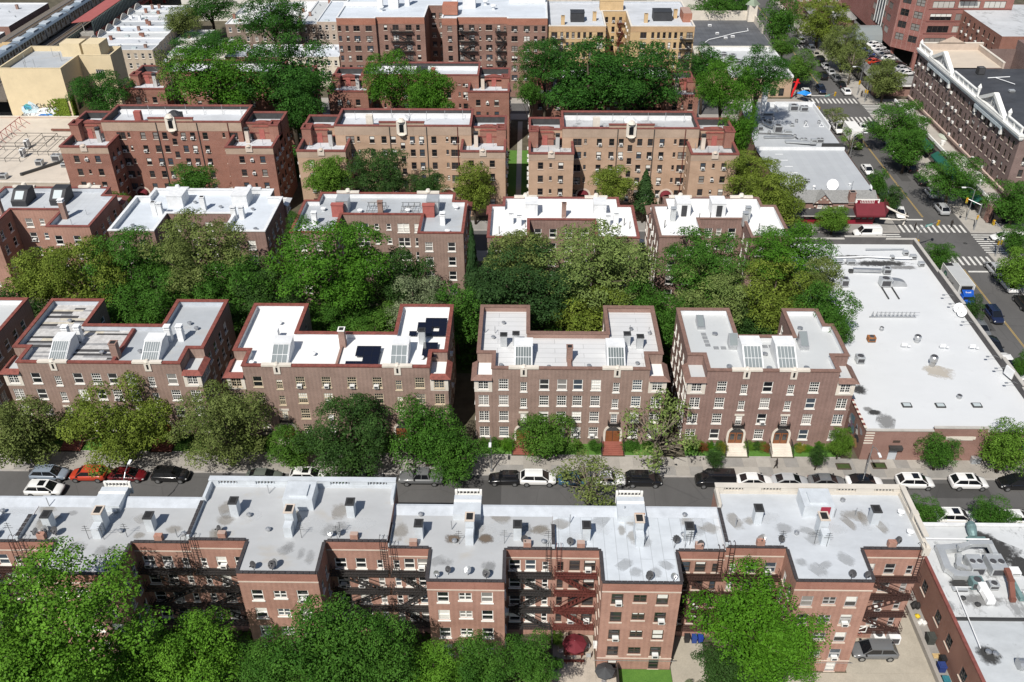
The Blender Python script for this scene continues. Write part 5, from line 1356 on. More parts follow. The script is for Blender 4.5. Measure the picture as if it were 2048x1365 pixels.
for k in range(5):
 b = MB(); b.box(43.36, 44.5, 89.39, 89.445, 2.9 + .42 * k, 3.05 + .42 * k); b.build('stone_band', STONE, store)
for (x0, x1, y0, y1, zt) in ((66.25, 66.65, 89.8, 97.5, .95), (66.25, 66.65, 97.5, 104.0, 1.25), (66.25, 66.65, 104.0, 118, .95), (66.25, 66.65, 118, 128, 1.25), (66.25, 66.65, 128, 139.2, .95), (43.4, 54.5, 139.2, 139.6, .9), (54.5, 61.5, 139.2, 139.6, 1.35), (61.5, 66.65, 139.2, 139.6, .9)):
 b = MB(); b.box(x0, x1, y0, y1, ZS - .02, ZS + zt); b.box(x0 - .05, x1 + .05, y0, y1, ZS + zt + .002, ZS + zt + .13, 1); b.build('parapet', [DKPAR, CONCP], store)
mbt = MB(); mbt.box(-.24, .24, -.16, .16, 0, .09); tme = mbt.mesh('coping_tile'); tme.materials.append(COP_RED)
k = 0; y = 90.2
while y < 139: inst('coping_tile', tme, store, (43.42, y, ZS + .002), math.pi / 2, mats=[COP_RED if k % 2 else STONE]); y += .5; k += 1
MUR = [plain('mural_' + n, c, .8, var=.25, vscale=2) for n, c in (('cream', (.6, .52, .42)), ('grey', (.3, .3, .33)), ('violet', (.22, .17, .25)), ('ochre', (.42, .25, .12)), ('charcoal', (.05, .05, .06)), ('white', (.66, .64, .6)), ('teal', (.12, .2, .24)))]
mr = random.Random(5)
for k in range(26):
 b = MB(); yc = mr.uniform(90.6, 102); zc = mr.uniform(.9, 3.9); n = 9; rr_ = mr.uniform(.35, 1.05)
 b.poly([(43.39 - .0015 * (k + 1), yc - rr_ * math.cos(2 * math.pi * j / n) * mr.uniform(.5, 1.2), zc + rr_ * math.sin(2 * math.pi * j / n) * mr.uniform(.5, 1.1)) for j in range(n)])
 b.build('mural_shape', MUR[k % 7], store)
SK = MB(); SK.box(-.62, .62, -.45, .45, 0, .16, 0); SK.box(-.46, .46, -.3, .3, .16, .2, 1)
skme = SK.mesh('skylight'); skme.materials.append(DARKM); skme.materials.append(GLZW)
for x, y in ((50.2, 94.7), (54.6, 94.7), (59.4, 94.8)): inst('skylight', skme, store, (x, y, ZS - .03))
turbine(store, 56.7, 109.6, ZS); turbine(store, 56.8, 103.8, ZS, .55, 1.6); turbine(store, 57.7, 96.4, ZS, .35, .5); turbine(store, 52.5, 112.5, ZS, .3, .6)
unit_ac(store, 50.1, 109.7, ZS, 1.1, .9, .8, m=plain('rusty_unit', (.30, .12, .04), .8, var=.3, vscale=3)); unit_ac(store, 46.9, 104.5, ZS, 1.1, 1.2, 1.0)
unit_ac(store, 57.1, 125.5, ZS, 1.7, 1.4, 1.3, 1); unit_ac(store, 50.6, 125.4, ZS, 1.2, 1.3, 1.3, 1)
b = MB(); n = 8
for k in range(n):
 a0, a1 = math.pi * .5 * k / n, math.pi * .5 * (k + 1) / n
 b.quad((58.2 + 2.4 * math.sin(a0), 125.1, ZS + 1.1 * math.cos(a0)), (58.2 + 2.4 * math.sin(a1), 125.1, ZS + 1.1 * math.cos(a1)), (58.2 + 2.4 * math.sin(a1), 126.1, ZS + 1.1 * math.cos(a1)), (58.2 + 2.4 * math.sin(a0), 126.1, ZS + 1.1 * math.cos(a0)))
b.poly([(58.2, 125.1, ZS)] + [(58.2 + 2.4 * math.sin(math.pi * .5 * k / n), 125.1, ZS + 1.1 * math.cos(math.pi * .5 * k / n)) for k in range(n, -1, -1)]); b.build('duct_hood', GALV, store)
for x in (56.4, 58.0): duct(store, [(x, 121.3, ZS + .12), (x, 124.6, ZS + .12)], .18, .12, DARKM, 'rail_support')
duct(store, [(53.5, 129.6, ZS + .45), (57.5, 129.4, ZS + .45)], .5, .5, GALV); unit_ac(store, 58.6, 129.3, ZS, 1.2, 1.0, 1.0, m=LG)
b = MB(); b.box(52.6, 53.2, 129.2, 129.9, ZS, ZS + .45); b.build('duct_end', DARKM, store)
rpipe(store, [(51, 133.8, ZS + .3), (57, 134.3, ZS + .3), (62.0, 133.6, ZS + .4), (64.2, 133.6, ZS + .4)], .13); rpipe(store, [(57.5, 136.8, ZS + .35), (64, 137, ZS + .35)], .12, LG)
for x, y, w in ((51.5, 132.4, 1.8), (53.7, 132.3, 1.4), (64.6, 134.2, 1.0), (65.1, 131.8, .9), (63.8, 135.6, .8), (61, 133.9, .6)): unit_ac(store, x, y, ZS, w, .8, .7, 0, m=LG)
b = MB()
for k in range(11):
 x = 52.0 + .62 * k; b.bar((x, 116.0, ZS), (x + .25, 116.05, ZS + 1.0), .09); b.bar((x + .25, 116.05, ZS + 1.0), (x + .45, 116.0, ZS + .1), .07)
b.bar((51.8, 116, ZS + .08), (58.8, 116, ZS + .08), .16); b.bar((53, 116.02, ZS + .9), (59.2, 116.02, ZS + .9), .05); b.build('sign_back', GALV, store)
for x, y in ((54.3, 108.1), (59.7, 107.9), (63.9, 107.8)):
 b = MB(); b.box(x - .4, x + .4, y - .12, y + .12, ZS + .25, ZS + .75); b.bar((x - .35, y, ZS), (x - .35, y, ZS + .3), .06); b.bar((x + .35, y, ZS), (x + .35, y, ZS + .3), .06); b.obox((x + .7, y - .1, ZS + .3), (.18, 0, 0), (0, .1, 0), (0, 0, .12)); b.build('condenser', WCH, store)
for y in (121, 118.4, 113.4, 104.6, 101.8, 98.5):
 b = MB(); b.tube([(66.2, y, ZS + .8), (65.6, y, ZS + 1.15), (64.7, y - .1, ZS + 1.1)], .03, 5); b.obox((64.5, y - .12, ZS + 1.05), (.2, 0, 0), (0, .13, 0), (0, 0, .06)); b.build('flood_light', GALV, store)
for y, s in ((117.5, 1.0), (116.3, .9)):
 o = dish(store, 65.6, y, ZS + .1, .75 * s, -.7, .55); o.data.materials[0] = WCH
b = MB(); b.obox((66.0, 100.9, ZS + 1.0), (.12, .05, 0), (-.2, .75, 0), (0, 0, .65)); b.build('antenna_panel', WCH, store)
# --- near commercial building at lower right
shop = thing('commercial_building', 'single-storey brick commercial building with ducts on stained roof at lower right', 'building', (43.0, 40, 0))
SH = [(43.0, 30), (70, 30), (70, 73.1), (43.0, 73.1)]
mb = MB()
lw = [(u, z, 1.2, 1.5, 'dbl', dict(frame=DARKM, sillm=SILL, blind=0, panes=(0, 1))) for u, z in ((73.1 - 70.2, 2.2), (73.1 - 66.2, 2.0), (73.1 - 62.3, 1.9), (73.1 - 59.3, 1.9), (73.1 - 55.5, 1.7), (73.1 - 51.5, 1.7))]
for k in range(4): wall(mb, shop, SH[k], SH[(k + 1) % 4], 0, 5.2, lw if k == 3 else ())
mb.build('wall', brick('alley_brick', (.17, .07, .05), (.22, .10, .07), pale=.2), shop)
b = MB(); b.quad((43.2, 60.3, 5.1), (69.8, 60.3, 5.1), (69.8, 72.9, 5.1), (43.2, 72.9, 5.1)); b.build('roof', R_DIRTY, shop)
b = MB(); b.quad((43.2, 30.2, 5.0), (69.8, 30.2, 5.0), (69.8, 60.0, 5.0), (43.2, 60.0, 5.0)); b.build('roof', roofing('grey_stained_roof', (.44, .465, .485), stain=(.2, .2, .2), stain_amt=.4, patch=.15, black=.3), shop)
b = MB(); b.box(43.2, 69.8, 60.0, 60.3, 4.8, 5.22); b.build('roof_step', DARKM, shop)
b = MB(); b.box(42.95, 43.3, 30, 73.0, 5.2, 5.34); b.build('coping', COP_RED, shop)
b = MB(); b.box(43.31, 70, 72.8, 73.12, 5.2, 5.45); b.build('coping', TILE_WHT, shop)
TEAL = plain('weathered_teal_metal', (.16, .25, .25), .6, .3, var=.25, vscale=2)
b = MB(); b.tube([(49.3, 71.0, 5.5), (49.3, 71.4, 5.75), (49.4, 72.0, 5.95), (49.5, 72.5, 5.9)], [.42, .5, .52, .45], 12); b.box(48.6, 50.6, 70.6, 71.0, 5.1, 5.5); b.build('exhaust_fan', TEAL, shop)
rpipe(shop, [(44.0, 70.6, 5.5), (50.9, 70.6, 5.5)], .09)
duct(shop, [(46.8, 69.2, 5.6), (44.9, 69.0, 5.6), (44.7, 66.4, 5.6), (45.3, 65.4, 5.6), (47.2, 65.3, 5.6)], .75, .6, LG)
duct(shop, [(46.6, 68.0, 5.6), (46.0, 66.7, 5.6), (46.7, 66.2, 5.6)], .5, .5, LG)
duct(shop, [(46.8, 68.6, 6.3), (48.0, 68.9, 6.6), (49.9, 68.9, 6.6), (50.2, 68.0, 6.1)], .55, .5, LG)
unit_ac(shop, 47.7, 66.7, 5.1, 1.5, 2.0, 1.2, 2); unit_ac(shop, 49.9, 66.7, 5.1, 1.7, 2.2, 1.2, 2); unit_ac(shop, 51.8, 66.2, 5.1, 1.0, .9, .5, 0, m=WCH)
unit_ac(shop, 46.9, 64.3, 5.1, 1.2, 1.0, 1.1, 1, m=TEAL); unit_ac(shop, 48.7, 64.2, 5.1, 1.0, .8, .7, 1)
duct(shop, [(50.4, 65.4, 6.3), (50.3, 64.2, 6.2), (49.9, 62.4, 5.5)], .5, .45, plain('red_brown_duct', (.18, .07, .05), .6)); duct(shop, [(50.6, 64.3, 5.9), (50.9, 62.6, 5.4)], .45, .4, TEAL)
unit_ac(shop, 51.9, 62.8, 5.1, 1.3, .9, .6, 0, m=WCH); duct(shop, [(47.2, 63.6, 5.9), (47.6, 62.4, 5.4)], .8, .6, WCH); unit_ac(shop, 45.2, 63.8, 5.1, 1.6, .5, .3, 0, m=LG)
rpipe(shop, [(44.6, 63.9, 5.5), (46.4, 63.9, 5.5)], .05); rpipe(shop, [(44.7, 63.8, 5.5), (44.3, 56.5, 5.35)], .06); rpipe(shop, [(44.4, 64.6, 5.4), (48.2, 64.7, 5.4)], .07, DARKM)
for x, y in ((45.0, 62.6), (46.2, 61.8), (44.9, 56.1), (45.5, 55.9)): vent(shop, x, y, 5.05, .16, .45, DARKM if y > 61.5 else GALV)
b = MB(); b.tube([(47.0, 54.6, 5.55), (50.5, 54.6, 5.55)], .55, 12); b.box(47.2, 47.5, 54.2, 55, 5.0, 5.3); b.box(49.8, 50.1, 54.2, 55, 5.0, 5.3); b.build('tank', GALV, shop)
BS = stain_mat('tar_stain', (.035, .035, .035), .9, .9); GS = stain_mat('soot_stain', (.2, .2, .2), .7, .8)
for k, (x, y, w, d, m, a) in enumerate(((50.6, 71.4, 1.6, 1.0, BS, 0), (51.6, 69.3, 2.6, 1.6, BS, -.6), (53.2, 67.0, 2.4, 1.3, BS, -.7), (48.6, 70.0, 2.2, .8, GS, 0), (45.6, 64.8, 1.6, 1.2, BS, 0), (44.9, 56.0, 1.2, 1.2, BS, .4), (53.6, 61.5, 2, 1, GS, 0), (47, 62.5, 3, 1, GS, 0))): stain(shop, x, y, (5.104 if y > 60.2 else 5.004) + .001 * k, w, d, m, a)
for k, (x, y, w, d, m, a) in enumerate(((58, 132.6, 7.5, 1.3, BS, 0), (55, 134.8, 5, .7, BS, .03), (62, 131.3, 3.5, .9, GS, 0), (44.9, 98.2, 1.4, 1.4, BS, .2), (45.4, 93.2, 1.3, .7, BS, 0), (44.9, 93.9, .8, .7, GS, 0), (46.4, 91.4, 1.2, 1.8, GS, -.4), (57.2, 102.3, 2.2, 1.5, stain_mat('pale_brown_stain', (.45, .40, .33), .6, .8), -.5))): stain(store, x, y, ZS - .036 + .001 * k, w, d, m, a)
# --- restaurant row and flat shops north of the cross street
rest = thing('restaurant_building', 'brick restaurant with slate roof and maroon awnings on the cross street corner', 'restaurant', (48.5, 156.9, 0))
mb = MB(); RP = [(49.0, 157.6), (66.4, 157.6), (66.4, 180.6), (47.6, 180.6)]
fw2 = [(2.2, 2.7, .9, .75, 'dhp', dict(frame=WHITE, sillm=WHITE, blind=0)), (6.6, 2.8, .9, .7, 'dhp', dict(frame=WHITE, sillm=WHITE, blind=1)), (7.6, 2.8, .9, .7, 'dhp', dict(frame=WHITE, sillm=WHITE, blind=1)), (10.6, 2.7, 1.0, .75, 'dhp', dict(frame=WHITE, sillm=WHITE, blind=1))]
for k in range(4): wall(mb, rest, RP[k], RP[(k + 1) % 4], 0, 4.2 if k == 0 else 5.0, fw2 if k == 0 else ())
mb.build('wall', BR_SHOP, rest)
SLT = plain('grey_slate', (.24, .24, .235), .85, var=.25, vscale=3, fine=.35)
b = MB(); b.quad((48.9, 157.25, 4.05), (66.5, 157.25, 4.05), (66.4, 160.2, 5.35), (49.0, 160.2, 5.35)); b.quad((66.5, 157.25, 4.05), (48.9, 157.25, 4.05), (48.9, 157.6, 3.98), (66.5, 157.6, 3.98)); b.poly([(66.4, 157.6, 4.2), (66.4, 160.2, 5.3), (66.4, 160.2, 4.2)]); b.build('slate_roof', SLT, rest)
b = MB(); b.poly([(47.9, 180.4, 5.0), (49.2, 160.2, 5.0), (66.2, 160.2, 5.0), (66.2, 180.4, 5.0)]); b.build('roof', R_PALE, rest)
b = MB(); x = 56.0
b.poly([(x - 1.7, 157.2, 3.9), (x + 1.7, 157.2, 3.9), (x, 157.2, 5.6)]); gable = b.build('gable', BR_SHOP, rest)
b = MB(); b.quad((x - 1.9, 157.1, 3.8), (x, 157.1, 5.75), (x, 160, 5.75), (x - 1.9, 158.3, 3.8)); b.quad((x, 157.1, 5.75), (x + 1.9, 157.1, 3.8), (x + 1.9, 158.3, 3.8), (x, 160, 5.75)); b.build('gable_roof', SLT, gable)
for dx, dz in ((-1.2, 4.1), (1.2, 4.1), (-.6, 4.7), (.6, 4.7), (0, 5.1), (-1.5, 3.4), (1.5, 3.4), (2.4, 3.0), (-2.4, 2.9)):
 b = MB(); b.box(x + dx - .17, x + dx + .17, 157.12, 157.19, dz - .1, dz + .1); b.build('stone_quoin', STONE, rest)
flue(rest, 61.3, 157.9, 3.6, 1.1, 1.1, 2.4, BR_SHOP, True)
MAR = plain('maroon_paint', (.20, .008, .022), .5, var=.1)
b = MB(); b.quad((49.0, 155.6, 2.15), (66.0, 155.6, 2.15), (66.0, 157.58, 2.75), (49.0, 157.58, 2.75)); b.quad((66.0, 155.6, 2.05), (49.0, 155.6, 2.05), (49.0, 157.58, 2.65), (66.0, 157.58, 2.65)); b.build('lean_to_roof', plain('dark_shingle', (.05, .05, .052), .9, var=.2), rest)
b = MB(); b.box(49.0, 66.0, 155.5, 155.6, 2.02, 2.2); b.build('gutter', CONCP, rest)
b = MB(); b.box(49.2, 65.8, 156.3, 156.45, .12, 1.05); b.box(49.2, 65.8, 156.3, 156.45, 1.9, 2.2)
for k in range(15): xx = 49.2 + 16.6 * k / 14; b.box(xx - .12, xx + .12, 156.28, 156.47, 1.05, 1.9)
b.build('shop_front', MAR, rest)
b = MB()
for k in range(14): xx = 49.2 + 16.6 * (k + .5) / 14; b.quad((xx - .46, 156.4, 1.05), (xx + .46, 156.4, 1.05), (xx + .46, 156.4, 1.9), (xx - .46, 156.4, 1.9))
b.build('shop_window', PANES[1], rest)
b = MB(); b.quad((61.9, 154.9, 2.6), (67.3, 154.9, 2.6), (67.3, 157.2, 4.3), (61.9, 157.2, 4.3)); b.quad((67.3, 154.9, 2.6), (69.4, 158.6, 2.6), (68.2, 159.0, 4.3), (67.3, 157.2, 4.3)); b.quad((61.9, 154.9, 2.25), (67.3, 154.9, 2.25), (67.3, 154.9, 2.6), (61.9, 154.9, 2.6)); b.quad((67.3, 154.9, 2.25), (69.4, 158.6, 2.25), (69.4, 158.6, 2.6), (67.3, 154.9, 2.6)); b.poly([(61.9, 154.9, 2.25), (61.9, 154.9, 2.6), (61.9, 157.2, 4.3), (61.9, 157.5, 2.25)])
aw = b.build('awning', AWN, rest)
b = MB(); b.box(61.9, 66.4, 157.0, 157.12, 4.0, 4.95); b.build('sign_panel', WHITE, rest)
b = MB()
for k in range(12): b.box(62.3 + .31 * k, 62.3 + .31 * k + .19, 156.96, 156.998, 4.25, 4.7)
b.build('sign_lettering', MAR, rest)
for x0, x1 in ((62.1, 62.9), (65.4, 66.2)):
 b = MB(); b.poly([(x0, 156.95, 4.15), (x1, 156.95, 4.15), ((x0 + x1) / 2 + .2, 156.95, 4.45), (x1, 156.95, 4.8), (x0, 156.95, 4.8), ((x0 + x1) / 2 - .2, 156.95, 4.45)]); b.build('sign_emblem', MAR, rest)
o = dish(rest, 58.6, 161.6, 5.0, 1.1, -.3, .75); o.data.materials[0] = WCH
o = dish(rest, 65.3, 159.9, 5.4, .5, .9, .6); o.data.materials[0] = WCH
unit_ac(rest, 52.5, 162.6, 5.0, 2.4, 1.3, .8, 0, m=LG); unit_ac(rest, 54.4, 164.3, 5.0, 1.2, .8, .6, 2)
vent(rest, 55.0, 161.2, 5.0, .16, .9, WCH); vent(rest, 62.4, 163, 5, .15, .5, WCH); rpipe(rest, [(61.9, 160.6, 5), (62.0, 160.6, 7.0)], .03, DARKM)
for k in range(5):
 b = MB(); b.box(51.4 + .25 * k, 53.0 + .25 * k, 178.0 - 3.1 * k, 178.18 - 3.1 * k, 5.005, 5.05); b.build('roof_batten', WCH, rest)
b = MB(); b.box(48, 66.3, 180.3, 180.75, 4.9, 5.55); b.build('party_parapet', TILE_WHT, rest)
ns = thing('shop_building', 'flat grey-roofed shops crowded with roof plant, tall white flue at the back', 'building', (48.5, 180.8, 0))
mb = MB(); NP = [(47.9, 180.8), (66.5, 180.8), (66.5, 206.6), (49.5, 206.6)]
for k in range(4): wall(mb, ns, NP[k], NP[(k + 1) % 4], 0, 5.0)
mb.build('wall', BR_SHOP, ns)
b = MB(); b.poly([(x_, y_, 4.96) for x_, y_ in offset(NP, -.1)]); b.build('roof', R_PALE, ns)
for x0, x1, y0, y1, h in ((49.5, 57.4, 206.2, 206.6, .9), (57.4, 66.5, 206.3, 206.6, 1.0), (66.2, 66.5, 192, 206.29, .8), (57.2, 57.5, 202, 206.2, .7)):
 b = MB(); b.box(x0, x1, y0, y1, 4.9, 5 + h); b.build('parapet', TILE_WHT, ns)
b = MB(); b.box(53.1, 54.2, 201.4, 202.4, 4.9, 11.6); b.build('tall_flue', WCH, ns)
for x, y, w, d, h, f in ((54.6, 200.6, 2.6, .9, .7, 0), (61.2, 203.9, 2.0, 1.6, 1.3, 1), (63.5, 203.5, 1.8, 1.4, 1.1, 2), (52.8, 196.8, 1.0, 1.0, .8, 1), (53.9, 195.6, 1.0, .9, .8, 1), (54.6, 190.6, 1.8, 1.6, 1.5, 1), (51.0, 191.5, 1.2, 1.0, 1.0, 0), (56.9, 190.4, 1.6, .7, .5, 0), (58.8, 184.8, 1.5, 1.0, .8, 2), (62.3, 184.8, 1.5, 1.0, .8, 2), (60.6, 183.6, 1.1, 1.0, 1.2, 0), (58.6, 194.0, .9, .8, .5, 1)): unit_ac(ns, x, y, 4.96, w, d, h, f)
for x, y in ((55.2, 197.6), (53.0, 194.3), (61.8, 195), (64.8, 195.3), (57.5, 187), (60, 196), (52.4, 189)): turbine(ns, x, y, 4.96, .35, .8)
duct(ns, [(52.5, 198.6, 5.3), (52.3, 194, 5.5), (53.6, 192, 5.5)], .4, .35, GALV); duct(ns, [(51, 186.6, 5.3), (57, 186.8, 5.3)], .45, .4, GALV); duct(ns, [(55.5, 184.4, 5.3), (60.2, 183.0, 5.6)], 1.2, .3, LG); rpipe(ns, [(50, 189, 5.3), (57, 188, 5.3), (58, 186, 5.2)], .1, DARKM)
for x in (61.6, 65.0):
 b = MB(); b.bar((x - .5, 193.6, 4.96), (x, 193.9, 5.9), .09); b.bar((x + .5, 193.6, 4.96), (x, 193.9, 5.9), .09); b.bar((x - .55, 193.6, 5), (x + .55, 193.6, 5), .1); b.build('sign_strut', WCH, ns)
b = MB(); b.box(62, 66.4, 181.9, 182.3, 4.96, 5.75); b.build('sign_box', DARKM, ns)
b = MB()
for k in range(6): b.box(66.51, 66.6, 182 + 4 * k, 185.3 + 4 * k, .12, 2.8)
b.build('shop_window', PANES[1], ns)
b = MB(); b.quad((66.52, 190, 3.5), (66.52, 205, 3.5), (68.0, 205, 2.7), (68.0, 190, 2.7)); b.build('awning', AWN, ns)
nw = thing('store_building', 'white-roofed corner store with red inflatable dancer outside', 'store', (50, 226, 0))
mb = MB(); QP = [(51.0, 226.6), (66.6, 226.6), (66.6, 249.8), (46.5, 249.8), (46.5, 233), (51.0, 233)]
for k in range(6): wall(mb, nw, QP[k], QP[(k + 1) % 6], 0, 5.0, [(13.2, .3, 1.3, 2.0, 'dbl', dict(frame=DARKM, blind=0, sill=False)), (11.2, .3, 1.3, 2.0, 'dbl', dict(frame=DARKM, blind=0, sill=False))] if k == 0 else ())
mb.build('wall', plain('beige_stucco', (.42, .30, .21), .9, var=.12), nw)
b = MB(); b.poly([(x_, y_, 4.96) for x_, y_ in offset(QP, -.1)]); b.build('roof', R_GREYW, nw)
b = MB(); b.box(66.2, 66.7, 226.6, 249.8, 4.9, 5.5); b.box(46.5, 66.19, 249.4, 249.85, 4.9, 5.7); b.box(61, 66.19, 226.5, 226.9, 4.9, 5.5); b.build('parapet', TILE_WHT, nw)
for x, y, w in ((52.3, 244.5, 1.6), (54.4, 243, 1.8), (53.8, 240.4, 2.2), (55, 238.4, 2.4), (52.6, 238, 1.4)): unit_ac(nw, x, y, 4.96, w, 1.4, .9, 1)
b = MB(); b.quad((66.72, 240, 3.6), (66.72, 248, 3.6), (68.2, 248, 2.8), (68.2, 240, 2.8)); b.build('awning', plain('crimson_awning', (.25, .03, .05), .8), nw)
dk = thing('supermarket_building', 'dark ribbed-roof building with white parapet and stubby corner tower', 'store', (46, 250, 0))
mb = MB(); DP = [(41.2, 250.0), (66.4, 250.0), (66.4, 276.0), (41.2, 276.0)]
for k in range(4): wall(mb, dk, DP[k], DP[(k + 1) % 4], 0, 6.0)
mb.build('wall', plain('white_stucco', (.62, .60, .55), .85, var=.1), dk)
b = MB(); b.quad((41.3, 250.1, 5.9), (66.3, 250.1, 5.9), (66.3, 275.8, 5.9), (41.3, 275.8, 5.9)); b.build('roof', R_DARK, dk)
b = MB(); b.box(41.2, 66.4, 275.6, 276.0, 5.8, 8.6); b.box(66.0, 66.4, 262, 275.59, 5.8, 8.0); b.build('parapet', plain('cream_parapet', (.58, .53, .46), .85, var=.12), dk)
b = MB(); b.box(64.2, 66.6, 273.4, 276.4, 6, 10.6); tw = b.build('corner_tower', STONE, dk)
b = MB(); b.frustum((65.4, 274.9), 2.2, .1, 10.6, 12.6, 4); b.build('tower_roof', plain('verdigris', (.22, .27, .2), .8), tw)
for x, y, w in ((45.2, 262.4, 2.8), (43.6, 257, 1.4), (52.4, 269, 1.0), (53.2, 261, .9), (54.8, 256.6, .9), (57, 258, 1.0)): unit_ac(dk, x, y, 5.9, w, w * .7, .9 if w > 1.2 else .6, 1 if w > 2 else 0, m=WCH if w < 2 else LG)
rpipe(dk, [(48.6, 252.8, 6.1), (50, 255.4, 6.1), (54.5, 258.6, 6.1), (58, 261.5, 6.1), (62.5, 264, 6.1), (62.8, 266.5, 6.1)], .12)

# ------------------------------------------------------------------ east side of the avenue
HB = brick('plum_brick', (.135, .085, .078), (.185, .118, .108), pale=.2, streak=.3)
hotel = thing('hotel_building', 'long plum-brick block with white cornice and M pediments across the avenue', 'building', (91, 160.8, 0))
HX = 91.0; mb = MB()
HPoly = [(HX, 160.8), (126, 160.8), (126, 213.6), (HX, 213.6)]
hr = random.Random(9)
cols = []
u = 1.6
hz = [12.9, 10.4, 7.9, 5.2, 2.6]
pat = (1.0, 1.6, 1.0, 1.0)
lw = []
k = 0
while u < 52:
 w = .72 if k % 3 else 1.25
 for z in hz:
  lw.append((u, z - (.0 if z > 6 else 0), w, 1.45, 'dbl' if w > 1 else 'dhp', dict(frame=BROWN, sillm=SILL, ac=.22, blind=.12, rr=hr, panes=(0, 0, 1))))
 u += 1.95 if k % 3 else 2.5; k += 1
fl_ = rows([2, 4.5, 7.4, 10, 13, 16], hz, .9, 1.45, 'dhp', frame=BROWN, sillm=SILL, ac=.2, rr=hr)
for k in range(4): wall(mb, hotel, HPoly[k], HPoly[(k + 1) % 4], 0, 16.2, lw if k == 3 else (fl_ if k == 0 else ()))
mb.build('wall', HB, hotel)
WCOR = plain('white_terracotta', (.74, .74, .72), .6, var=.07)
b = MB(); b.box(HX - .55, HX + .3, 160.4, 213.9, 15.5, 15.95); b.box(HX - .3, HX + .3, 160.6, 213.8, 15.2, 15.499); b.box(HX - .75, HX + .3, 160.3, 214.0, 15.951, 16.35); b.build('cornice', WCOR, hotel)
b = MB(); b.quad((HX + .3, 161, 15.9), (125.8, 161, 15.9), (125.8, 200.0, 15.9), (HX + .3, 200, 15.9)); b.build('roof', roofing('black_roof', (.05, .053, .06), stain=(.3, .3, .3), stain_amt=.12, patch=.3), hotel)
b = MB(); b.quad((HX + .3, 200.05, 16.1), (104, 200.05, 16.1), (104, 213.4, 16.1), (HX + .3, 213.4, 16.1)); b.build('terrace_floor', R_BEIGE, hotel)
def hotel_bal(y0, y1):
 n = max(1, int((y1 - y0) / 2.1)); b = MB()
 for k in range(n + 1): yy = y0 + (y1 - y0) * k / n; b.box(HX - .3, HX + .05, yy - .22, yy + .22, 16.35, 17.4)
 b.box(HX - .35, HX + .1, y0 - .25, y1 + .25, 17.401, 17.6); b.build('cornice_pier', WCOR, hotel)
 baluster_run(hotel, (HX - .12, y0), (HX - .12, y1), 16.36, .95, WCOR, .42)
for y0, y1 in ((161.2, 167.2), (181, 193.2), (207.2, 213.4)): hotel_bal(y0, y1)
for yc in (174.0, 200.2):
 b = MB(); h0, h1 = 16.4, 19.3; w = 6.1
 for s in (-1, 1):
  b.obox((HX - .1, yc + s * w / 2, (h0 + h1) / 2), (.45, 0, 0), (0, -s * w / 2, (h1 - h0) / 2), (0, s * .14, .3))
 b.box(HX - .7, HX + .3, yc - w - .3, yc + w + .3, 16.36, 16.75); pd = b.build('pediment', WCOR, hotel)
 b = MB(); b.poly([(HX - .05, yc + w - .3, 16.76), (HX - .05, yc - w + .3, 16.76), (HX - .05, yc, 19.0)]); b.poly([(HX + .2, yc - w + .3, 16.76), (HX + .2, yc + w - .3, 16.76), (HX + .2, yc, 19.0)]); b.build('pediment_panel', plain('grey_panel', (.30, .30, .31), .8), pd)
 me = TXT['M']; me.materials.clear(); me.materials.append(WCOR)
 o = inst('letter_m', me, None, (0, 0, 0)); o.parent = hotel; p0 = WORLDLOC[hotel.name]; o.location = (HX - .14 - p0[0], yc - p0[1], 16.8); o.rotation_euler = (math.pi / 2, 0, -math.pi / 2)
 b = MB(); b.box(HX - .62, HX - .005, yc - w - .2, yc + w + .2, 14.6, 15.19); b.build('frieze_panel', plain('pale_blue_grey', (.45, .50, .53), .7), hotel)
 for s in (-6, -2, 2, 6): q = MB(); q.box(HX - .5, HX - .004, yc + s - .3, yc + s + .3, 13.6, 14.59); q.build('bracket', WCOR, hotel)
for y_, z_ in ((213.5, 16.36), (207.0, 16.36), (181, 17.6), (167, 17.6), (213.5, 17.0)):
 b = MB(); b.frustum((HX - .1, y_), .3, .42, z_, z_ + .7, 8); b.frustum((HX - .1, y_), .42, .05, z_ + .7, z_ + 1.4, 8); b.build('urn', WCOR, hotel)
b = MB(); b.box(HX - .18, HX - .004, 160.8, 213.6, 4.65, 5.05); b.box(HX - .3, HX - .004, 160.8, 213.6, 5.051, 5.25); b.build('pink_belt_course', plain('pink_terracotta', (.55, .42, .36), .8, var=.1), hotel)
PLAST = plain('beige_stucco_wall', (.45, .37, .31), .9, var=.1)
b = MB(); b.box(HX + .3, 105, 213.1, 213.5, 15.9, 17.6); b.box(104, 104.4, 200, 213.09, 15.9, 17.2); b.poly([(94, 213.05, 17.55), (101, 213.05, 17.55), (97.5, 213.05, 19.2)]); b.build('terrace_wall', PLAST, hotel)
b = MB(); b.box(HX + .3, 105, 213.05, 213.55, 17.601, 17.75); b.box(103.95, 104.45, 200, 213.04, 17.201, 17.35); b.build('terrace_coping', STONE, hotel)
b = MB(); b.box(108, 114, 178, 184, 15.9, 18.8); b.frustum((111, 181), 3, .6, 18.8, 20, 8); b.build('roof_house', PLAST, hotel)
b = MB(); b.box(113, 126, 200.2, 214, 0, 18.2); b.build('rear_block', HB, hotel)
unit_ac(hotel, 97.8, 196.5, 15.9, 1.4, 1.4, 1.5, 1, m=DARKM); rpipe(hotel, [(98, 193, 16.2), (103, 193.8, 16.2)], .1); rpipe(hotel, [(99.6, 193.4, 16.2), (102, 189, 16.2)], .08); turbine(hotel, 106, 190, 15.9, .8, 1.0)
for x_, y_ in ((100.5, 176), (103, 170), (99.6, 185), (107, 171.5)): unit_ac(hotel, x_, y_, 15.9, 1.1, .8, .5, 0, m=LG)
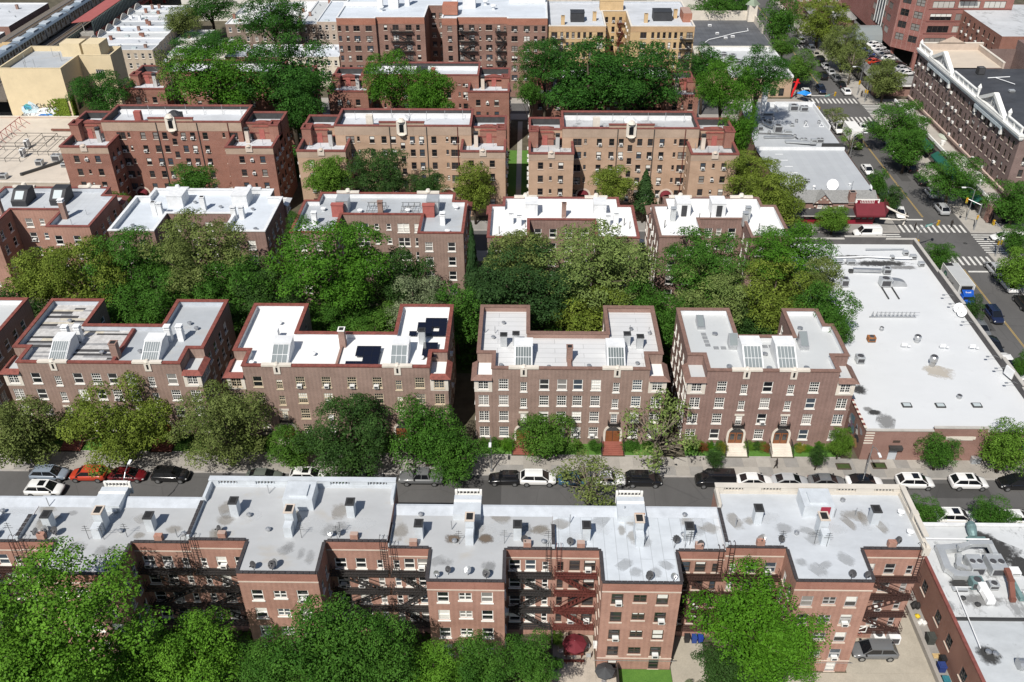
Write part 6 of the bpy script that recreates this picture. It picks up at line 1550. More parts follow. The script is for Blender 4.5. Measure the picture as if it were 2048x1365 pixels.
b = MB(); b.box(87.7, HX - .01, 158.8, 213.0, 0, 3.9, skip='d'); lowf = b.build('shop_front', plain('shop_grey', (.20, .17, .15), .8), hotel)
b = MB(); b.quad((87.8, 158.9, 3.906), (HX - .32, 158.9, 3.906), (HX - .32, 212.9, 3.906), (87.8, 212.9, 3.906)); b.build('terrace_roof', roofing('terrace_membrane', (.40, .375, .34), stain_amt=.25), hotel)
b = MB(); b.box(87.55, 87.85, 158.7, 213, 3.9, 4.5); b.build('terrace_parapet', WCOR, hotel)
GRN = plain('green_awning', (.012, .09, .065), .7, var=.15)
for y0, y1 in ((160.5, 170.5), (171.5, 184), (186, 196)):
 b = MB(); b.quad((87.5, y1, 3.4), (87.5, y0, 3.4), (86.2, y0, 2.5), (86.2, y1, 2.5)); b.quad((86.2, y1, 2.5), (86.2, y0, 2.5), (86.2, y0, 2.15), (86.2, y1, 2.15)); b.build('awning', GRN, hotel)
b = MB()
for k in range(17): b.box(87.6, 87.69, 160 + 3.1 * k, 162.5 + 3.1 * k, .2, 2.9)
b.build('shop_window', PANES[1], hotel)
for yc in (209.2, 201.5, 190.5, 178, 170.5):
 b = MB(); n = 8
 for k in range(n):
  a0, a1 = math.pi * k / n, math.pi * (k + 1) / n
  b.poly([(HX - .01, yc, 4.4), (HX - .01 - 1.0 * math.sin(a0), yc - 2.0 * math.cos(a0), 4.0), (HX - .01 - 1.0 * math.sin(a1), yc - 2.0 * math.cos(a1), 4.0)])
 b.build('shell_canopy', plain('pale_green_canvas', (.42, .45, .38), .8), hotel)
for yc in (205, 196.5, 186, 174.5, 166):
 q = MB(); q.frustum((89.0, yc), .35, .45, 3.91, 4.4, 8); q.frustum((89.0, yc), .45, .5, 4.4, 4.9, 8); q.build('terrace_urn', WCOR, hotel)
b = MB(); b.box(87.7, 90.8, 157.4, 158.69, 0, 3.4); b.build('corner_pier', BR_SHOP, hotel); b = MB(); b.box(88.1, 94, 156.7, 157.39, .2, 2.6); b.build('corner_window', PANES[0], hotel)
OB = brick('terracotta_tile', (.21, .07, .058), (.25, .09, .075), pale=.08, streak=.08)
off = thing('office_building', 'dark red office block with wide window bands standing over a car park', 'office block', (100, 246, 0))
oz = [7.5 + 3.15 * k for k in range(7)]
OP = [(104.5, 246.3), (126, 246.3), (126, 300), (99.0, 300), (99.0, 252.5)]
mb = MB(); kO = dict(frame=BROWN, sillm=BROWN, blind=.15, sill=False, panes=(2, 2, 1, 2, 0, 4), rr=hr)
w0 = rows([3.6, 10.2, 16.8], oz, 5.6, 1.75, 'office', **kO); w4 = rows([2.0, 5.8], oz, 2.4, 1.75, 'dbl', **kO); w3 = rows([30, 34, 38, 42, 46], oz, 3.0, 1.75, 'office', **kO)
for k in range(5): wall(mb, off, OP[k], OP[(k + 1) % 5], 5.2, 34, {0: w0, 4: w4, 3: w3}.get(k, ()))
mb.poly([(x_, y_, 5.2) for x_, y_ in reversed(OP)]); mb.build('wall', OB, off)
b = MB()
for z_ in oz: b.box(104.5, 126, 246.18, 246.296, z_ - .28, z_ - .08)
b.build('spandrel_ledge', plain('red_ledge', (.22, .085, .075), .8), off)
for x_, y_ in ((104.2, 247.2), (110, 247.0), (118, 247.0), (100.2, 253.4)):
 q = MB(); q.box(x_ - .45, x_ + .45, y_ - .45, y_ + .45, .1, 5.19); q.build('column', OB, off)
b = MB(); b.box(98.86, 98.98, 262, 268, 8, 33); b.build('glass_strip', PANES[3], off); b = MB()
for y_ in (262, 264, 266, 268): b.box(98.75, 98.9, y_ - .15, y_ + .15, 8, 33)
b.build('glass_strip_frame', WCOR, off)
b = MB(); b.box(111.8, 116.2, 244.8, 246.17, 19.6, 19.9); b.build('balcony_canopy', WCOR, off)
deck = thing('parking_garage', 'low shop range with slate skirt roof and rooftop car park full of cars', 'car park', (88, 227, 0))
b = MB(); b.poly([(88.0, 227.6, 4.0), (99.5, 227.6, 4.0), (99.5, 246, 4.0), (98.9, 252.4, 4.0), (98.9, 300, 4.0), (93.2, 300, 4.0), (88.0, 250, 4.0)]); b.build('deck', plain('deck_asphalt', (.11, .11, .11), .9, var=.2), deck)
b = MB(); b.prism([(88.0, 227.6), (99.5, 227.6), (99.5, 246), (98.9, 252.4), (98.9, 300), (88.0, 300)], 0, 3.95); b.build('wall', BR_SHOP, deck)
b = MB(); b.quad((87.4, 300, 3.4), (87.4, 228.5, 3.4), (88.7, 228.5, 5.1), (88.7, 300, 5.1)); b.quad((88.7, 300, 5.1), (88.7, 228.5, 5.1), (88.9, 228.5, 3.96), (88.9, 300, 3.96)); b.quad((90, 227.0, 3.4), (99.8, 227.0, 3.4), (99.8, 228.3, 4.9), (90, 228.3, 4.9)); b.quad((99.8, 228.5, 3.96), (90, 228.5, 3.96), (90, 228.3, 4.9), (99.8, 228.3, 4.9)); b.build('slate_skirt', SLT, deck)
b = MB()
for k in range(30): b.box(87.75, 87.99, 229 + 2.4 * k, 230.9 + 2.4 * k, .2, 2.7)
b.build('shop_window', PANES[1], deck)
b = MB(); b.frustum((89.4, 228.9), 1.7, 1.7, 0, 5.2, 14); tr = b.build('turret', BR_SHOP, deck); b = MB(); b.frustum((89.4, 228.9), 2.15, .05, 5.2, 7.2, 14, base=True); b.build('turret_roof', SLT, tr)
b = MB(); b.frustum((94, 277), 2.4, 2.4, 3.9, 6.4, 14); tr = b.build('turret', BR_SHOP, deck); b = MB(); b.frustum((94, 277), 3.0, .05, 6.4, 9.0, 14, base=True); b.build('turret_roof', SLT, tr)
b = MB(); b.box(91, 99.6, 226.85, 226.99, 2.7, 3.2); b.build('balcony_rail', WCOR, deck)
b = MB(); n = 10; gx0, gx1, gy = 91.5, 98.8, 262
for k in range(n):
 a0, a1 = math.pi * k / n, math.pi * (k + 1) / n
 b.quad((gx0, gy - 4 * math.cos(a0), 4 + 4.2 * math.sin(a0)), (gx1, gy - 4 * math.cos(a0), 4 + 4.2 * math.sin(a0)), (gx1, gy - 4 * math.cos(a1), 4 + 4.2 * math.sin(a1)), (gx0, gy - 4 * math.cos(a1), 4 + 4.2 * math.sin(a1)))
b.poly([(gx0, gy - 4 * math.cos(math.pi * k / n), 4 + 4.2 * math.sin(math.pi * k / n)) for k in range(n, -1, -1)]); b.build('glass_vault', GLZ, deck)
bk = thing('apartment_building', 'red brick apartment building with gabled dormers at the upper right edge', 'building', (119, 214, 0))
mb = MB(); BP = [(113.5, 222.5), (150, 222.5), (150, 252), (113.5, 252)]
w0 = rows([8.5, 10.8, 13.6, 17], [14.0, 11.4, 8.8, 6.2], 1.0, 1.4, 'dhp', frame=BROWN, sillm=SILL, ac=.3); w3 = rows([2, 5, 8, 11, 14, 17, 20, 23, 26], [14, 11.4, 8.8, 6.2], .9, 1.4, 'dhp', frame=BROWN, sillm=SILL, ac=.3)
for k in range(4): wall(mb, bk, BP[k], BP[(k + 1) % 4], 0, 16.5, {0: w0, 3: w3}.get(k, ()))
mb.build('wall', BR_RED, bk)
b = MB(); b.quad((113.6, 222.6, 16.45), (149.9, 222.6, 16.45), (149.9, 251.9, 16.45), (113.6, 251.9, 16.45)); b.build('roof', roofing('pale_worn_roof', (.46, .48, .50), stain_amt=.4, black=.35), bk)
for xg in (129.5, 141):
 b = MB(); b.poly([(xg - 3, 222.3, 16.5), (xg + 3, 222.3, 16.5), (xg, 222.3, 20)]); b.quad((xg - 3.2, 222.2, 16.4), (xg, 222.2, 20.1), (xg, 226, 20.1), (xg - 3.2, 226, 16.4)); b.quad((xg, 222.2, 20.1), (xg + 3.2, 222.2, 16.4), (xg + 3.2, 226, 16.4), (xg, 226, 20.1)); b.build('gable', BR_SHOP, bk)
b = MB(); b.obox((124.2, 222.15, 16.0), (1.2, 0, 0), (0, .05, 0), (0, 0, 1.5)); b.obox((124.2, 223.0, 16.62), (1.4, 0, 0), (0, .9, 0), (0, 0, .06)); b.build('blue_tarpaulin', plain('blue_tarpaulin', (.01, .12, .55), .5), bk)
# ------------------------------------------------------------------ upper left: graffiti wall, low roof, elevated railway, row houses
STUC = plain('yellow_stucco', (.60, .50, .33), .9, var=.07, vscale=.4)
yb = thing('office_building', 'pale yellow stucco building with a graffiti-covered lower wall', 'building', (-117, 197.6, 0))
YP = [(-117.3, 197.6), (-103.3, 197.6), (-103.3, 207.2), (-95.9, 207.2), (-95.9, 214.5), (-108.8, 214.5), (-117.3, 214.5)]
YP = [(-117.3, 197.6), (-103.3, 197.6), (-103.3, 207.2), (-95.9, 207.2), (-95.9, 214.0), (-117.3, 214.0)]
mb = MB()
w2 = [(4.1, 10.9, 1.9, 2.1, 'office', dict(frame=WHITE, sill=False, blind=0, panes=(0,))), (4.0, 6.8, 1.9, 2.1, 'office', dict(frame=WHITE, sill=False, blind=0, panes=(0,)))]
w1 = [(3.2, 9.5, 1.9, 2.6, 'dbl', dict(frame=BROWN, sill=False, blind=0, panes=(2,))), (6.0, 9.5, 1.9, 2.6, 'dbl', dict(frame=BROWN, sill=False, blind=0, panes=(0,))), (4.5, 5.6, 2.4, 2.2, 'dbl', dict(frame=BROWN, sill=False, blind=0))]
block(yb, YP, 0, 16.3, 15.2, .3, STUC, STUC, STUC, R_SILVER, {1: w1, 2: w2}, coping=(.04, .03, .06))
for x0, x1, y0, y1, zt in ((-108.2, -103.6, 209.5, 213.6, 18.2), (-102.6, -98.6, 208.6, 213.6, 18.4)):
 b = MB(); b.box(x0, x1, y0, y1, 15.2, zt); b.build('roof_house', STUC, yb)
for x, y in ((-112.6, 200.3), (-112.3, 200.3), (-110.8, 201.2), (-107.2, 206.4), (-106.9, 206), (-114.8, 205), (-110.4, 209.6)): pipe(yb, x, y, 15.2, 2.0, .05, GALV)
PB = [plain('spray_' + n, c, .8, var=.2, vscale=3) for n, c in (('black', (.02, .02, .022)), ('cyan', (.10, .45, .48)), ('blue', (.05, .22, .60)), ('red', (.50, .02, .03)), ('white', (.70, .72, .73)), ('paleblue', (.50, .62, .68)), ('grey', (.40, .42, .44)))]
gy = 197.6
def wallshape(x, z, rx, rz, m, k, n=12, seed=0):
 r_ = random.Random(seed); b = MB()
 b.poly([(x + rx * math.cos(2 * math.pi * j / n) * r_.uniform(.7, 1.15), gy - .004 - .0025 * k, z + rz * math.sin(2 * math.pi * j / n) * r_.uniform(.65, 1.15)) for j in range(n)])
 b.build('graffiti_patch', m, yb)
wallshape(-112.6, 6.6, 2.2, 2.2, PB[5], 0, seed=1); wallshape(-108.0, 6.4, 3.8, 1.2, PB[4], 1, seed=2); wallshape(-109.8, 5.5, 5.0, .95, PB[4], 2, seed=3)
wallshape(-113.3, 7.5, 1.1, .75, PB[1], 3, seed=4); wallshape(-109.6, 5.2, 2.0, .8, PB[2], 4, seed=5); wallshape(-108.6, 5.15, 1.3, .6, PB[5], 5, seed=9); wallshape(-105.4, 6.35, 1.8, .42, PB[3], 4, seed=6); wallshape(-106.4, 6.5, .9, .3, PB[3], 5, seed=8); wallshape(-105.4, 5.1, 2.2, .55, PB[4], 3, seed=7)
for s, x, z, sz, m in (('CHUTA', -109.0, 7.35, 1.35, PB[0]), ('FAE', -105.6, 7.45, 1.15, PB[6]), ('RON', -113.3, 7.15, .8, PB[2]), ('KC', -111.6, 7.1, 1.2, PB[6]), ('EKR', -109.8, 4.85, 1.1, plain('spray_navy', (.03, .12, .42), .8)), ('SOE', -105.2, 6.05, .75, plain('spray_dark_red', (.30, .01, .02), .8)), ('OMSU', -105.0, 4.75, .9, PB[0]), ('NEX', -114.0, 5.2, 1.1, PB[0])):
 me = TXT[s]; me.materials.append(m)
 o = inst('graffiti_lettering', me, None, (0, 0, 0)); o.parent = yb; p0 = WORLDLOC[yb.name]; o.location = (x - p0[0], gy - .045 - p0[1], z); o.rotation_euler = (math.pi / 2, rnd.uniform(-.06, .06), 0)
gb = random.Random(21); b = MB()
for k in range(34):
 x = gb.uniform(-115, -103.6); z = gb.uniform(4.8, 7.9); pts = [(x + gb.uniform(-.7, .7), gy - .04, z + gb.uniform(-.5, .5)) for j in range(4)]
 b.tube(pts, .028, 4)
b.build('graffiti_scribble', PB[0], yb)
IVYM = leaf_mat('ivy_leaf', (.13, .20, .02), (.20, .26, .035))
lowr = thing('warehouse_building', 'low building with beige roof, pipe frames and cooling units at the left edge', 'building', (-120, 163, 0))
LP_ = [(-128, 161.8), (-89.2, 161.8), (-89.2, 175), (-101.5, 197.4), (-128, 197.4)]
block(lowr, LP_, 0, 5.4, 5.0, .25, plain('beige_block', (.4, .35, .29), .9), PLAST, STONE, roofing('beige_roof', (.53, .47, .40), stain=(.25, .22, .2), stain_amt=.4, patch=.1, black=.12), {}, coping=(.04, .03, .1))
for x0, x1, y0, y1 in ((-112, -102, 180.5, 186), (-113, -104, 172.5, 178.5), (-104, -97.5, 176, 184)):
 b = MB()
 for yy in (y0, y1):
  b.bar((x0, yy, 5.9), (x1, yy, 5.9), .09)
  for k in range(4): xx = x0 + (x1 - x0) * k / 3; b.bar((xx, yy, 5.0), (xx, yy, 5.9), .08)
 for k in range(4): xx = x0 + (x1 - x0) * k / 3; b.bar((xx, y0, 5.9), (xx, y1, 5.9), .07)
 b.build('pipe_frame', DARKM, lowr)
for x, y, w, d, h, f in ((-98.3, 189.6, .8, 1.2, 2.0, 0), (-105.8, 180.0, .7, 1.3, 1.8, 1), (-104.5, 175.3, .7, 1.3, 1.8, 1), (-96.7, 173.5, 1.8, 1.5, 1.3, 2), (-99.3, 171.2, 1.4, 1.2, 1.1, 1), (-106.4, 165.6, 2.0, 1.6, 1.3, 1), (-103.6, 164.6, 1.6, 1.2, 1.0, 1), (-93.6, 170.4, 1.8, 1.2, .8, 2)): unit_ac(lowr, x, y, 5.0, w, d, h, f, m=WCH if w < 1 else LG)
duct(lowr, [(-104.6, 189.3, 5.4), (-99.0, 189.3, 5.4)], .4, .35, plain('rust_brown', (.17, .07, .05), .8)); duct(lowr, [(-100.6, 166.0, 5.3), (-95.4, 172.2, 5.3)], .45, .5, DARKM)
RSTEEL = plain('red_steel', (.30, .05, .045), .7, var=.2, vscale=2)
b = MB()
for k in range(9):
 yy = 176 + 2.2 * k; b.bar((-113.6 + .2 * k * 0, yy, 5.0), (-113.6, yy, 6.6), .09); b.bar((-113.6, yy, 6.6), (-111.6, yy, 5.0), .07)
b.bar((-113.6, 176, 6.6), (-113.6, 194, 6.6), .1); b.build('red_frame', RSTEEL, lowr)
rail = thing('elevated_railway', 'elevated railway deck with tracks crossing the upper left corner', 'railway', (-136, 230, 0))
b = MB(); b.box(-147, -122, 205, 330, 6.0, 6.5); b.build('deck', plain('track_ballast', (.14, .12, .10), .95, var=.3, vscale=2), rail)
for x in (-145, -134, -124):
 for k in range(10):
  q = MB(); q.box(x - .35, x + .35, 210 + 12 * k, 210.7 + 12 * k, 0, 5.99); q.build('column', RSTEEL, rail)
for xc in (-143.6, -139.6, -134.2, -130.2):
 b = MB()
 for s in (-.75, .75): b.box(xc + s - .06, xc + s + .06, 205, 330, 6.62, 6.78)
 b.build('rail', GALV, rail); b = MB()
 for k in range(150): yy = 206 + .8 * k; b.box(xc - 1.2, xc + 1.2, yy, yy + .25, 6.5, 6.62)
 o = b.build('sleepers', plain('timber_sleeper', (.10, .075, .055), .95), rail); o['kind'] = 'stuff'
b = MB(); b.bar((-136.2, 205, 7.1), (-136.2, 330, 7.1), .12); b.bar((-128.4, 205, 7.1), (-128.4, 330, 7.1), .15); b.build('third_rail', DARKM, rail)
b = MB()
for k in range(50): yy = 228 + .9 * k; b.box(-127.5, -126.2, yy, yy + .28, 6.7, 6.85)
b.box(-126.2, -126.0, 228, 273, 6.5, 7.9); b.box(-127.6, -127.45, 228, 273, 6.5, 6.9)
b.build('walkway', plain('pale_green_steel', (.42, .44, .36), .7), rail)
b = MB()
for k in range(40): yy = 225 + 1.15 * k; b.bar((-125.9, yy, 6.5), (-125.9, yy, 8.0), .09); b.bar((-125.9, yy, 6.5), (-125.9, yy + 1.15, 8.0), .06)
b.bar((-125.9, 225, 8.0), (-125.9, 271, 8.0), .12); b.build('railing', plain('dark_green_steel', (.05, .09, .085), .7), rail)
LUM = plain('fresh_timber', (.55, .40, .22), .85, var=.15, vscale=2)
for k in range(30):
 yy = 216 + 1.05 * k; b = MB(); b.box(-142.8, -137.6, yy, yy + .35, 7.4, 7.62); b.build('platform_joist', LUM, rail)
b = MB()
for k in range(8):
 b.box(-142.5, -142.2, 217 + 4 * k, 217.3 + 4 * k, 6.5, 7.39); b.box(-138.2, -137.9, 217 + 4 * k, 217.3 + 4 * k, 6.5, 7.39)
b.build('platform_post', LUM, rail)
st = thing('station_platform', 'red-roofed station platform with dark louvred wall beside the tracks', 'station', (-124, 256, 6.5))
b = MB(); b.quad((-127.2, 256.3, 10.2), (-121.6, 256.3, 10.8), (-121.6, 330, 10.8), (-127.2, 330, 10.2)); b.quad((-121.6, 256.3, 10.65), (-127.2, 256.3, 10.05), (-127.2, 330, 10.05), (-121.6, 330, 10.65)); b.quad((-127.2, 256.3, 10.05), (-121.6, 256.3, 10.65), (-121.6, 256.3, 10.8), (-127.2, 256.3, 10.2)); b.build('canopy_roof', plain('red_metal_roof', (.33, .09, .08), .6, var=.08, vscale=.5), st)
b = MB(); b.box(-121.6, -121.4, 256.3, 330, 7.4, 10.6)
for k in range(75): b.box(-121.39, -121.3, 256.5 + .98 * k, 256.75 + .98 * k, 7.4, 10.6, 1)
b.build('louvre_wall', [plain('dark_teal_panel', (.035, .05, .05), .6), plain('pale_post', (.25, .3, .28), .6)], st)
b = MB()
for zz in (6.6, 7.1, 7.5): b.bar((-120.9, 256.3, zz), (-120.9, 330, zz), .12)
for k in range(32): b.bar((-120.9, 256.3 + 2.3 * k, 6.3), (-120.9, 256.3 + 2.3 * k, 7.5), .1); b.bar((-120.9, 256.3 + 2.3 * k, 6.4), (-120.9, 258.6 + 2.3 * k, 7.4), .06)
b.box(-121.3, -120.8, 256.2, 330, 5.9, 6.3); b.build('red_parapet', RSTEEL, st)
b = MB()
for k in range(12): b.box(-124.6, -124.4, 257 + 6 * k, 257.2 + 6 * k, 6.5, 10.1)
b.box(-127, -121.7, 256.4, 330, 6.51, 7.35); b.build('platform_edge', plain('platform_concrete', (.3, .29, .27), .9), st)
train = thing('subway_train', 'stainless steel subway train standing on the elevated tracks', 'train', (-134.2, 205, 6.8))
STL = plain('stainless_steel', (.33, .36, .40), .35, .7, var=.1); TRF = plain('train_roof', (.26, .32, .38), .5, .3, var=.1)
for c in range(7):
 y0 = 205.2 + 15.6 * c; y1 = y0 + 15.0; x0, x1 = -135.7, -132.7; b = MB()
 prof = [(x0, 7.3), (x1, 7.3), (x1, 9.7), (x1 - .35, 10.2), (x1 - .9, 10.4), (x0 + .9, 10.4), (x0 + .35, 10.2), (x0, 9.7)]
 for j in range(8):
  p, q = prof[j], prof[(j + 1) % 8]; b.quad((p[0], y0, p[1]), (p[0], y1, p[1]), (q[0], y1, q[1]), (q[0], y0, q[1]), 1 if 2 <= j <= 6 else 0) if 0 else b.quad((q[0], y0, q[1]), (q[0], y1, q[1]), (p[0], y1, p[1]), (p[0], y0, p[1]), 1 if 2 <= j <= 6 else 0)
 b.poly([(p[0], y0, p[1]) for p in prof]); b.poly([(p[0], y1, p[1]) for p in reversed(prof)])
 car = b.build('train_car', [STL, TRF], train)
 for side in (x1 + .004, x0 - .004):
  w = MB()
  for k in range(9):
   yy = y0 + .9 + 1.55 * k
   pts = [(side, yy, 8.5), (side, yy + (.8 if k % 2 else 1.1), 8.5), (side, yy + (.8 if k % 2 else 1.1), 9.5), (side, yy, 9.5)] if k % 2 == 0 else [(side, yy, 7.5), (side, yy + .95, 7.5), (side, yy + .95, 9.6), (side, yy, 9.6)]
   w.poly(pts if side > x0 else list(reversed(pts)))
  w.build('train_windows', PANES[0], car)
 b = MB(); b.box(x0 + .5, x1 - .5, y0 + 2, y0 + 5, 10.35, 10.62); b.box(x0 + .5, x1 - .5, y1 - 5, y1 - 2, 10.35, 10.62); b.build('roof_unit', plain('pale_roof_unit', (.42, .46, .5), .5), car)
 for yy in (y0 + 2, y1 - 3.8):
  b = MB(); b.box(x0 + .3, x1 - .3, yy, yy + 2, 6.8, 7.29); b.build('bogie', DARKM, car)
def rowhouse(label, x0, x1, y0, y1, h, wm, roofm, front='f', seed=0, bay=False, wallname='wall', group='row houses near the railway', wins=True):
 root = thing('row_house', label, 'building', (x0, y0, 0), group=group)
 P_ = [(x0 + .004, y0 + .004), (x1 - .004, y0 + .004), (x1 - .004, y1 - .004), (x0 + .004, y1 - .004)]; rr = random.Random(seed)
 W, D = x1 - x0, y1 - y0; zs = [h - 2.3, h - 4.9]
 f = rows([W * (k + .5) / max(1, int(W / 1.8)) for k in range(max(1, int(W / 1.8)))], zs, .85, 1.4, 'dhp', frame=WHITE, sillm=SILL, rr=rr)
 s = rows([D * (k + .5) / max(1, int(D / 2.6)) for k in range(max(1, int(D / 2.6)))], zs, .85, 1.4, 'dhp', frame=WHITE, sillm=SILL, rr=rr)
 block(root, P_, 0, h, h - .25, .2, wm, IN_WHITE, TILE_WHT, roofm, {0: f, 1: s, 3: s} if wins else {}, coping=(.03, .02, .07))
 for k in range(2): flue(root, rr.uniform(x0 + .8, x1 - .8), rr.uniform(y0 + 1, y1 - 1), h - .25, .7, .7, rr.uniform(.6, 1.3), rr.choice((BR_RED, WCH, IN_BRICK)), True)
 q = MB(); sx, sy = rr.uniform(x0 + 1.2, x1 - 1.2), rr.uniform(y0 + 1.5, y1 - 1.5); q.box(sx - .6, sx + .6, sy - .5, sy + .5, h - .26, h + .05); q.build('skylight', GLZW, root)
 for k in range(3): vent(root, rr.uniform(x0 + .6, x1 - .6), rr.uniform(y0 + .8, y1 - .8), h - .25, .13, .5)
 return root
rhm = [R_SILVER, R_FAR, R_GREYW, R_BLUE]
ords = ['first', 'second', 'third', 'fourth', 'fifth', 'sixth', 'seventh', 'eighth']
for k in range(8):
 rh = rowhouse('silver-roofed row house running back from the railway, ' + ords[k] + ' from the yellow building', -118.5, -99.5 - .3 * k, 240 + 5.6 * k, 245.6 + 5.6 * k, 7.6, plain('row_cream', (.45, .38, .3), .9), rhm[k % 4], seed=100 + k)
 b = MB()
 for j in range(6): t0, t1 = j / 6, (j + 1) / 6; y0_ = 240 + 5.6 * k; b.quad((-118.62, y0_ + 5.6 * t0, 7), (-118.62, y0_ + 5.6 * t1, 7), (-118.62, y0_ + 5.6 * t1, 7.7 + 1.3 * math.sin(math.pi * t1)), (-118.62, y0_ + 5.6 * t0, 7.7 + 1.3 * math.sin(math.pi * t0))); b.quad((-118.42, y0_ + 5.6 * t1, 7), (-118.42, y0_ + 5.6 * t0, 7), (-118.42, y0_ + 5.6 * t0, 7.7 + 1.3 * math.sin(math.pi * t0)), (-118.42, y0_ + 5.6 * t1, 7.7 + 1.3 * math.sin(math.pi * t1))); b.quad((-118.62, y0_ + 5.6 * t0, 7.7 + 1.3 * math.sin(math.pi * t0)), (-118.62, y0_ + 5.6 * t1, 7.7 + 1.3 * math.sin(math.pi * t1)), (-118.42, y0_ + 5.6 * t1, 7.7 + 1.3 * math.sin(math.pi * t1)), (-118.42, y0_ + 5.6 * t0, 7.7 + 1.3 * math.sin(math.pi * t0)))
 b.build('curved_gable', CONCP, rh)
WN = ['cream', 'white', 'grey', 'tan', 'cream', 'brick']
mids = ['at the tree end of its row', 'second along its row from the trees', 'third along its row from the trees', 'beside the six-storey red building', ]
for k in range(4):
 rowhouse('bay-fronted row house with pale blue-grey roof, ' + mids[k], -78.5 + 7.4 * k, -71.1 + 7.4 * k, 234.0, 244.6, 7.7, plain('cream_stucco', (.58, .53, .44), .9) if k > 1 else BR_SHOP, [R_SILVER, R_GREYW, R_FAR, R_BLUE][k], seed=130 + k, group='row houses left of the six-storey building')
bx = bpy.data.objects
tops = ['left of the tall dark tree', 'just behind the tall dark tree', 'right of the tall dark tree', 'touching the big six-storey roof']
for k in range(4):
 rowhouse('white-roofed house at the top of the picture, ' + tops[k], -86.5 + 7.2 * k, -79.4 + 7.2 * k, 263.2, 286 + k, 8.0, plain('brown_stucco', (.22, .17, .14), .9), [R_WHITE, R_SILVER, R_WHITE, R_GREYW][k], seed=150 + k, group='houses at the top edge')
for k, (x0, x1, y0, y1, h, rm) in enumerate(((-98.5, -88.8, 246, 255, 4.2, R_GREYW), (-98.3, -90.5, 236, 244, 4.0, R_BLUE), (-100, -91.4, 258, 268, 5.0, R_WHITE), (-90.2, -83.5, 252, 260, 4.6, R_WHITE))):
 rowhouse(('low white extension with glazed porch behind the row houses', 'low bluish outhouse behind the yellow building', 'white flat-roofed outbuilding among the back yards', 'small white shed-roofed annexe beside the back-yard trees')[k], x0, x1, y0, y1, h, plain('white_stucco', (.62, .60, .55), .85), rm, seed=170 + k, group='back-yard buildings', wins=k < 2)
for k, (x0, x1, y0, y1, h) in enumerate(((-175, -150, 236, 262, 6), (-176, -149.5, 264, 290, 7), (-150, -128, 332, 350, 8), (-60, -20, 262, 285, 9), (-16, 30, 262, 285, 9), (-110, -62, 296, 315, 9), (-56, 20, 300, 320, 9), (85, 110, 305, 325, 9), (40, 66, 300, 320, 8), (-199, -178, 236, 290, 7))):
 rowhouse(('grey-roofed building across the tracks in the far corner', 'white-roofed building with roof cabin across the tracks', 'pale building beyond the station roof', 'building hidden behind the six-storey block, left half', 'building hidden behind the six-storey block, right half', 'terrace beyond the white-roofed houses', 'terrace beyond the hidden blocks', 'pale grid-fronted building past the office block', 'building past the dark ribbed roof', 'building at the far left beyond the railway')[k], x0, x1, y0, y1, h, [PLAST, BR_SHOP, plain('white_stucco', (.62, .60, .55), .85)][k % 3], rhm[k % 4], seed=190 + k, group='far buildings', wins=k in (3, 6, 7))
b = MB(); b.box(-166, -158, 256, 262, 6, 10); o = b.build('roof_cabin', WCH); tag(o, 'white box cabin standing on a roof beyond the tracks', 'roof cabin')
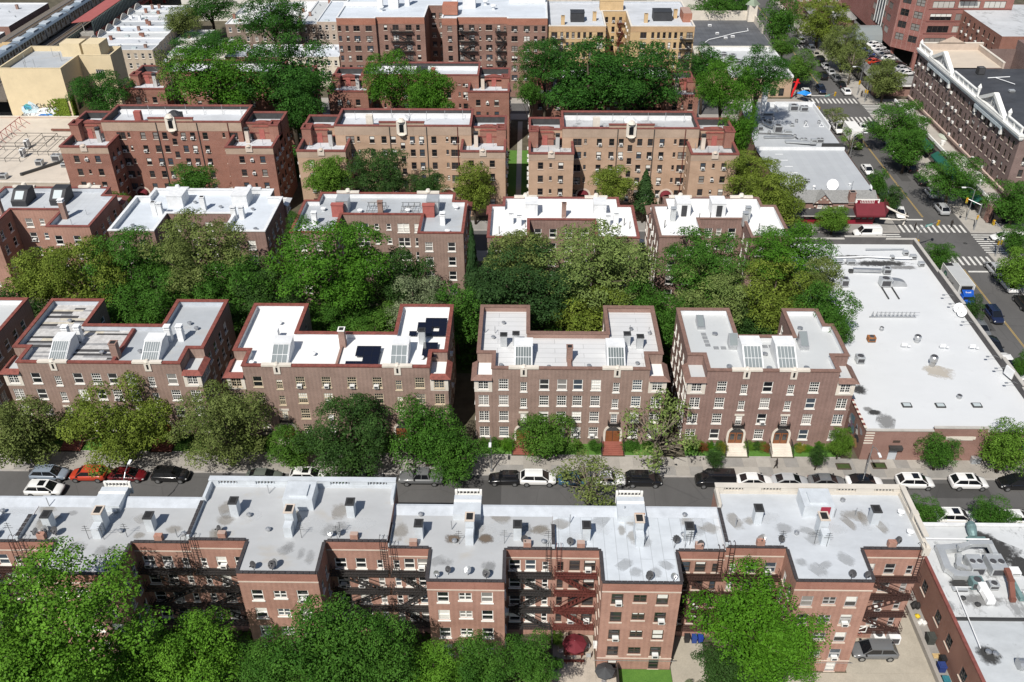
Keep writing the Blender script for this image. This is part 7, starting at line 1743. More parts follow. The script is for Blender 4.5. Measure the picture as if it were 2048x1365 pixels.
TREES = [
 (-63.69, 87.3, 4.6, 4.6, 4.71, 'P', 'olive', 'olive street tree at the left edge before the apartment fronts'),
 (-51.63, 87.6, 5.59, 5.59, 5.55, 'P', 'olive2', 'large olive street tree before the striped-roof apartment building'),
 (-38.03, 87.6, 5.38, 5.38, 5.66, 'P', 'olive', 'olive street tree with pale leaf tips left of the solar-panel building'),
 (-29.71, 86.9, 3.06, 2.81, 3.18, 'R', 'mid', 'smaller bright street tree between two larger ones, below the solar-panel roof'),
 (-21.87, 86.8, 5.82, 4.8, 4.88, 'R', 'dark', 'dense dark round street tree before the solar-panel apartment building'),
 (-12.58, 87.6, 4.17, 4.55, 5.29, 'R', 'green', 'upright green street tree at the corner of the solar-panel building'),
 (-8.73, 85.0, 3.52, 3.52, 3.79, 'R', 'green', 'green street tree overhanging the grey pickup truck'),
 (2.63, 89.2, 3.48, 3.22, 3.54, 'R', 'mid', 'green tree in the front garden between two red stoops'),
 (16.92, 88.4, 4.76, 4.44, 4.77, 'S', 'pale', 'half-bare plane tree with twisted limbs between two apartment fronts'),
 (7.61, 80.0, 4.06, 2.03, 4.57, 'S', 'olive', 'sparse street tree spreading over parked cars, near side'),
 (24.09, 87.2, 1.21, 1.53, 2.1, 'R', 'dark', 'small dark tree in the front lawn, left of two by the glass-door building'),
 (37.17, 87.4, 1.09, 1.6, 2.16, 'R', 'dark', 'small dark tree on the pavement, right of two by the glass-door building'),
 (52.35, 87.6, 2.29, 2.54, 2.96, 'R', 'green', 'round green street tree left of the garage drive on the store front'),
 (60.31, 87.4, 3.15, 3.66, 3.91, 'R', 'lime', 'bright street tree before the store at the right edge'),
 (40.54, 89.51, 1.55, 2.45, 2.88, 'B', 'lime', 'tall clipped shrub at the side of the glass-door apartment building'),
 (46.61, 76.92, 2.11, 1.87, 2.8, 'R', 'green', 'near-side street tree behind the balustraded end house'),
 (54.67, 76.87, 2.34, 1.87, 2.8, 'R', 'green', 'near-side street tree above the ducted shop roof'),
 (-39.26, 48.5, 7.11, 5.86, 17.5, 'P', 'spring', 'huge spring-green tree filling the lower left corner'),
 (-42.08, 46, 4.55, 3.72, 15.52, 'P', 'spring', 'spring-green tree at the bottom left edge under the larger one'),
 (-34.31, 49.5, 3.97, 3.09, 11.55, 'P', 'spring', 'spring-green tree right of the huge lower-left tree'),
 (-28.82, 50, 3.75, 3.97, 12.03, 'P', 'spring', 'green yard tree below the second rear wing'),
 (-22.32, 50, 3.33, 2.66, 11.1, 'P', 'green', 'dark green yard tree at the bottom edge left of centre'),
 (-17.33, 50.5, 4.63, 4.05, 12.63, 'P', 'green', 'broad green yard tree left of centre at the bottom'),
 (-12.87, 51, 3.57, 3.8, 11.35, 'P', 'green', 'green yard tree hiding the third rear wing'),
 (-8.06, 51, 2.81, 2.17, 9.29, 'P', 'spring', 'lighter green tree at the bottom just left of the fenced patio'),
 (-4.3, 52, 2.77, 2.03, 7.62, 'P', 'green', 'green tree at the bottom below the black fire escape'),
 (0.64, 52.5, 2.4, 2.22, 8.14, 'R', 'green', 'compact green tree beside the patio fence'),
 (21.72, 54.6, 5.18, 4.26, 10.49, 'B', 'vivid', 'vivid green overgrown mass between the last two rear wings'),
 (24.39, 54.8, 3.57, 2.86, 6.23, 'B', 'vivid', 'low vivid green growth at the foot of the end rear wing'),
 (18.89, 53, 2.91, 1.6, 5.94, 'R', 'dark', 'dark bush at the bottom right of centre'),
 (-73.57, 119, 5.07, 4.61, 8.97, 'P', 'olive2', 'olive garden tree nearest the left edge behind the street row'),
 (-66.24, 117, 5.66, 5.66, 10.2, 'P', 'olive2', 'broad bright garden tree second from the left edge'),
 (-60.21, 119, 5.78, 5.48, 10.82, 'P', 'green', 'dark green garden tree below the red-coped left building'),
 (-49.15, 118.5, 6.45, 5.55, 13.34, 'P', 'olive', 'pale domed garden tree before the silver-white roof'),
 (-54.16, 113.5, 6.32, 4.46, 8.05, 'R', 'green', 'deep green garden tree behind the striped roof'),
 (-43.56, 115, 5.98, 4.86, 8.94, 'R', 'green', 'leafy green garden tree between striped and solar-panel roofs'),
 (-29.68, 117, 8.04, 6.26, 12.18, 'P', 'green2', 'large green garden tree in front of the red-chimney building'),
 (-38.07, 113.5, 5.57, 4.08, 8.17, 'R', 'dark', 'dark garden tree left of the large green one'),
 (-27.02, 113, 5.21, 3.35, 6.36, 'R', 'green', 'low garden tree behind the white solar-panel roof'),
 (-19.08, 120, 4.46, 4.76, 8.75, 'R', 'dark', 'dark garden tree under the red-chimney building right wing'),
 (-16.34, 115, 5.1, 4.5, 7.38, 'B', 'silver', 'silvery grey-green garden tree behind the solar panels'),
 (-22.8, 111.5, 5.19, 2.67, 5.16, 'B', 'mid', 'mixed shrubs behind the white solar-panel roof'),
 (-8.34, 121, 2.31, 7.08, 9.57, 'C', 'conif', 'slim dark conifer spire between two garden buildings'),
 (-5.24, 120, 3.45, 5.37, 8.84, 'C', 'conif', 'second dark conifer beside the slim spire'),
 (-10.07, 111, 4.53, 4.53, 7.36, 'R', 'green', 'green garden tree in the gap left of the seamed white roof'),
 (-0.88, 119.5, 4.96, 3.91, 12.66, 'P', 'olive', 'olive garden tree left of the bright white roof'),
 (-0.09, 114.5, 7.23, 5.61, 10.0, 'R', 'cedar', 'broad dark cedar behind the seamed white roof'),
 (10.54, 117.5, 7.45, 6.11, 11.73, 'P', 'pale', 'large pale round garden tree below the bright white roof'),
 (9.7, 112, 5.14, 3.67, 7.3, 'P', 'olive2', 'garden tree behind the seamed white roof court'),
 (17.59, 114, 3.71, 4.45, 7.39, 'R', 'green', 'green garden tree in the gap between seamed and skylight roofs'),
 (26.47, 119.5, 5.88, 4.67, 11.54, 'R', 'green', 'green garden tree below the dark-coped white roof'),
 (27.61, 115.5, 5.64, 4.6, 9.15, 'P', 'pale', 'pale flowering garden tree left of the big store'),
 (36.45, 115, 5.93, 5.34, 8.65, 'P', 'olive2', 'olive garden tree behind the skylight roof'),
 (39.86, 121, 6.04, 3.62, 12.93, 'R', 'green2', 'bright spreading tree beside the dark back parapet of the store'),
 (42.3, 114.42, 3.05, 3.05, 12.05, 'P', 'olive', 'small olive tree against the store roof'),
 (42.3, 109.07, 3.9, 3.9, 10.3, 'R', 'green', 'green tree leaning over the white store roof'),
 (42.3, 102.31, 1.75, 3.1, 11.44, 'R', 'green', 'narrow green tree between store and skylight building'),
 (21.6, 110.5, 3.78, 3.63, 7.07, 'R', 'green', 'green garden tree behind the left corner of the skylight building'),
 (33.07, 110.5, 4.53, 2.92, 5.41, 'R', 'dark', 'dark garden tree in the skylight building court'),
 (-76.59, 111.5, 4.45, 4.45, 6.51, 'R', 'dark', 'dark tree at the left edge behind the street row'),
 (-37.23, 132, 2.05, 3.69, 10.07, 'R', 'green', 'green tree between silver-white and red-chimney buildings'),
 (-37.25, 156, 4.1, 3.91, 9.12, 'P', 'lime', 'light green street tree before the left wing of the tan building'),
 (-27.5, 156.5, 5.6, 4.67, 9.24, 'R', 'dark', 'dark street tree before the middle of the left tan building'),
 (-18.66, 156, 3.55, 2.24, 7.79, 'R', 'dark', 'low dark street tree before the left tan building'),
 (-9.78, 155.5, 3.55, 4.67, 6.74, 'P', 'olive2', 'olive street tree between red-chimney and bright white roofs'),
 (-62.16, 156, 4.3, 2.62, 8.81, 'R', 'green', 'green street tree before the red winged building'),
 (16.12, 156, 3.91, 2.98, 8.15, 'P', 'olive2', 'olive street tree before the right tan building'),
 (22.01, 156.5, 3.18, 3.18, 7.14, 'C', 'cedar', 'dark conifer before the right tan building'),
 (41.66, 158, 5.24, 4.12, 8.57, 'P', 'olive2', 'yellow-green round tree beside the right tan building'),
 (45.16, 150, 4.69, 4.51, 7.63, 'P', 'olive2', 'yellow-green tree left of the restaurant'),
 (56.83, 152.2, 3.07, 2.42, 2.86, 'P', 'lime', 'small light tree before the restaurant awning'),
 (-73.23, 147.5, 1.62, 1.8, 8.25, 'R', 'lime', 'small light tree by the red-coped left building'),
 (-64.64, 187, 9.65, 6.5, 17.4, 'P', 'green2', 'big green tree left of centre in the far garden'),
 (-50.05, 187.5, 9.46, 7.57, 17.06, 'P', 'deep', 'big deep-green tree second in the far garden'),
 (-46.39, 178, 4.58, 5.6, 13.74, 'P', 'deep', 'deep-green tree below the big far garden tree'),
 (-28.49, 187.5, 5.26, 6.1, 16.47, 'P', 'green2', 'round green tree before the dark red middle building'),
 (-20.05, 183, 4.76, 5.17, 15.18, 'P', 'green2', 'smaller round green tree before the dark red middle building'),
 (3.49, 188, 5.4, 4.57, 20.39, 'P', 'deep', 'dark green tree right of the six-storey building'),
 (13.41, 186.5, 10.41, 6.87, 17.23, 'P', 'deep', 'broad dark tree over the far lawn, left half'),
 (23.21, 186, 8.81, 6.84, 17.42, 'P', 'deep', 'broad dark tree over the far lawn, right half'),
 (0.42, 186, 2.93, 3.56, 15.25, 'R', 'green', 'small green tree beside the far walkway'),
 (40.29, 183, 5.52, 5.52, 17.13, 'P', 'green2', 'round green tree behind the right tan building'),
 (48.86, 190, 5.48, 5.27, 17.21, 'P', 'deep', 'dark tree behind the tall white flue'),
 (41.91, 214, 4.71, 3.77, 12.23, 'R', 'deep', 'dark tree beside the yellow brick building'),
 (41.51, 171, 3.34, 6.09, 12.55, 'R', 'green2', 'green tree beside the right tan building side wall'),
 (-91.29, 189, 5.9, 4.29, 13.4, 'P', 'deep', 'dark tree against the yellow graffiti building'),
 (-73.58, 184, 3.31, 5.69, 17.86, 'S', 'olive', 'thin tree at the left of the far garden'),
 (-69.61, 252, 7.89, 7.07, 12.49, 'P', 'deep', 'tall dark tree among the white-roofed houses at the top'),
 (-94.06, 275, 7.68, 4.43, 9.19, 'R', 'deep', 'dark tree at the top edge behind row houses'),
 (-98.89, 262, 4.97, 3.97, 8.81, 'R', 'olive', 'olive yard tree at the top between roofs'),
 (-81.08, 229, 7.3, 2.77, 12.0, 'R', 'deep', 'low spreading dark tree before the row houses'),
 (56.94, 284, 9.04, 3.92, 8.22, 'R', 'green', 'tree at the top edge behind the dark ribbed roof'),
 (70.6, 262, 4.77, 7.3, 9.05, 'R', 'green', 'avenue tree beside the dark ribbed roof'),
 (69.0, 248, 3.51, 2.7, 6.11, 'R', 'mid', 'small avenue tree beside the white corner store'),
 (69.55, 232, 4.35, 4.09, 5.3, 'R', 'mid', 'avenue tree by the red inflatable dancer'),
 (83.72, 268, 7.47, 6.32, 7.02, 'P', 'olive2', 'large olive avenue tree near the top edge'),
 (84.79, 246, 5.36, 5.89, 6.21, 'P', 'olive', 'olive avenue tree beside the rooftop car park'),
 (83.93, 236, 3.88, 4.4, 5.99, 'S', 'olive', 'thin avenue tree before the slate skirt roof'),
 (88.29, 222.5, 4.19, 4.44, 5.67, 'P', 'olive', 'tree at the turreted corner'),
 (80.63, 191, 5.67, 5.02, 5.93, 'R', 'green', 'avenue tree before the long plum-brick block, far one'),
 (79.21, 180, 4.38, 4.17, 5.3, 'R', 'green', 'avenue tree before the long plum-brick block, second'),
 (82.12, 163.5, 5.22, 4.44, 5.84, 'R', 'green', 'large avenue tree before the long plum-brick block, near one'),
 (91.14, 155.5, 4.66, 4.29, 4.68, 'R', 'green', 'street tree at the right edge by the corner shop window'),
 (81.57, 131.6, 3.31, 4.14, 4.31, 'P', 'lime', 'light street tree at the right edge below the crossing'),
 (85.71, 142.97, 2.28, 2.63, 4, 'R', 'green', 'street tree at the right edge beside the white taxi-like sedan'),
 (71.64, 204.68, 3.02, 2.09, 3, 'S', 'olive', 'thin street tree beside the white delivery van'),
 (70.35, 189.13, 2.62, 2.62, 3.2, 'S', 'lime', 'light thin tree beside the box truck'),
 (69.67, 167.71, 1.99, 2.79, 3.17, 'R', 'green', 'small avenue tree beside the grey shop roof'),
 (69.95, 160.49, 2.5, 2.5, 3.2, 'R', 'dark', 'dark avenue tree at the restaurant corner'),
 (71.0, 138.13, 2.41, 2.23, 3.4, 'R', 'green', 'avenue tree beside the store back corner'),
 (70.16, 121.8, 1.57, 2.05, 3, 'R', 'dark', 'small dark avenue tree behind the blue-cab truck'),
 (70.85, 106.22, 1.29, 2.15, 3, 'R', 'green', 'small avenue tree at the right edge by white parked cars'),
 (63.9, 291.61, 6.19, 3.1, 6, 'R', 'deep', 'dark tree at the top edge beside the avenue'),
]
# ------------------------------------------------------------------ trees
BARK = plain('bark', (.075, .058, .042), .95, var=.3, vscale=3)
BARKP = plain('plane_bark', (.20, .17, .13), .95, var=.35, vscale=2.5)
LM = {}
for n_, a_, b_, t_ in (('olive', (.115, .155, .04), (.20, .235, .08), .22), ('olive2', (.12, .175, .025), (.21, .26, .045), .22), ('mid', (.06, .15, .02), (.11, .215, .034), .22), ('green', (.042, .125, .016), (.082, .19, .028), .22), ('green2', (.052, .155, .014), (.095, .22, .022), .33),
  ('dark', (.032, .078, .02), (.058, .12, .028), .18), ('deep', (.027, .095, .016), (.052, .145, .022), .22), ('spring', (.08, .20, .018), (.14, .29, .03), .26), ('lime', (.095, .20, .022), (.155, .275, .04), .26), ('vivid', (.065, .18, .012), (.105, .25, .018), .34),
  ('pale', (.14, .205, .06), (.24, .30, .10), .22), ('silver', (.15, .19, .105), (.25, .285, .175), .18), ('cedar', (.026, .064, .02), (.048, .10, .03), .14), ('conif', (.028, .07, .026), (.058, .11, .04), .14)):
 LM[n_] = leaf_mat('leaf_' + n_, a_, b_, t_)
def crown_mesh(kind, seed):
 r = random.Random(seed); v = []; f = []
 def leaf(c, n, s):
  n = n.normalized(); t = n.orthogonal().normalized(); q = n.cross(t); a = r.uniform(0, 6.28)
  u = t * math.cos(a) + q * math.sin(a); w = n.cross(u); l = s * r.uniform(.7, 1.25); i = len(v)
  v.extend([tuple(c - u * l * .5), tuple(c + w * l * .36 + n * l * .08), tuple(c + u * l * .6), tuple(c - w * l * .36 + n * l * .08)])
  f.append((i, i + 1, i + 2, i + 3))
 def rv():
  while True:
   p = Vector((r.uniform(-1, 1), r.uniform(-1, 1), r.uniform(-1, 1)))
   if .05 < p.length < 1: return p.normalized()
 if kind == 'C':
  for k in range(5200):
   t = r.random() ** .75; z = 1 - 2 * t; ang = r.uniform(0, 6.28); tier = .72 + .28 * ((t * 9) % 1)
   rad = (.06 + .94 * t) * tier * r.uniform(.55, 1.02) * (.85 + .15 * math.sin(ang * 3 + t * 20))
   c = Vector((rad * math.cos(ang), rad * math.sin(ang), z)); leaf(c, Vector((math.cos(ang), math.sin(ang), .5)) + rv() * .6, .085)
 else:
  par = {'G': (17, .20, .34, .80, .10, .17, 190, .034), 'P': (12, .24, .38, .76, .13, .21, 150, .046), 'R': (9, .30, .44, .66, .12, .2, 150, .044), 'S': (9, .18, .34, .7, .12, .2, 60, .06), 'B': (13, .24, .38, .74, .11, .18, 160, .037)}[kind]
  nb_, b0, b1, spread, r0, r1, per, ls = par
  blobs = []
  for k in range(nb_):
   gz = 1 - 1.55 * (k + .5) / nb_ if kind != 'B' else 1 - 1.8 * (k + .5) / nb_; th = k * 2.399963 + r.uniform(-.5, .5); R_ = r.uniform(b0, b1); q = math.sqrt(max(0, 1 - gz * gz)); d = (1 - R_ * .75) * r.uniform(.78, 1.08)
   blobs.append((Vector((q * math.cos(th) * d, q * math.sin(th) * d, gz * d)), R_))
  for c_, R_ in blobs:
   nl = int(26 * (R_ / b1) ** 2) + 5
   for k in range(nl):
    gz = 1 - 2 * (k + .5) / nl; th = k * 2.399963 + r.uniform(-.4, .4)
    if gz < -.25 and r.random() < .75: continue
    rr_ = math.sqrt(max(0, 1 - gz * gz)); m = R_ * r.uniform(.7, 1.0)
    c0 = c_ + Vector((rr_ * math.cos(th) * m, rr_ * math.sin(th) * m, gz * m * .8))
    if r.random() < (.1 if kind != 'S' else .25): continue
    lr = r.uniform(r0, r1)
    for j in range(int(per * (lr / r1) ** 1.5 * .55)):
     d = rv()
     if d.z < -.2 and r.random() < .75: d.z = -d.z
     e = Vector((d.x, d.y, d.z * .8)) * lr * r.uniform(.75, 1.06)
     leaf(c0 + e, d + rv() * .4 + Vector((0, 0, .12)), ls)
  for j in range(2600 if kind != 'S' else 40):
   d = rv() * r.uniform(.25, .66); leaf(Vector((d.x, d.y, d.z * .85 - .08)), rv(), ls * 1.7)
 me = bpy.data.meshes.new('crown'); me.from_pydata(v, [], f); me.update()
 me.materials.append(LM['green'])
 return me
CROWN = {'P': [crown_mesh('P', s) for s in (1, 2, 3, 4, 5)], 'R': [crown_mesh('R', s) for s in (11, 12, 13, 14)], 'S': [crown_mesh('S', s) for s in (21, 22)], 'B': [crown_mesh('B', s) for s in (31, 32)], 'C': [crown_mesh('C', 41)], 'G': [crown_mesh('G', s) for s in (51, 52, 53)]}
def plant_tree(X, Y, rw, rz, zc, kind, col, label, k, name='tree', cat='tree', group=None):
 r = random.Random(k * 7 + 1)
 if Y < 52: zc -= .9; rw *= .93; rz *= .9
 t = thing(name, label, cat, (X, Y, 0), 0, group)
 h = zc; tr = MB(); rb = max(.09, rw * .055)
 bend = (r.uniform(-.1, .1) * rw, r.uniform(-.1, .1) * rw)
 base = [(X, Y, 0), (X + bend[0] * .5, Y + bend[1] * .5, h * .45), (X + bend[0], Y + bend[1], h), (X + bend[0] * 1.2, Y + bend[1] * 1.2, h + rz * .55)]
 tr.tube(base, [rb * 1.35, rb, rb * .7, rb * .15], 8)
 if kind != 'C':
  nb = 11 if kind == 'S' else 6
  for j in range(nb):
   a = 6.28 * j / nb + r.uniform(-.3, .3); z0 = h * r.uniform(.45, .9); q = r.uniform(.55, .9); up = r.uniform(-.1, .6)
   p0 = (X + bend[0] * z0 / h * .8, Y + bend[1] * z0 / h * .8, z0)
   p2 = (X + rw * q * math.cos(a), Y + rw * q * math.sin(a), h + rz * up)
   p1 = ((p0[0] * .55 + p2[0] * .45) + r.uniform(-.2, .2), (p0[1] * .55 + p2[1] * .45) + r.uniform(-.2, .2), p0[2] * .45 + p2[2] * .55 + r.uniform(-.1, .4))
   tr.tube([p0, p1, p2], [rb * .55, rb * .32, rb * .08], 5)
   if kind == 'S':
    for i in range(3):
     e = (p2[0] + r.uniform(-1, 1) * rw * .3, p2[1] + r.uniform(-1, 1) * rw * .3, p2[2] + r.uniform(-.1, .5) * rz); tr.tube([p1, ((p1[0] + e[0]) / 2, (p1[1] + e[1]) / 2 + .1, (p1[2] + e[2]) / 2 + .15), e], [rb * .22, rb * .14, rb * .04], 4)
 tr.build('trunk', BARKP if kind == 'S' else BARK, t, smooth=True)
 ck = 'G' if kind in 'PR' and rw > 5.2 else kind
 me = CROWN[ck][k % len(CROWN[ck])]
 o = inst('crown', me, t, (X, Y, zc), r.uniform(0, 6.28), mats=[LM[col]])
 o.scale = (rw * 1.16, rw * 1.16, rz * 1.2)
 return t
for k, (X, Y, rw, rz, zc, kind, col, label) in enumerate(TREES):
 plant_tree(X, Y, rw, rz, zc, kind, col, label, k, name={'C': 'conifer', 'B': 'overgrown_shrub'}.get(kind, 'tree'), cat={'B': 'shrub'}.get(kind, 'tree'), group='trees of the block')
# ------------------------------------------------------------------ vehicles
TYRE = plain('tyre_rubber', (.018, .018, .018), .85)
RIM = plain('alloy_rim', (.45, .46, .47), .35, .8)
CARGLASS = glass('car_glass', (.008, .009, .011), .04)
HEADL = glass('headlight', (.6, .62, .62), .1)
TAILL = glass('tail_light', (.28, .01, .01), .15)
TRIM = plain('black_trim', (.02, .02, .021), .6)
PAINT = {n: paint('paint_' + n, c, r) for n, c, r in (('white', (.72, .72, .71), .25), ('black', (.009, .009, .01), .18), ('silver', (.38, .39, .40), .28), ('grey', (.13, .135, .14), .25), ('bluegrey', (.20, .24, .29), .25), ('red', (.42, .045, .02), .25), ('darkred', (.12, .008, .012), .22), ('navy', (.012, .018, .05), .2), ('blue', (.02, .06, .26), .22), ('greygreen', (.11, .125, .11), .3), ('brown', (.06, .045, .04), .25), ('tealblue', (.03, .08, .13), .25), ('truckblue', (.008, .07, .36), .3), ('champagne', (.34, .32, .28), .28))}
CARM = {}
def ringloft(mb, st, m=0):
 rings = []
 for x, w, zl, zt in st:
  i = len(mb.v); h = zt - zl
  mb.v += [(x, -w * .82, zl), (x, w * .82, zl), (x, w, zl + h * .22), (x, w, zt - h * .2), (x, w * .93, zt - h * .05), (x, w * .6, zt), (x, -w * .6, zt), (x, -w * .93, zt - h * .05), (x, -w, zt - h * .2), (x, -w, zl + h * .22)]
  rings.append(i)
 for a, b in zip(rings, rings[1:]):
  for k in range(10):
   j = (k + 1) % 10; mb.f.append((a + k, b + k, b + j, a + j)); mb.m.append(m)
 a = rings[0]; mb.f.append(tuple(a + k for k in range(10))); mb.m.append(m)
 a = rings[-1]; mb.f.append(tuple(a + 9 - k for k in range(10))); mb.m.append(m)
SPEC = {
 'sedan': dict(L=4.6, W=1.8, H=1.45, belt=.93, cab=(1.28, .3, -1.0, -2.0), st=[(-2.3, .72, .4, .8), (-2.2, .84, .28, .96), (-1.9, .89, .2, 1.0), (-.8, .9, .2, .97), (.85, .9, .2, .95), (1.5, .88, .2, .88), (2.0, .8, .26, .76), (2.22, .66, .3, .66), (2.3, .5, .38, .56)]),
 'suv': dict(L=4.6, W=1.88, H=1.7, belt=1.06, cab=(1.38, .5, -1.6, -2.24), st=[(-2.3, .76, .45, .95), (-2.22, .88, .32, 1.1), (-1.8, .93, .25, 1.13), (-.8, .94, .24, 1.1), (.95, .93, .24, 1.06), (1.6, .9, .24, .99), (2.05, .82, .3, .88), (2.22, .7, .36, .78), (2.3, .55, .45, .66)]),
 'hatch': dict(L=4.1, W=1.75, H=1.5, belt=.95, cab=(.8, .2, -1.45, -1.9), st=[(-2.05, .74, .4, .85), (-1.98, .82, .3, .98), (-1.5, .87, .2, 1.0), (.8, .87, .2, .95), (1.5, .85, .2, .86), (1.9, .8, .28, .76), (2.05, .68, .36, .62)]),
 'pickup': dict(L=5.6, W=1.95, H=1.85, belt=1.15, cab=(1.0, .5, -.95, -1.15), st=[(-2.8, .92, .5, 1.1), (-2.7, .97, .4, 1.15), (-1.2, .97, .35, 1.15), (1.0, .97, .35, 1.14), (1.9, .96, .35, 1.1), (2.55, .92, .4, 1.0), (2.8, .82, .48, .85)]),
 'van': dict(L=5.0, W=1.95, H=2.05, belt=1.2, cab=(1.65, .95, -2.3, -2.42), st=[(-2.5, .92, .4, 1.15), (-2.42, .97, .3, 1.2), (0, .97, .28, 1.2), (1.6, .96, .28, 1.18), (2.1, .92, .3, 1.05), (2.42, .84, .36, .86), (2.5, .74, .42, .72)]),
}
def car_meshes(kind):
 if kind in CARM: return CARM[kind]
 s = SPEC[kind]; W2 = s['W'] / 2; H = s['H']; bz = s['belt']; c = s['cab']; d = {}
 b = MB(); ringloft(b, s['st']); me = b.mesh('body'); me.materials.append(PAINT['white'])
 me.polygons.foreach_set('use_smooth', [True] * len(me.polygons)); d['body'] = me
 wb, wt = W2 * .95, W2 * .7; zt = H - .07
 B = [(c[0], wb * .93), (c[3], wb * .93)]; T = [(c[1], wt), (c[2], wt)]
 g = MB()
 P4 = lambda x, y, z: (x, y, z)
 fb, ft, rb_, rt_ = c[0], c[1], c[3], c[2]
 g.quad((fb, -wb * .9, bz - .04), (fb, wb * .9, bz - .04), (ft, wt, zt), (ft, -wt, zt)); g.quad((rb_, wb * .9, bz - .04), (rb_, -wb * .9, bz - .04), (rt_, -wt, zt), (rt_, wt, zt))
 for sgn in (-1, 1):
  q = [(fb, sgn * wb * .9, bz - .04), (ft, sgn * wt, zt), (rt_, sgn * wt, zt), (rb_, sgn * wb * .9, bz - .04)]
  mid = (fb + rb_) / 2
  g.poly(q if sgn > 0 else list(reversed(q)))
 me = g.mesh('windows'); me.materials.append(CARGLASS); d['windows'] = me
 r = MB()
 n = 5
 for i in range(n):
  for j in range(4):
   def rp(a, e):
    x = ft + .06 + (rt_ - ft - .12) * a / n; y = -wt - .015 + (2 * wt + .03) * e / 4; return (x, y, zt - .02 + .09 * (1 - (2 * e / 4 - 1) ** 2 * .75) * (1 - .35 * (2 * a / n - 1) ** 4))
   r.quad(rp(i, j), rp(i, j + 1), rp(i + 1, j + 1), rp(i + 1, j))
 for sgn in (-1, 1):
  pw = .07 if kind != 'van' else .07
  r.bar((fb - .02, sgn * (wb * .9 + .005), bz - .05), (ft, sgn * (wt + .005), zt + .005), .06); r.bar((rb_ + .02, sgn * (wb * .9 + .005), bz - .05), (rt_, sgn * (wt + .005), zt + .005), .12)
  m_ = (ft + rt_) / 2 + .1; r.bar((m_, sgn * (wb * .9 + .008), bz - .05), (m_ - .05, sgn * (wt + .005), zt), .07)
  r.bar((ft, sgn * (wt + .005), zt), (rt_, sgn * (wt + .005), zt), .07)
  if kind == 'van':
   q = [(m_, sgn * (wb * .9 + .012), bz - .06), (rb_ + .02, sgn * (wb * .9 + .012), bz - .06), (rt_, sgn * (wt + .012), zt), (m_ - .05, sgn * (wt + .012), zt)]
   r.poly(list(reversed(q)) if sgn > 0 else q)
 me = r.mesh('roof'); me.materials.append(PAINT['white']); d['roof'] = me
 me.polygons.foreach_set('use_smooth', [k < 20 for k in range(len(me.polygons))])
 sr = MB(); sr.quad((ft - .25, -wt * .72, zt + .075), (ft - .25, wt * .72, zt + .075), (ft - 1.05, wt * .72, zt + .078), (ft - 1.05, -wt * .72, zt + .078)); me = sr.mesh('sunroof'); me.materials.append(CARGLASS);
 for p in me.polygons: p.flip()
 d['sunroof'] = me
 w = MB(); rad = .34 if kind in ('sedan', 'hatch') else .38; n = 14
 for k in range(n):
  a0, a1 = 6.2832 * k / n, 6.2832 * (k + 1) / n
  w.quad((rad * math.cos(a0), -.11, rad * math.sin(a0)), (rad * math.cos(a1), -.11, rad * math.sin(a1)), (rad * math.cos(a1), .11, rad * math.sin(a1)), (rad * math.cos(a0), .11, rad * math.sin(a0)))
 w.poly([(rad * math.cos(6.2832 * k / n), .11, rad * math.sin(6.2832 * k / n)) for k in range(n)]); w.poly([(rad * math.cos(6.2832 * k / n), -.11, rad * math.sin(6.2832 * k / n)) for k in range(n - 1, -1, -1)])
 me = w.mesh('wheel'); me.materials.append(TYRE); d['wheel'] = me
 q = MB()
 for sg in (-1, 1): q.poly([(rad * .62 * math.cos(6.2832 * k / 10) , sg * .118, rad * .62 * math.sin(6.2832 * k / 10)) for k in (range(10) if sg < 0 else range(9, -1, -1))])
 me = q.mesh('rim'); me.materials.append(RIM); d['rim'] = me
 L2 = s['L'] / 2
 h = MB(); h.obox((0, 0, 0), (.12, 0, 0), (0, .17, 0), (0, 0, .07)); me = h.mesh('headlight'); me.materials.append(HEADL); d['headlight'] = me
 h = MB(); h.obox((0, 0, 0), (.06, 0, 0), (0, .13, 0), (0, 0, .12)); me = h.mesh('tail_light'); me.materials.append(TAILL); d['tail_light'] = me
 h = MB(); h.obox((0, 0, 0), (.07, 0, 0), (0, .1, 0), (0, 0, .07)); me = h.mesh('mirror'); me.materials.append(TRIM); d['mirror'] = me
 h = MB(); h.obox((0, 0, 0), (.03, 0, 0), (0, .62, 0), (0, 0, .1)); me = h.mesh('grille'); me.materials.append(TRIM); d['grille'] = me
 CARM[kind] = d
 return d
def child(name, me, par, loc=(0, 0, 0), rot=(0, 0, 0), mats=None, sc=None):
 o = bpy.data.objects.new(name, me); COL.objects.link(o); o.parent = par; o.location = loc; o.rotation_euler = rot
 if sc: o.scale = sc
 if mats:
  for k, mm in enumerate(mats): o.material_slots[k].link = 'OBJECT'; o.material_slots[k].material = mm
 return o
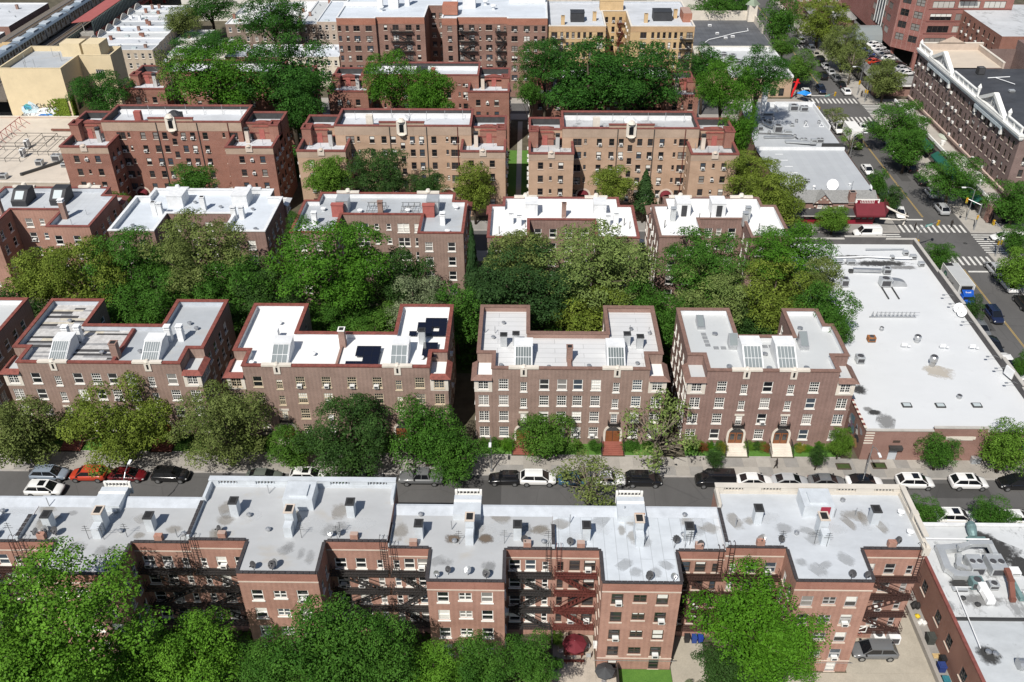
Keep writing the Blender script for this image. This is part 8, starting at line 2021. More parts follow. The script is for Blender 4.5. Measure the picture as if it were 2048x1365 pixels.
def car(kind, X, Y, head, col, label, z=0.006, group='cars parked and driving', sunroof=None, roofcol=None, sc=1.0):
 t = thing('car' if kind != 'van' else 'van', label, {'suv': 'car', 'van': 'van', 'pickup': 'pickup'}.get(kind, 'car'), (X, Y, z), R(head), group)
 t.scale = (sc, sc, sc)
 d = car_meshes(kind); s = SPEC[kind]; pm = PAINT[col]; L2, W2 = s['L'] / 2, s['W'] / 2
 bo = child('body', d['body'], t, mats=[pm]); child('windows', d['windows'], t); ro = child('roof', d['roof'], t, mats=[PAINT[roofcol] if roofcol else pm])
 if sunroof if sunroof is not None else (kind == 'suv' and rnd.random() < .5): child('sunroof', d['sunroof'], ro)
 rad = .34 if kind in ('sedan', 'hatch') else .38
 for sx in (L2 * .62, -L2 * .62):
  for sy in (-1, 1):
   w = child('wheel', d['wheel'], t, (sx, sy * (W2 - .1), rad)); child('rim', d['rim'], w)
 zt = s['st'][-2][3]; zr_ = s['st'][1][3]
 for sy in (-1, 1):
  child('headlight', d['headlight'], bo, (L2 - .22, sy * W2 * .66, zt - .1), (0, .1, -sy * .25)); child('tail_light', d['tail_light'], bo, (-L2 + .1, sy * W2 * .74, zr_ - .2))
  child('mirror', d['mirror'], t, (s['cab'][0] - .25, sy * (W2 + .06), s['belt'] + .03))
 child('grille', d['grille'], bo, (L2 - .02, 0, zt * .62), sc=(1, 1, .9))
 return t
for kind, X, col, head, lab, sr in (('suv', -60.6, 'bluegrey', 0, 'blue-grey crossover parked at the far kerb, leftmost of the row', 0), ('suv', -55.6, 'red', 180, 'orange-red crossover parked at the far kerb under the olive trees', 0), ('sedan', -50.6, 'darkred', 0, 'dark red car shaded by the large olive street tree', 0), ('suv', -45.1, 'black', 0, 'black sport utility car beside the left lamp post', 0),
  ('sedan', -33.2, 'greygreen', 0, 'grey-green sedan half hidden by the balustraded roof', 0), ('suv', -27.6, 'white', 0, 'white crossover behind the balustraded roof under a tree', 1), ('sedan', -20.4, 'grey', 0, 'dark grey sedan hidden under the dense dark street tree', 0), ('hatch', -2.6, 'black', 180, 'small black hatchback parked ahead of the boxy white car', 0),
  ('suv', 1.6, 'white', 0, 'boxy white sport utility car parked near the middle lamp post', 0), ('sedan', 6.4, 'tealblue', 0, 'dark teal car behind the sparse near-side tree', 0), ('hatch', 10.6, 'white', 0, 'white hatchback hidden behind the sparse near-side tree', 0), ('suv', 14.9, 'black', 0, 'black crossover below the half-bare plane tree', 0), ('van', 23.9, 'black', 180, 'long black people carrier parked beyond the red roof door', None),
  ('sedan', 28.8, 'white', 0, 'white sedan parked just behind the cream balustrade, left one', 0), ('sedan', 33.3, 'silver', 0, 'silver sedan parked behind the cream balustrade', 0), ('sedan', 37.9, 'grey', 0, 'grey sedan parked behind the cream balustrade beside the small dark tree', 0), ('sedan', 42.6, 'white', 0, 'white sedan with dark glass roof right of the cream balustrade', 1), ('suv', 48.9, 'white', 0, 'white crossover with dark sunroof before the store wall', 1),
  ('suv', 55.6, 'white', 0, 'white crossover before the garage drive at right', 1), ('suv', 61.6, 'black', 180, 'black crossover at the right edge of the near street', 0)):
 car(kind, X, 84.75, head, col, lab, sunroof=bool(sr), roofcol='black' if (sr and kind == 'sedan') else None)
car('pickup', -13.2, 84.7, 180, 'grey', 'dark grey pickup truck parked under the leaning green tree', sunroof=False)
car('suv', -60.0, 82.0, 0, 'white', 'white crossover driving along the near street at left', sunroof=True)
car('suv', 51.6, 78.7, 0, 'white', 'white crossover parked at the near kerb between two trees', sunroof=True)
car('sedan', 59.0, 78.7, 0, 'white', 'white sedan at the near kerb cut by the right edge', sunroof=False)
car('suv', 36.0, 59.6, 180, 'grey', 'dark grey sport utility car in the driveway beside the end house', z=.02, sunroof=False)
car('van', 63.2, 151.6, 180, 'white', 'white delivery van before the restaurant', sunroof=False)
for kind, X, Y, head, col, lab in (('sedan', 50.6, 151.7, 180, 'black', 'black sedan before the restaurant under the yellow-green tree'), ('suv', 24.2, 146.2, 0, 'black', 'black car in the gap between the two bright white roofs'), ('suv', 18.6, 151.6, 0, 'black', 'dark car parked on the cross street beside the right tan building'), ('suv', 19.8, 146.2, 180, 'white', 'white car on the cross street behind the bright white roofs'), ('sedan', -40.2, 151.7, 0, 'grey', 'grey car on the cross street left of the tan building'),
  ('sedan', 87.9, 150.4, 180, 'white', 'white sedan waiting on the cross street right of the crossing'), ('sedan', 92.8, 216, 0, 'black', 'black car beside the turreted corner'), ('sedan', 97.2, 216, 0, 'grey', 'grey car behind the plum-brick block on the far cross street'), ('hatch', 93, 151.9, 180, 'white', 'white hatchback parked on the right cross street under trees')):
 car(kind, X, Y, head, col, lab, sunroof=False)
for kind, X, Y, head, col, lab in (('suv', 80.8, 162.0, 90, 'silver', 'silver crossover on the avenue just past the crossing'), ('suv', 81.2, 138.6, 90, 'silver', 'silver crossover at the kerb below the right crossing'), ('sedan', 81.4, 133.2, 90, 'white', 'white car with blue stripe behind the silver crossover at right'), ('suv', 81.4, 127.6, 90, 'black', 'black car at the right kerb under the light street tree'), ('suv', 75.0, 123.8, -90, 'navy', 'navy sport utility car driving down the avenue'),
  ('sedan', 81.4, 122.0, 90, 'white', 'white car cut by the right edge beside the navy one'), ('sedan', 71.4, 119.9, -90, 'grey', 'dark car parked beside the store parapet'), ('sedan', 71.4, 115.2, -90, 'black', 'black car parked beside the store parapet, next to the white sedan'), ('sedan', 71.5, 110.6, -90, 'white', 'white sedan parked beside the store, nearest full view'), ('sedan', 71.5, 105.6, -90, 'white', 'white sedan parked beside the store under the small tree'), ('sedan', 71.5, 100.2, -90, 'silver', 'silver car at the right edge beside the store'),
  ('sedan', 72.1, 180.5, -90, 'white', 'white sedan parked beside the grey shop roof'), ('sedan', 72.0, 175.2, -90, 'black', 'black sedan behind the white one beside the grey shop roof'), ('sedan', 71.8, 169.4, -90, 'bluegrey', 'grey-blue car under the small tree beside the grey shop roof'), ('sedan', 81.5, 175.4, 90, 'black', 'black sedan at the green-awning kerb, nearer one'), ('sedan', 81.5, 181.8, 90, 'black', 'black sedan at the green-awning kerb, farther one'), ('sedan', 81.4, 169.4, 90, 'silver', 'silver car at the green-awning kerb under the big tree'), ('sedan', 81.4, 194.6, 90, 'bluegrey', 'blue-grey car ahead of the white van on the avenue'),
  ('suv', 81.4, 200.3, 90, 'grey', 'dark car under the far avenue tree'), ('suv', 80.9, 205.2, 90, 'navy', 'navy car stopped at the far crossing'), ('sedan', 78.2, 205.2, 90, 'white', 'white sedan stopped at the far crossing'), ('suv', 75.4, 230.6, -90, 'navy', 'dark navy car facing the far crossing'), ('suv', 78.7, 241.4, 90, 'black', 'black sport utility car driving away up the avenue'), ('sedan', 81.5, 229.6, 90, 'white', 'white sedan parked just past the far crossing'),
  ('sedan', 81.7, 234.8, 90, 'black', 'black car behind the white sedan past the far crossing'), ('suv', 81.7, 239.8, 90, 'grey', 'grey car in the far kerb row, third from the crossing'), ('sedan', 81.7, 245.0, 90, 'silver', 'silver car in the far kerb row, fourth from the crossing'), ('sedan', 81.7, 250.3, 90, 'white', 'white car in the far kerb row, fifth from the crossing'), ('suv', 81.7, 255.6, 90, 'black', 'black car in the far kerb row, sixth from the crossing'), ('sedan', 81.7, 260.8, 90, 'champagne', 'beige car in the far kerb row, seventh from the crossing'), ('suv', 81.7, 266, 90, 'grey', 'dark car in the far kerb row, eighth from the crossing'), ('suv', 80.8, 274.4, 90, 'white', 'white car near the top of the avenue'), ('sedan', 71.2, 228.8, -90, 'white', 'white car beside the blue canopy'), ('suv', 71.4, 292, -90, 'silver', 'silver car at the top of the avenue'), ('sedan', 80.4, 291, 90, 'blue', 'blue car at the top of the avenue')):
 car(kind, X, Y, head, col, lab, sunroof=False)
car('van', 81.2, 187.9, 90, 'white', 'white panel van parked by the green awnings', sunroof=False, sc=1.05)
car('van', 72.2, 203.6, -90, 'white', 'white van with dark windscreen parked at the far corner', sunroof=False, sc=1.08)
dk_c = ['navy', 'bluegrey', 'blue', 'blue', 'navy', 'red']
for k, c in enumerate(dk_c): car('sedan', 91.4, 256.2 - 3.0 * k, 20, c, '%s car in the outer line of the rooftop car park, %s from the back' % ({'navy': 'navy', 'bluegrey': 'blue-grey', 'blue': 'blue', 'red': 'red'}[c], ords[k]), z=4.006, group='cars on the roof deck', sunroof=False)
for k, c in enumerate(('white', 'white', 'silver', 'grey', 'white')): car('sedan', 96.3, 256.6 - 3.2 * k, 20, c, '%s car in the inner line of the rooftop car park, %s from the back' % (c, ords[k]), z=4.006, group='cars on the roof deck', sunroof=False)
for k, (x, y, c) in enumerate(((92.6, 238.3, 'black'), (92.4, 234.8, 'black'), (96.8, 238.9, 'black'), (96.9, 235.4, 'silver'), (96.9, 231.9, 'white'), (92.4, 231.6, 'grey'))): car('sedan', x, y, 15, c, '%s car at the turret end of the rooftop car park, %s' % (c, ('outer far', 'outer middle', 'inner far', 'inner middle', 'inner near', 'outer near')[k]), z=4.006, group='cars on the roof deck', sunroof=False)
for k, (x, y, c) in enumerate(((94.5, 283, 'white'), (94.4, 279.4, 'white'), (94.8, 286.6, 'silver'), (95.8, 290, 'white'), (91.6, 269, 'white'), (91.4, 272, 'grey'))): car('sedan', x, y, 10, c, '%s car in the far rooftop car park beyond the glass vault, %s' % (c, ords[k]), z=4.006, group='cars on the roof deck', sunroof=False)
car('suv', 107.2, 250.2, 0, 'silver', 'silver crossover under the office block overhang', z=.1, sunroof=False);
def box_truck(X, Y, head, label, boxc, cabm, bl=7.2, lettering=False, bw=2.45, bh=2.55):
 t = thing('box_truck', label, 'truck', (X, Y, .006), R(head)); z0 = .95
 def mk(name, mb, m, par=None):
  me = mb.mesh(name); [me.materials.append(q) for q in (m if isinstance(m, list) else [m])]; return child(name, me, par or t)
 b = MB(); b.box(-bl * .62, bl * .38, -bw / 2, bw / 2, z0, z0 + bh); bx_ = mk('cargo_box', b, boxc)
 e = MB()
 for y in (-bw / 2, bw / 2):
  for x in (-bl * .62, bl * .38): e.box(x - .05, x + .05, y - .03, y + .03, z0, z0 + bh + .02)
  e.box(-bl * .62, bl * .38, y - .03, y + .03, z0 + bh - .06, z0 + bh + .03)
 mk('box_edge', e, WHITE, bx_)
 f = MB(); f.box(-bl * .6, bl * .38 + 2.2, -.5, .5, .6, .94); mk('chassis', f, TRIM)
 c0 = bl * .38 + .35; c = MB()
 ringloft(c, [(c0, .95, .5, 2.1), (c0 + .1, 1.05, .45, 2.3), (c0 + 1.0, 1.08, .45, 2.3), (c0 + 1.25, 1.05, .45, 1.9), (c0 + 1.9, .98, .45, 1.35), (c0 + 2.2, .9, .5, 1.1)]); cb = mk('cab', c, cabm)
 w = MB(); w.quad((c0 + 1.06, -.86, 2.2), (c0 + 1.42, -.92, 1.72), (c0 + 1.42, .92, 1.72), (c0 + 1.06, .86, 2.2));
 for s in (-1, 1):
  q = [(c0 + .25, s * 1.09, 1.5), (c0 + 1.1, s * 1.09, 1.5), (c0 + .95, s * 1.085, 2.05), (c0 + .25, s * 1.085, 2.05)]; w.poly(q if s < 0 else list(reversed(q)))
 mk('windscreen', w, CARGLASS, cb)
 for p in cb.children[0].data.polygons: pass
 de = MB(); de.quad((c0 + .1, -.95, 2.31), (c0 + .1, .95, 2.31), (c0 + .55, .8, 2.31), (c0 + .55, -.8, 2.31)); de.poly([(c0 + .08, -.95, 2.3), (c0 + 1.0, -.8, 2.3), (c0 + 1.0, .8, 2.3), (c0 + .08, .95, 2.3)]); de.quad((c0 + 1.0, -.8, 2.31), (c0 + 1.0, .8, 2.31), (c0 + .1, .95, 2.95), (c0 + .1, -.95, 2.95)); mk('wind_deflector', de, cabm, cb)
 d = car_meshes('suv')
 for x in (-bl * .42, c0 + 1.2):
  for s in (-1, 1): q = child('wheel', d['wheel'], t, (x, s * 1.0, .48), sc=(1.26, 1.5, 1.26)); child('rim', d['rim'], q)
 for s in (-1, 1): child('headlight', d['headlight'], cb, (c0 + 2.12, s * .7, .95))
 if lettering:
  dkt = plain('dark_lettering', (.05, .05, .055), .6)
  for s in (-1, 1):
   me = TXT['KeHE'].copy() if s > 0 else TXT['KeHE']; me.materials.clear(); me.materials.append(dkt)
   child('lettering', me, bx_, (.3 * s - .3, s * (bw / 2 + .02), z0 + .85), (math.pi / 2, 0, 0 if s < 0 else math.pi))
   q = MB(); yy = s * (bw / 2 + .015); xc = -2.8; n = 14
   q.poly([(xc + .62 * math.cos(6.2832 * k / n), yy, z0 + 1.45 + .62 * math.sin(6.2832 * k / n)) for k in (range(n) if s < 0 else range(n - 1, -1, -1))]); mk('emblem', q, plain('emblem_teal', (.03, .10, .10), .6), bx_)
   q = MB(); yy = s * (bw / 2 + .02); q.poly([(xc - .35 * s * -1, yy, z0 + 1.2), (xc + .1, yy, z0 + 1.25), (xc + .3, yy, z0 + 1.6), (xc - .1, yy, z0 + 1.75)] if s < 0 else [(xc - .1, yy, z0 + 1.75), (xc + .3, yy, z0 + 1.6), (xc + .1, yy, z0 + 1.25), (xc - .35, yy, z0 + 1.2)]); mk('emblem_leaf', q, plain('emblem_green', (.2, .35, .2), .6), bx_)
  q = MB(); q.box(bl * .38 - 1.5, bl * .38 - .1, -1.0, 1.0, z0 + bh + .004, z0 + bh + .008);
  me = TXT['freed']; me.materials.clear(); me.materials.append(WHITE); child('lettering', me, cb, (c0 + .62, 0, 2.62), (R(38), 0, math.pi / 2))
  q = MB(); q.box(-bl * .62 + .02, -bl * .62 + 1.0, -bw / 2 + .1, .2, z0 + bh + .004, z0 + bh + .012); mk('roof_panel', q, TRIM, bx_)
  q = MB(); q.box(bl * .38 + .002, bl * .38 + .02, -.9, .9, z0 + 1.4, z0 + bh - .15); mk('cooling_unit', q, TRIM, bx_)
 return t
box_truck(71.75, 130.9, -90, 'box truck with dark lettering on its grey side and a bright blue cab', plain('truck_grey', (.42, .43, .43), .5, var=.06), PAINT['truckblue'], 7.4, lettering=True)
box_truck(73.6, 197.0, -90, 'white box truck parked behind the far avenue trees', plain('truck_white', (.7, .7, .68), .5, var=.05), PAINT['black'], 6.2)
# ------------------------------------------------------------------ gardens, yards, street furniture, people
def sheet(name, x0, x1, y0, y1, z, m, h=None):
 b = MB()
 if h: b.box(x0, x1, y0, y1, z, z + h, skip='d')
 else: b.quad((x0, y0, z), (x1, y0, z), (x1, y1, z), (x0, y1, z))
 return structure(b.build(name, m))
PAVE_P = plain('pale_patio', (.42, .37, .31), .9, var=.14, vscale=.8, fine=.2)
PAVE_D = plain('driveway_concrete', (.37, .335, .275), .9, var=.12, vscale=.5, fine=.18)
fronts = {1: (-66.9, -41.95, 92.6, (-60.27, -48.15)), 2: (-37.95, -10.2, 92.2, (-31.56, -16.25)), 3: (-6.3, 17.55, 92.05, (-.29, 11.48)), 4: (20.75, 41.25, 91.9, (27.66, 33.56))}
shr = [crown_mesh('B', 61), crown_mesh('R', 62)]
SHN = 0
def shrub(x, y, r, h, col, label, z=.12, kind=0, flat=1.0):
 global SHN
 SHN += 1
 t = thing('shrub', label, 'shrub', (x, y, 0), 0, 'front garden shrubs')
 o = inst('foliage', shr[kind], t, (x, y, z + h * .45), SHN * 1.3, mats=[LM[col]]); o.scale = (r * 1.15, r * 1.15 * flat, h * .62)
 q = MB(); q.frustum((x, y), .06, .03, z - .05, z + h * .5, 6); q.build('stem', BARK, t)
 return t
bl = {1: 'striped-roof building', 2: 'solar-panel building', 3: 'seamed-roof building', 4: 'skylight building'}
seg_n = ('left', 'middle', 'right')
for k, (x0, x1, yf, st) in fronts.items():
 edges = [x0 + .2, st[0] - 1.55, st[0] + 1.55, st[1] - 1.55, st[1] + 1.55, x1 - .2]
 for j in range(3):
  a, c = edges[2 * j], edges[2 * j + 1]
  sheet('front_lawn', a, c, 89.75, yf - .02, .01, LAWN, .17)
  kb = MB(); kb.box(a, c, 89.62, 89.74, .02, .26, skip='d'); structure(kb.build('lawn_edging', KERB))
  rs = random.Random(k * 10 + j)
  n = 4 if k >= 3 else 3
  for i in range(n):
   x = a + (c - a) * (i + .5) / n + rs.uniform(-.3, .3)
   col = rs.choice(('green', 'lime', 'dark', 'mid', 'vivid')) if k != 3 else rs.choice(('green', 'mid', 'lime'))
   shrub(x, yf - .75 + rs.uniform(-.2, .2), rs.uniform(.5, .85), rs.uniform(.8, 1.4), col, '%s shrub %s of the %s lawn before the %s' % ({'green': 'green', 'lime': 'light green', 'dark': 'dark green', 'mid': 'mid green', 'vivid': 'bright green'}[col], ('at the left end', 'left of the middle', 'right of the middle', 'at the right end')[i if n == 4 else (0, 1, 3)[i]], seg_n[j], bl[k]), .18)
for x, lab in ((-2.3, 'round clipped bush left of the left red stoop'), (9.2, 'round clipped bush left of the right red stoop'), (13.8, 'round clipped bush right of the right red stoop')): shrub(x, 90.7, .95, 1.5, 'vivid' if x < 0 else 'green', lab, .18, 1)
LM['russet'] = leaf_mat('leaf_russet', (.16, .055, .02), (.24, .10, .04), .2)
LM['golden'] = leaf_mat('leaf_golden', (.22, .22, .03), (.32, .30, .05), .25)
for x, c, lab in ((23.4, 'russet', 'russet shrub at the left of the skylight building lawn'), (31.4, 'russet', 'russet shrub between the two glass doors'), (36.1, 'golden', 'golden shrub right of the right glass door'), (25.9, 'golden', 'golden shrub left of the left glass door')): shrub(x, 90.9, .7, 1.2, c, lab, .18)
shrub(42.1, 91.5, 1.0, 1.6, 'lime', 'light green hedge clump at the corner by the mural wall')
sheet('walkway_lawn', -4.05, -2.35, 157.2, 191.5, .012, LAWN, .05); sheet('walkway_lawn', -1.25, .2, 157.2, 191.5, .012, LAWN, .05); sheet('walkway', -2.34, -1.26, 157.2, 209, .012, CONC2, .06)
sheet('patio', 2.95, 7.25, 50, 61.5, .02, PAVE_P, .05); sheet('patio', 7.26, 9.3, 50, 57.35, .02, PAVE_P, .05); sheet('yard_lawn', 9.4, 14.9, 40, 57.4, .02, LAWN, .07); sheet('yard_path', 14.95, 18.6, 40, 61.5, .02, PAVE_D, .05); sheet('yard_lawn', 18.65, 25.2, 40, 57.2, .02, LAWN, .06); sheet('yard_lawn', 15.4, 16.6, 40, 55.5, .075, LAWN, .03)
sheet('driveway', 25.3, 41.3, 30, 57.3, .02, PAVE_D, .04); sheet('driveway', 32.7, 41.3, 57.32, 72.9, .02, PAVE_D, .04); sheet('alley', 41.75, 42.95, 30, 72.9, .02, CONC3, .05)
b = MB(); b.box(41.3, 41.7, 30, 68, 0, .75); structure(b.build('retaining_wall', CONC))
FENCE = plain('weathered_fence', (.045, .04, .035), .9, var=.3, vscale=3)
fn = thing('fence', 'dark board fence along the left side of the patio', 'fence', (2.9, 50, 0))
pk = MB(); pk.box(-.03, .03, -.19, .19, 0, 1.7); pkm = pk.mesh('board'); pkm.materials.append(FENCE)
for k in range(28): inst('board', pkm, fn, (2.88, 50.2 + .4 * k, .03))
b = MB(); b.bar((2.8, 50, .5), (2.8, 61.3, .5), .06); b.bar((2.8, 50, 1.4), (2.8, 61.3, 1.4), .06); b.build('rail', FENCE, fn)
fn2 = thing('fence', 'short dark board fence right of the grey parasol', 'fence', (9.35, 50, 0))
for k in range(15): inst('board', pkm, fn2, (9.35, 51.2 + .4 * k, .03))
b = MB(); b.bar((9.42, 51, .5), (9.42, 57.2, .5), .06); b.bar((9.42, 51, 1.4), (9.42, 57.2, 1.4), .06); b.build('rail', FENCE, fn2)
def parasol(x, y, r, z, m, label, closed=False):
 t = thing('parasol', label, 'parasol', (x, y, 0)); n = 8
 q = MB(); q.frustum((x, y), .035, .03, .05, z + .5, 6); q.frustum((x, y), .3, .25, .06, .16, 10); q.build('pole', GALV, t)
 for k in range(n):
  c = MB(); a0, a1 = 6.2832 * k / n, 6.2832 * (k + 1) / n
  p0, p1 = (x + r * math.cos(a0), y + r * math.sin(a0), z), (x + r * math.cos(a1), y + r * math.sin(a1), z)
  c.poly([p0, p1, (x, y, z + .5)]); c.quad((p0[0], p0[1], z - .14), (p1[0], p1[1], z - .14), p1, p0); c.build('canopy_panel', m, t)
 return t
parasol(5.15, 59.0, 1.25, 2.0, AWN, 'dark red parasol over the patio table')
parasol(8.05, 56.0, 1.0, 1.75, plain('charcoal_canvas', (.05, .052, .055), .8), 'charcoal grey parasol by the wing wall')
t = thing('picnic_table', 'red-brown picnic table with benches under the dark red parasol', 'table', (4.95, 58.6, 0)); WOODR = plain('red_brown_wood', (.13, .035, .025), .7, var=.2)
b = MB(); b.box(4.1, 6.1, 58.5, 59.4, .74, .8); b.build('table_top', WOODR, t)
for yy in (57.9, 59.75): b = MB(); b.box(4.05, 6.15, yy, yy + .3, .44, .49); b.box(4.3, 4.38, yy + .05, yy + .25, .07, .44); b.box(5.8, 5.88, yy + .05, yy + .25, .07, .44); b.build('bench', WOODR, t)
for xx in (4.3, 5.85): b = MB(); b.box(xx, xx + .08, 58.6, 59.3, .07, .74); b.build('leg', WOODR, t)
def chair(x, y, rz, label, m):
 t = thing('garden_chair', label, 'chair', (x, y, .07), rz, 'patio chairs')
 for nm, bx_ in (('seat', (-.22, .22, -.22, .22, .4, .44)), ('backrest', (-.22, .22, .2, .24, .45, .85))):
  q = MB(); q.box(*bx_); me = q.mesh(nm); me.materials.append(m); child(nm, me, t)
 for sx in (-.2, .17):
  for sy in (-.2, .17): q = MB(); q.box(sx, sx + .03, sy, sy + .03, 0, .4); me = q.mesh('leg'); me.materials.append(m); child('leg', me, t)
for x, y, a, l in ((3.8, 59.2, 1.6, 'chair at the left end of the patio table'), (6.6, 58.7, -1.6, 'pale chair at the right end of the patio table'), (6.5, 59.8, -1.2, 'chair behind the patio table'), (4.3, 54.4, .6, 'wire chair on the patio near the bottom edge'), (5.3, 53.6, 2.4, 'second wire chair on the patio near the bottom edge')): chair(x, y, a, l, GALV if y < 55 else LG)
b = MB(); b.box(3.3, 4.6, 60.6, 61.3, .07, .8); o = b.build('storage_box', plain('beige_plastic', (.42, .34, .27), .7)); tag(o, 'beige storage box against the wall under the red fire escape', 'box')
for k, (x, y, c, l) in enumerate(((17.0, 60.9, (.02, .02, .022), 'black wheeled bin by the back wall path'), (17.75, 60.85, (.02, .05, .2), 'blue wheeled bin beside the black one'), (18.4, 60.85, (.015, .04, .24), 'second blue wheeled bin nearest the green mass'))):
 t = thing('wheeled_bin', l, 'bin', (x, y, .07), 0); m = plain('bin_%d' % k, c, .5)
 q = MB(); q.prism([(-.24, -.26), (.24, -.26), (.24, .26), (-.24, .26)], 0.06, .85); me = q.mesh('body'); me.materials.append(m); child('body', me, t)
 q = MB(); q.obox((0, -.02, .9), (.27, 0, 0), (0, .31, .03), (0, 0, .035)); me = q.mesh('lid'); me.materials.append(m); child('lid', me, t)
 for s in (-.22, .22): q = MB(); q.tube([(s - .03, .24, .09), (s + .03, .24, .09)], .09, 8); me = q.mesh('wheel'); me.materials.append(TYRE); child('wheel', me, t)
shrub(3.4, 57.6, .6, 1.2, 'green', 'climbing plants along the patio fence', .07); shrub(3.3, 60.4, .8, 1.7, 'lime', 'light green potted shrub at the fence top of the patio', .07); shrub(16.6, 54.6, 1.0, 1.5, 'silver', 'grey-green shrub on the path edge at the bottom', .07)
for x, l, f in ((36.9, 'white condenser unit with round fan beside the rusty fire escape', 1), (38.5, 'square white condenser unit nearest the retaining wall', 0)):
 t = thing('condenser_unit', l, 'condenser', (x, 61.0, 0)); unit_ac(t, x, 61.2, .06, 1.15, .95, 1.15, f, m=WCH, name='casing')
t = thing('basketball_hoop', 'white basketball backboard frame over the parked car', 'basketball hoop', (34.2, 60.9, 0)); b = MB(); b.bar((34.2, 61.2, 0), (34.2, 61.2, 2.9), .1); b.bar((34.2, 61.2, 2.9), (34.2, 60.4, 3.1), .08); b.build('post', GALV, t)
b = MB()
for p, q in (((33.5, 60.3, 2.7), (34.9, 60.3, 2.7)), ((33.5, 60.3, 3.6), (34.9, 60.3, 3.6)), ((33.5, 60.3, 2.7), (33.5, 60.3, 3.6)), ((34.9, 60.3, 2.7), (34.9, 60.3, 3.6)), ((33.5, 60.3, 2.7), (34.9, 60.3, 3.6))): b.bar(p, q, .07)
b.build('backboard', WHITE, t); b = MB()
for k in range(10): a0, a1 = .6283 * k, .6283 * (k + 1); b.bar((34.2 + .23 * math.cos(a0), 60.0 + .23 * math.sin(a0), 2.85), (34.2 + .23 * math.cos(a1), 60.0 + .23 * math.sin(a1), 2.85), .03)
b.build('rim', RSTEEL, t)
t = thing('kick_scooter', 'red motor scooter parked by the wall under the rusty fire escape', 'scooter', (35.4, 62.0, 0)); RDP = paint('scooter_red', (.5, .02, .02))
b = MB(); b.tube([(35.0, 61.9, .35), (35.3, 62.0, .5), (35.8, 62.1, .6), (36.1, 62.15, .55)], [.1, .17, .2, .08], 8); b.bar((35.0, 61.9, .3), (34.85, 61.85, 1.0), .08); b.build('body', RDP, t)
for x in (34.9, 36.0): b = MB(); b.tube([(x, 61.85, .3), (x, 62.0, .3)], .26, 12); b.build('wheel', TYRE, t)
b = MB(); b.bar((34.85, 61.55, 1.0), (34.85, 62.15, 1.0), .05); b.build('handlebar', DARKM, t)
jk = [((42.4, 61.2), (.75, .8, 1.05), (.05, .055, .05), 'dark dumpster in the alley by the brick wall', 'dumpster'), ((42.5, 59.4), (.8, .6, .12), (.5, .36, .17), 'tan wooden pallet in the alley', 'pallet'), ((42.3, 57.8), (.7, .7, .8), (.02, .04, .16), 'blue crate pile in the alley', 'crate'), ((42.7, 58.6), (.5, .6, .9), (.015, .015, .017), 'black bin in the alley', 'bin'), ((42.1, 56.2), (.6, .6, .8), (.03, .16, .2), 'teal bin in the alley near the bottom edge', 'bin'), ((42.6, 55.4), (.55, .5, .6), (.45, .34, .2), 'open cardboard carton in the alley', 'carton'), ((42.4, 63.5), (.6, .5, .5), (.6, .6, .58), 'white sacks in the alley by the wall', 'sack'), ((42.5, 64.4), (.3, .3, .4), (.55, .40, .02), 'yellow bucket in the alley', 'bucket'), ((42.4, 65.6), (.6, .6, .9), (.02, .02, .02), 'black rubbish bags at the top of the alley', 'bag')]
for k, ((x, y), (w, d, h), c, l, cat) in enumerate(jk):
 t = thing(cat.replace(' ', '_'), l, cat, (x, y, 0)); m = plain('junk_%d' % k, c, .7, var=.2, vscale=4)
 if cat == 'pallet':
  for i in range(5): q = MB(); q.box(x - w / 2, x + w / 2, y - d / 2 + d * i / 5, y - d / 2 + d * i / 5 + .09, .17, .2); q.build('slat', m, t)
  for i in (-1, 0, 1): q = MB(); q.box(x + i * w * .42 - .04, x + i * w * .42 + .04, y - d / 2, y + d / 2, .07, .168); q.build('bearer', m, t)
 elif cat in ('sack', 'bag', 'bucket'):
  q = MB()
  for i in range(3 if cat != 'bucket' else 1): q.frustum((x + (i - 1) * .25, y + (i % 2) * .2), .26, .3, .07, .07 + h * .5, 8); q.frustum((x + (i - 1) * .25, y + (i % 2) * .2), .3, .08, .07 + h * .5, .07 + h, 8)
  q.build('contents', m, t)
 else:
  q = MB(); q.box(x - w / 2, x + w / 2, y - d / 2, y + d / 2, .07, .07 + h); q.build('body', m, t); q = MB(); q.box(x - w / 2 - .04, x + w / 2 + .04, y - d / 2 - .04, y + d / 2 + .04, .073 + h, .12 + h); q.box(x - w * .35, x + w * .35, y - d * .35, y + d * .35, .121 + h, .2 + h); q.build('lid', m, t)
for x, y, l in ((41.0, 88.0, 'green patch of tree pit left of the store drive'), (45.6, 88.2, 'empty tree pit with kerb before the store door')):
 t = thing('tree_pit', l, 'tree pit', (x, y, .137)); b = MB(); b.box(x - .9, x + .9, y - .55, y - .45, .12, .3); b.box(x - .9, x + .9, y + .45, y + .55, .12, .3); b.box(x - .9, x - .8, y - .449, y + .449, .12, .3); b.box(x + .8, x + .9, y - .449, y + .449, .12, .3); b.build('timber_edge', BARK, t); b = MB(); b.quad((x - .8, y - .45, .2), (x + .8, y - .45, .2), (x + .8, y + .45, .2), (x - .8, y + .45, .2)); b.build('soil', LAWND, t)
for x, c, l in ((53.7, (.12, .42, .06), 'green utility cabinet against the store wall'), (58.2, (.3, .32, .34), 'grey utility cabinet against the store wall beside the bright tree')):
 t = thing('cabinet', l, 'cabinet', (x, 89.0, 0)); b = MB(); b.box(x - .55, x + .55, 88.75, 89.3, .14, 1.0); b.build('casing', plain('cab_%d' % x, c, .6, var=.25, vscale=4), t); b = MB(); b.box(x - .58, x + .58, 88.72, 89.33, 1.003, 1.06); b.build('lid', LG, t)
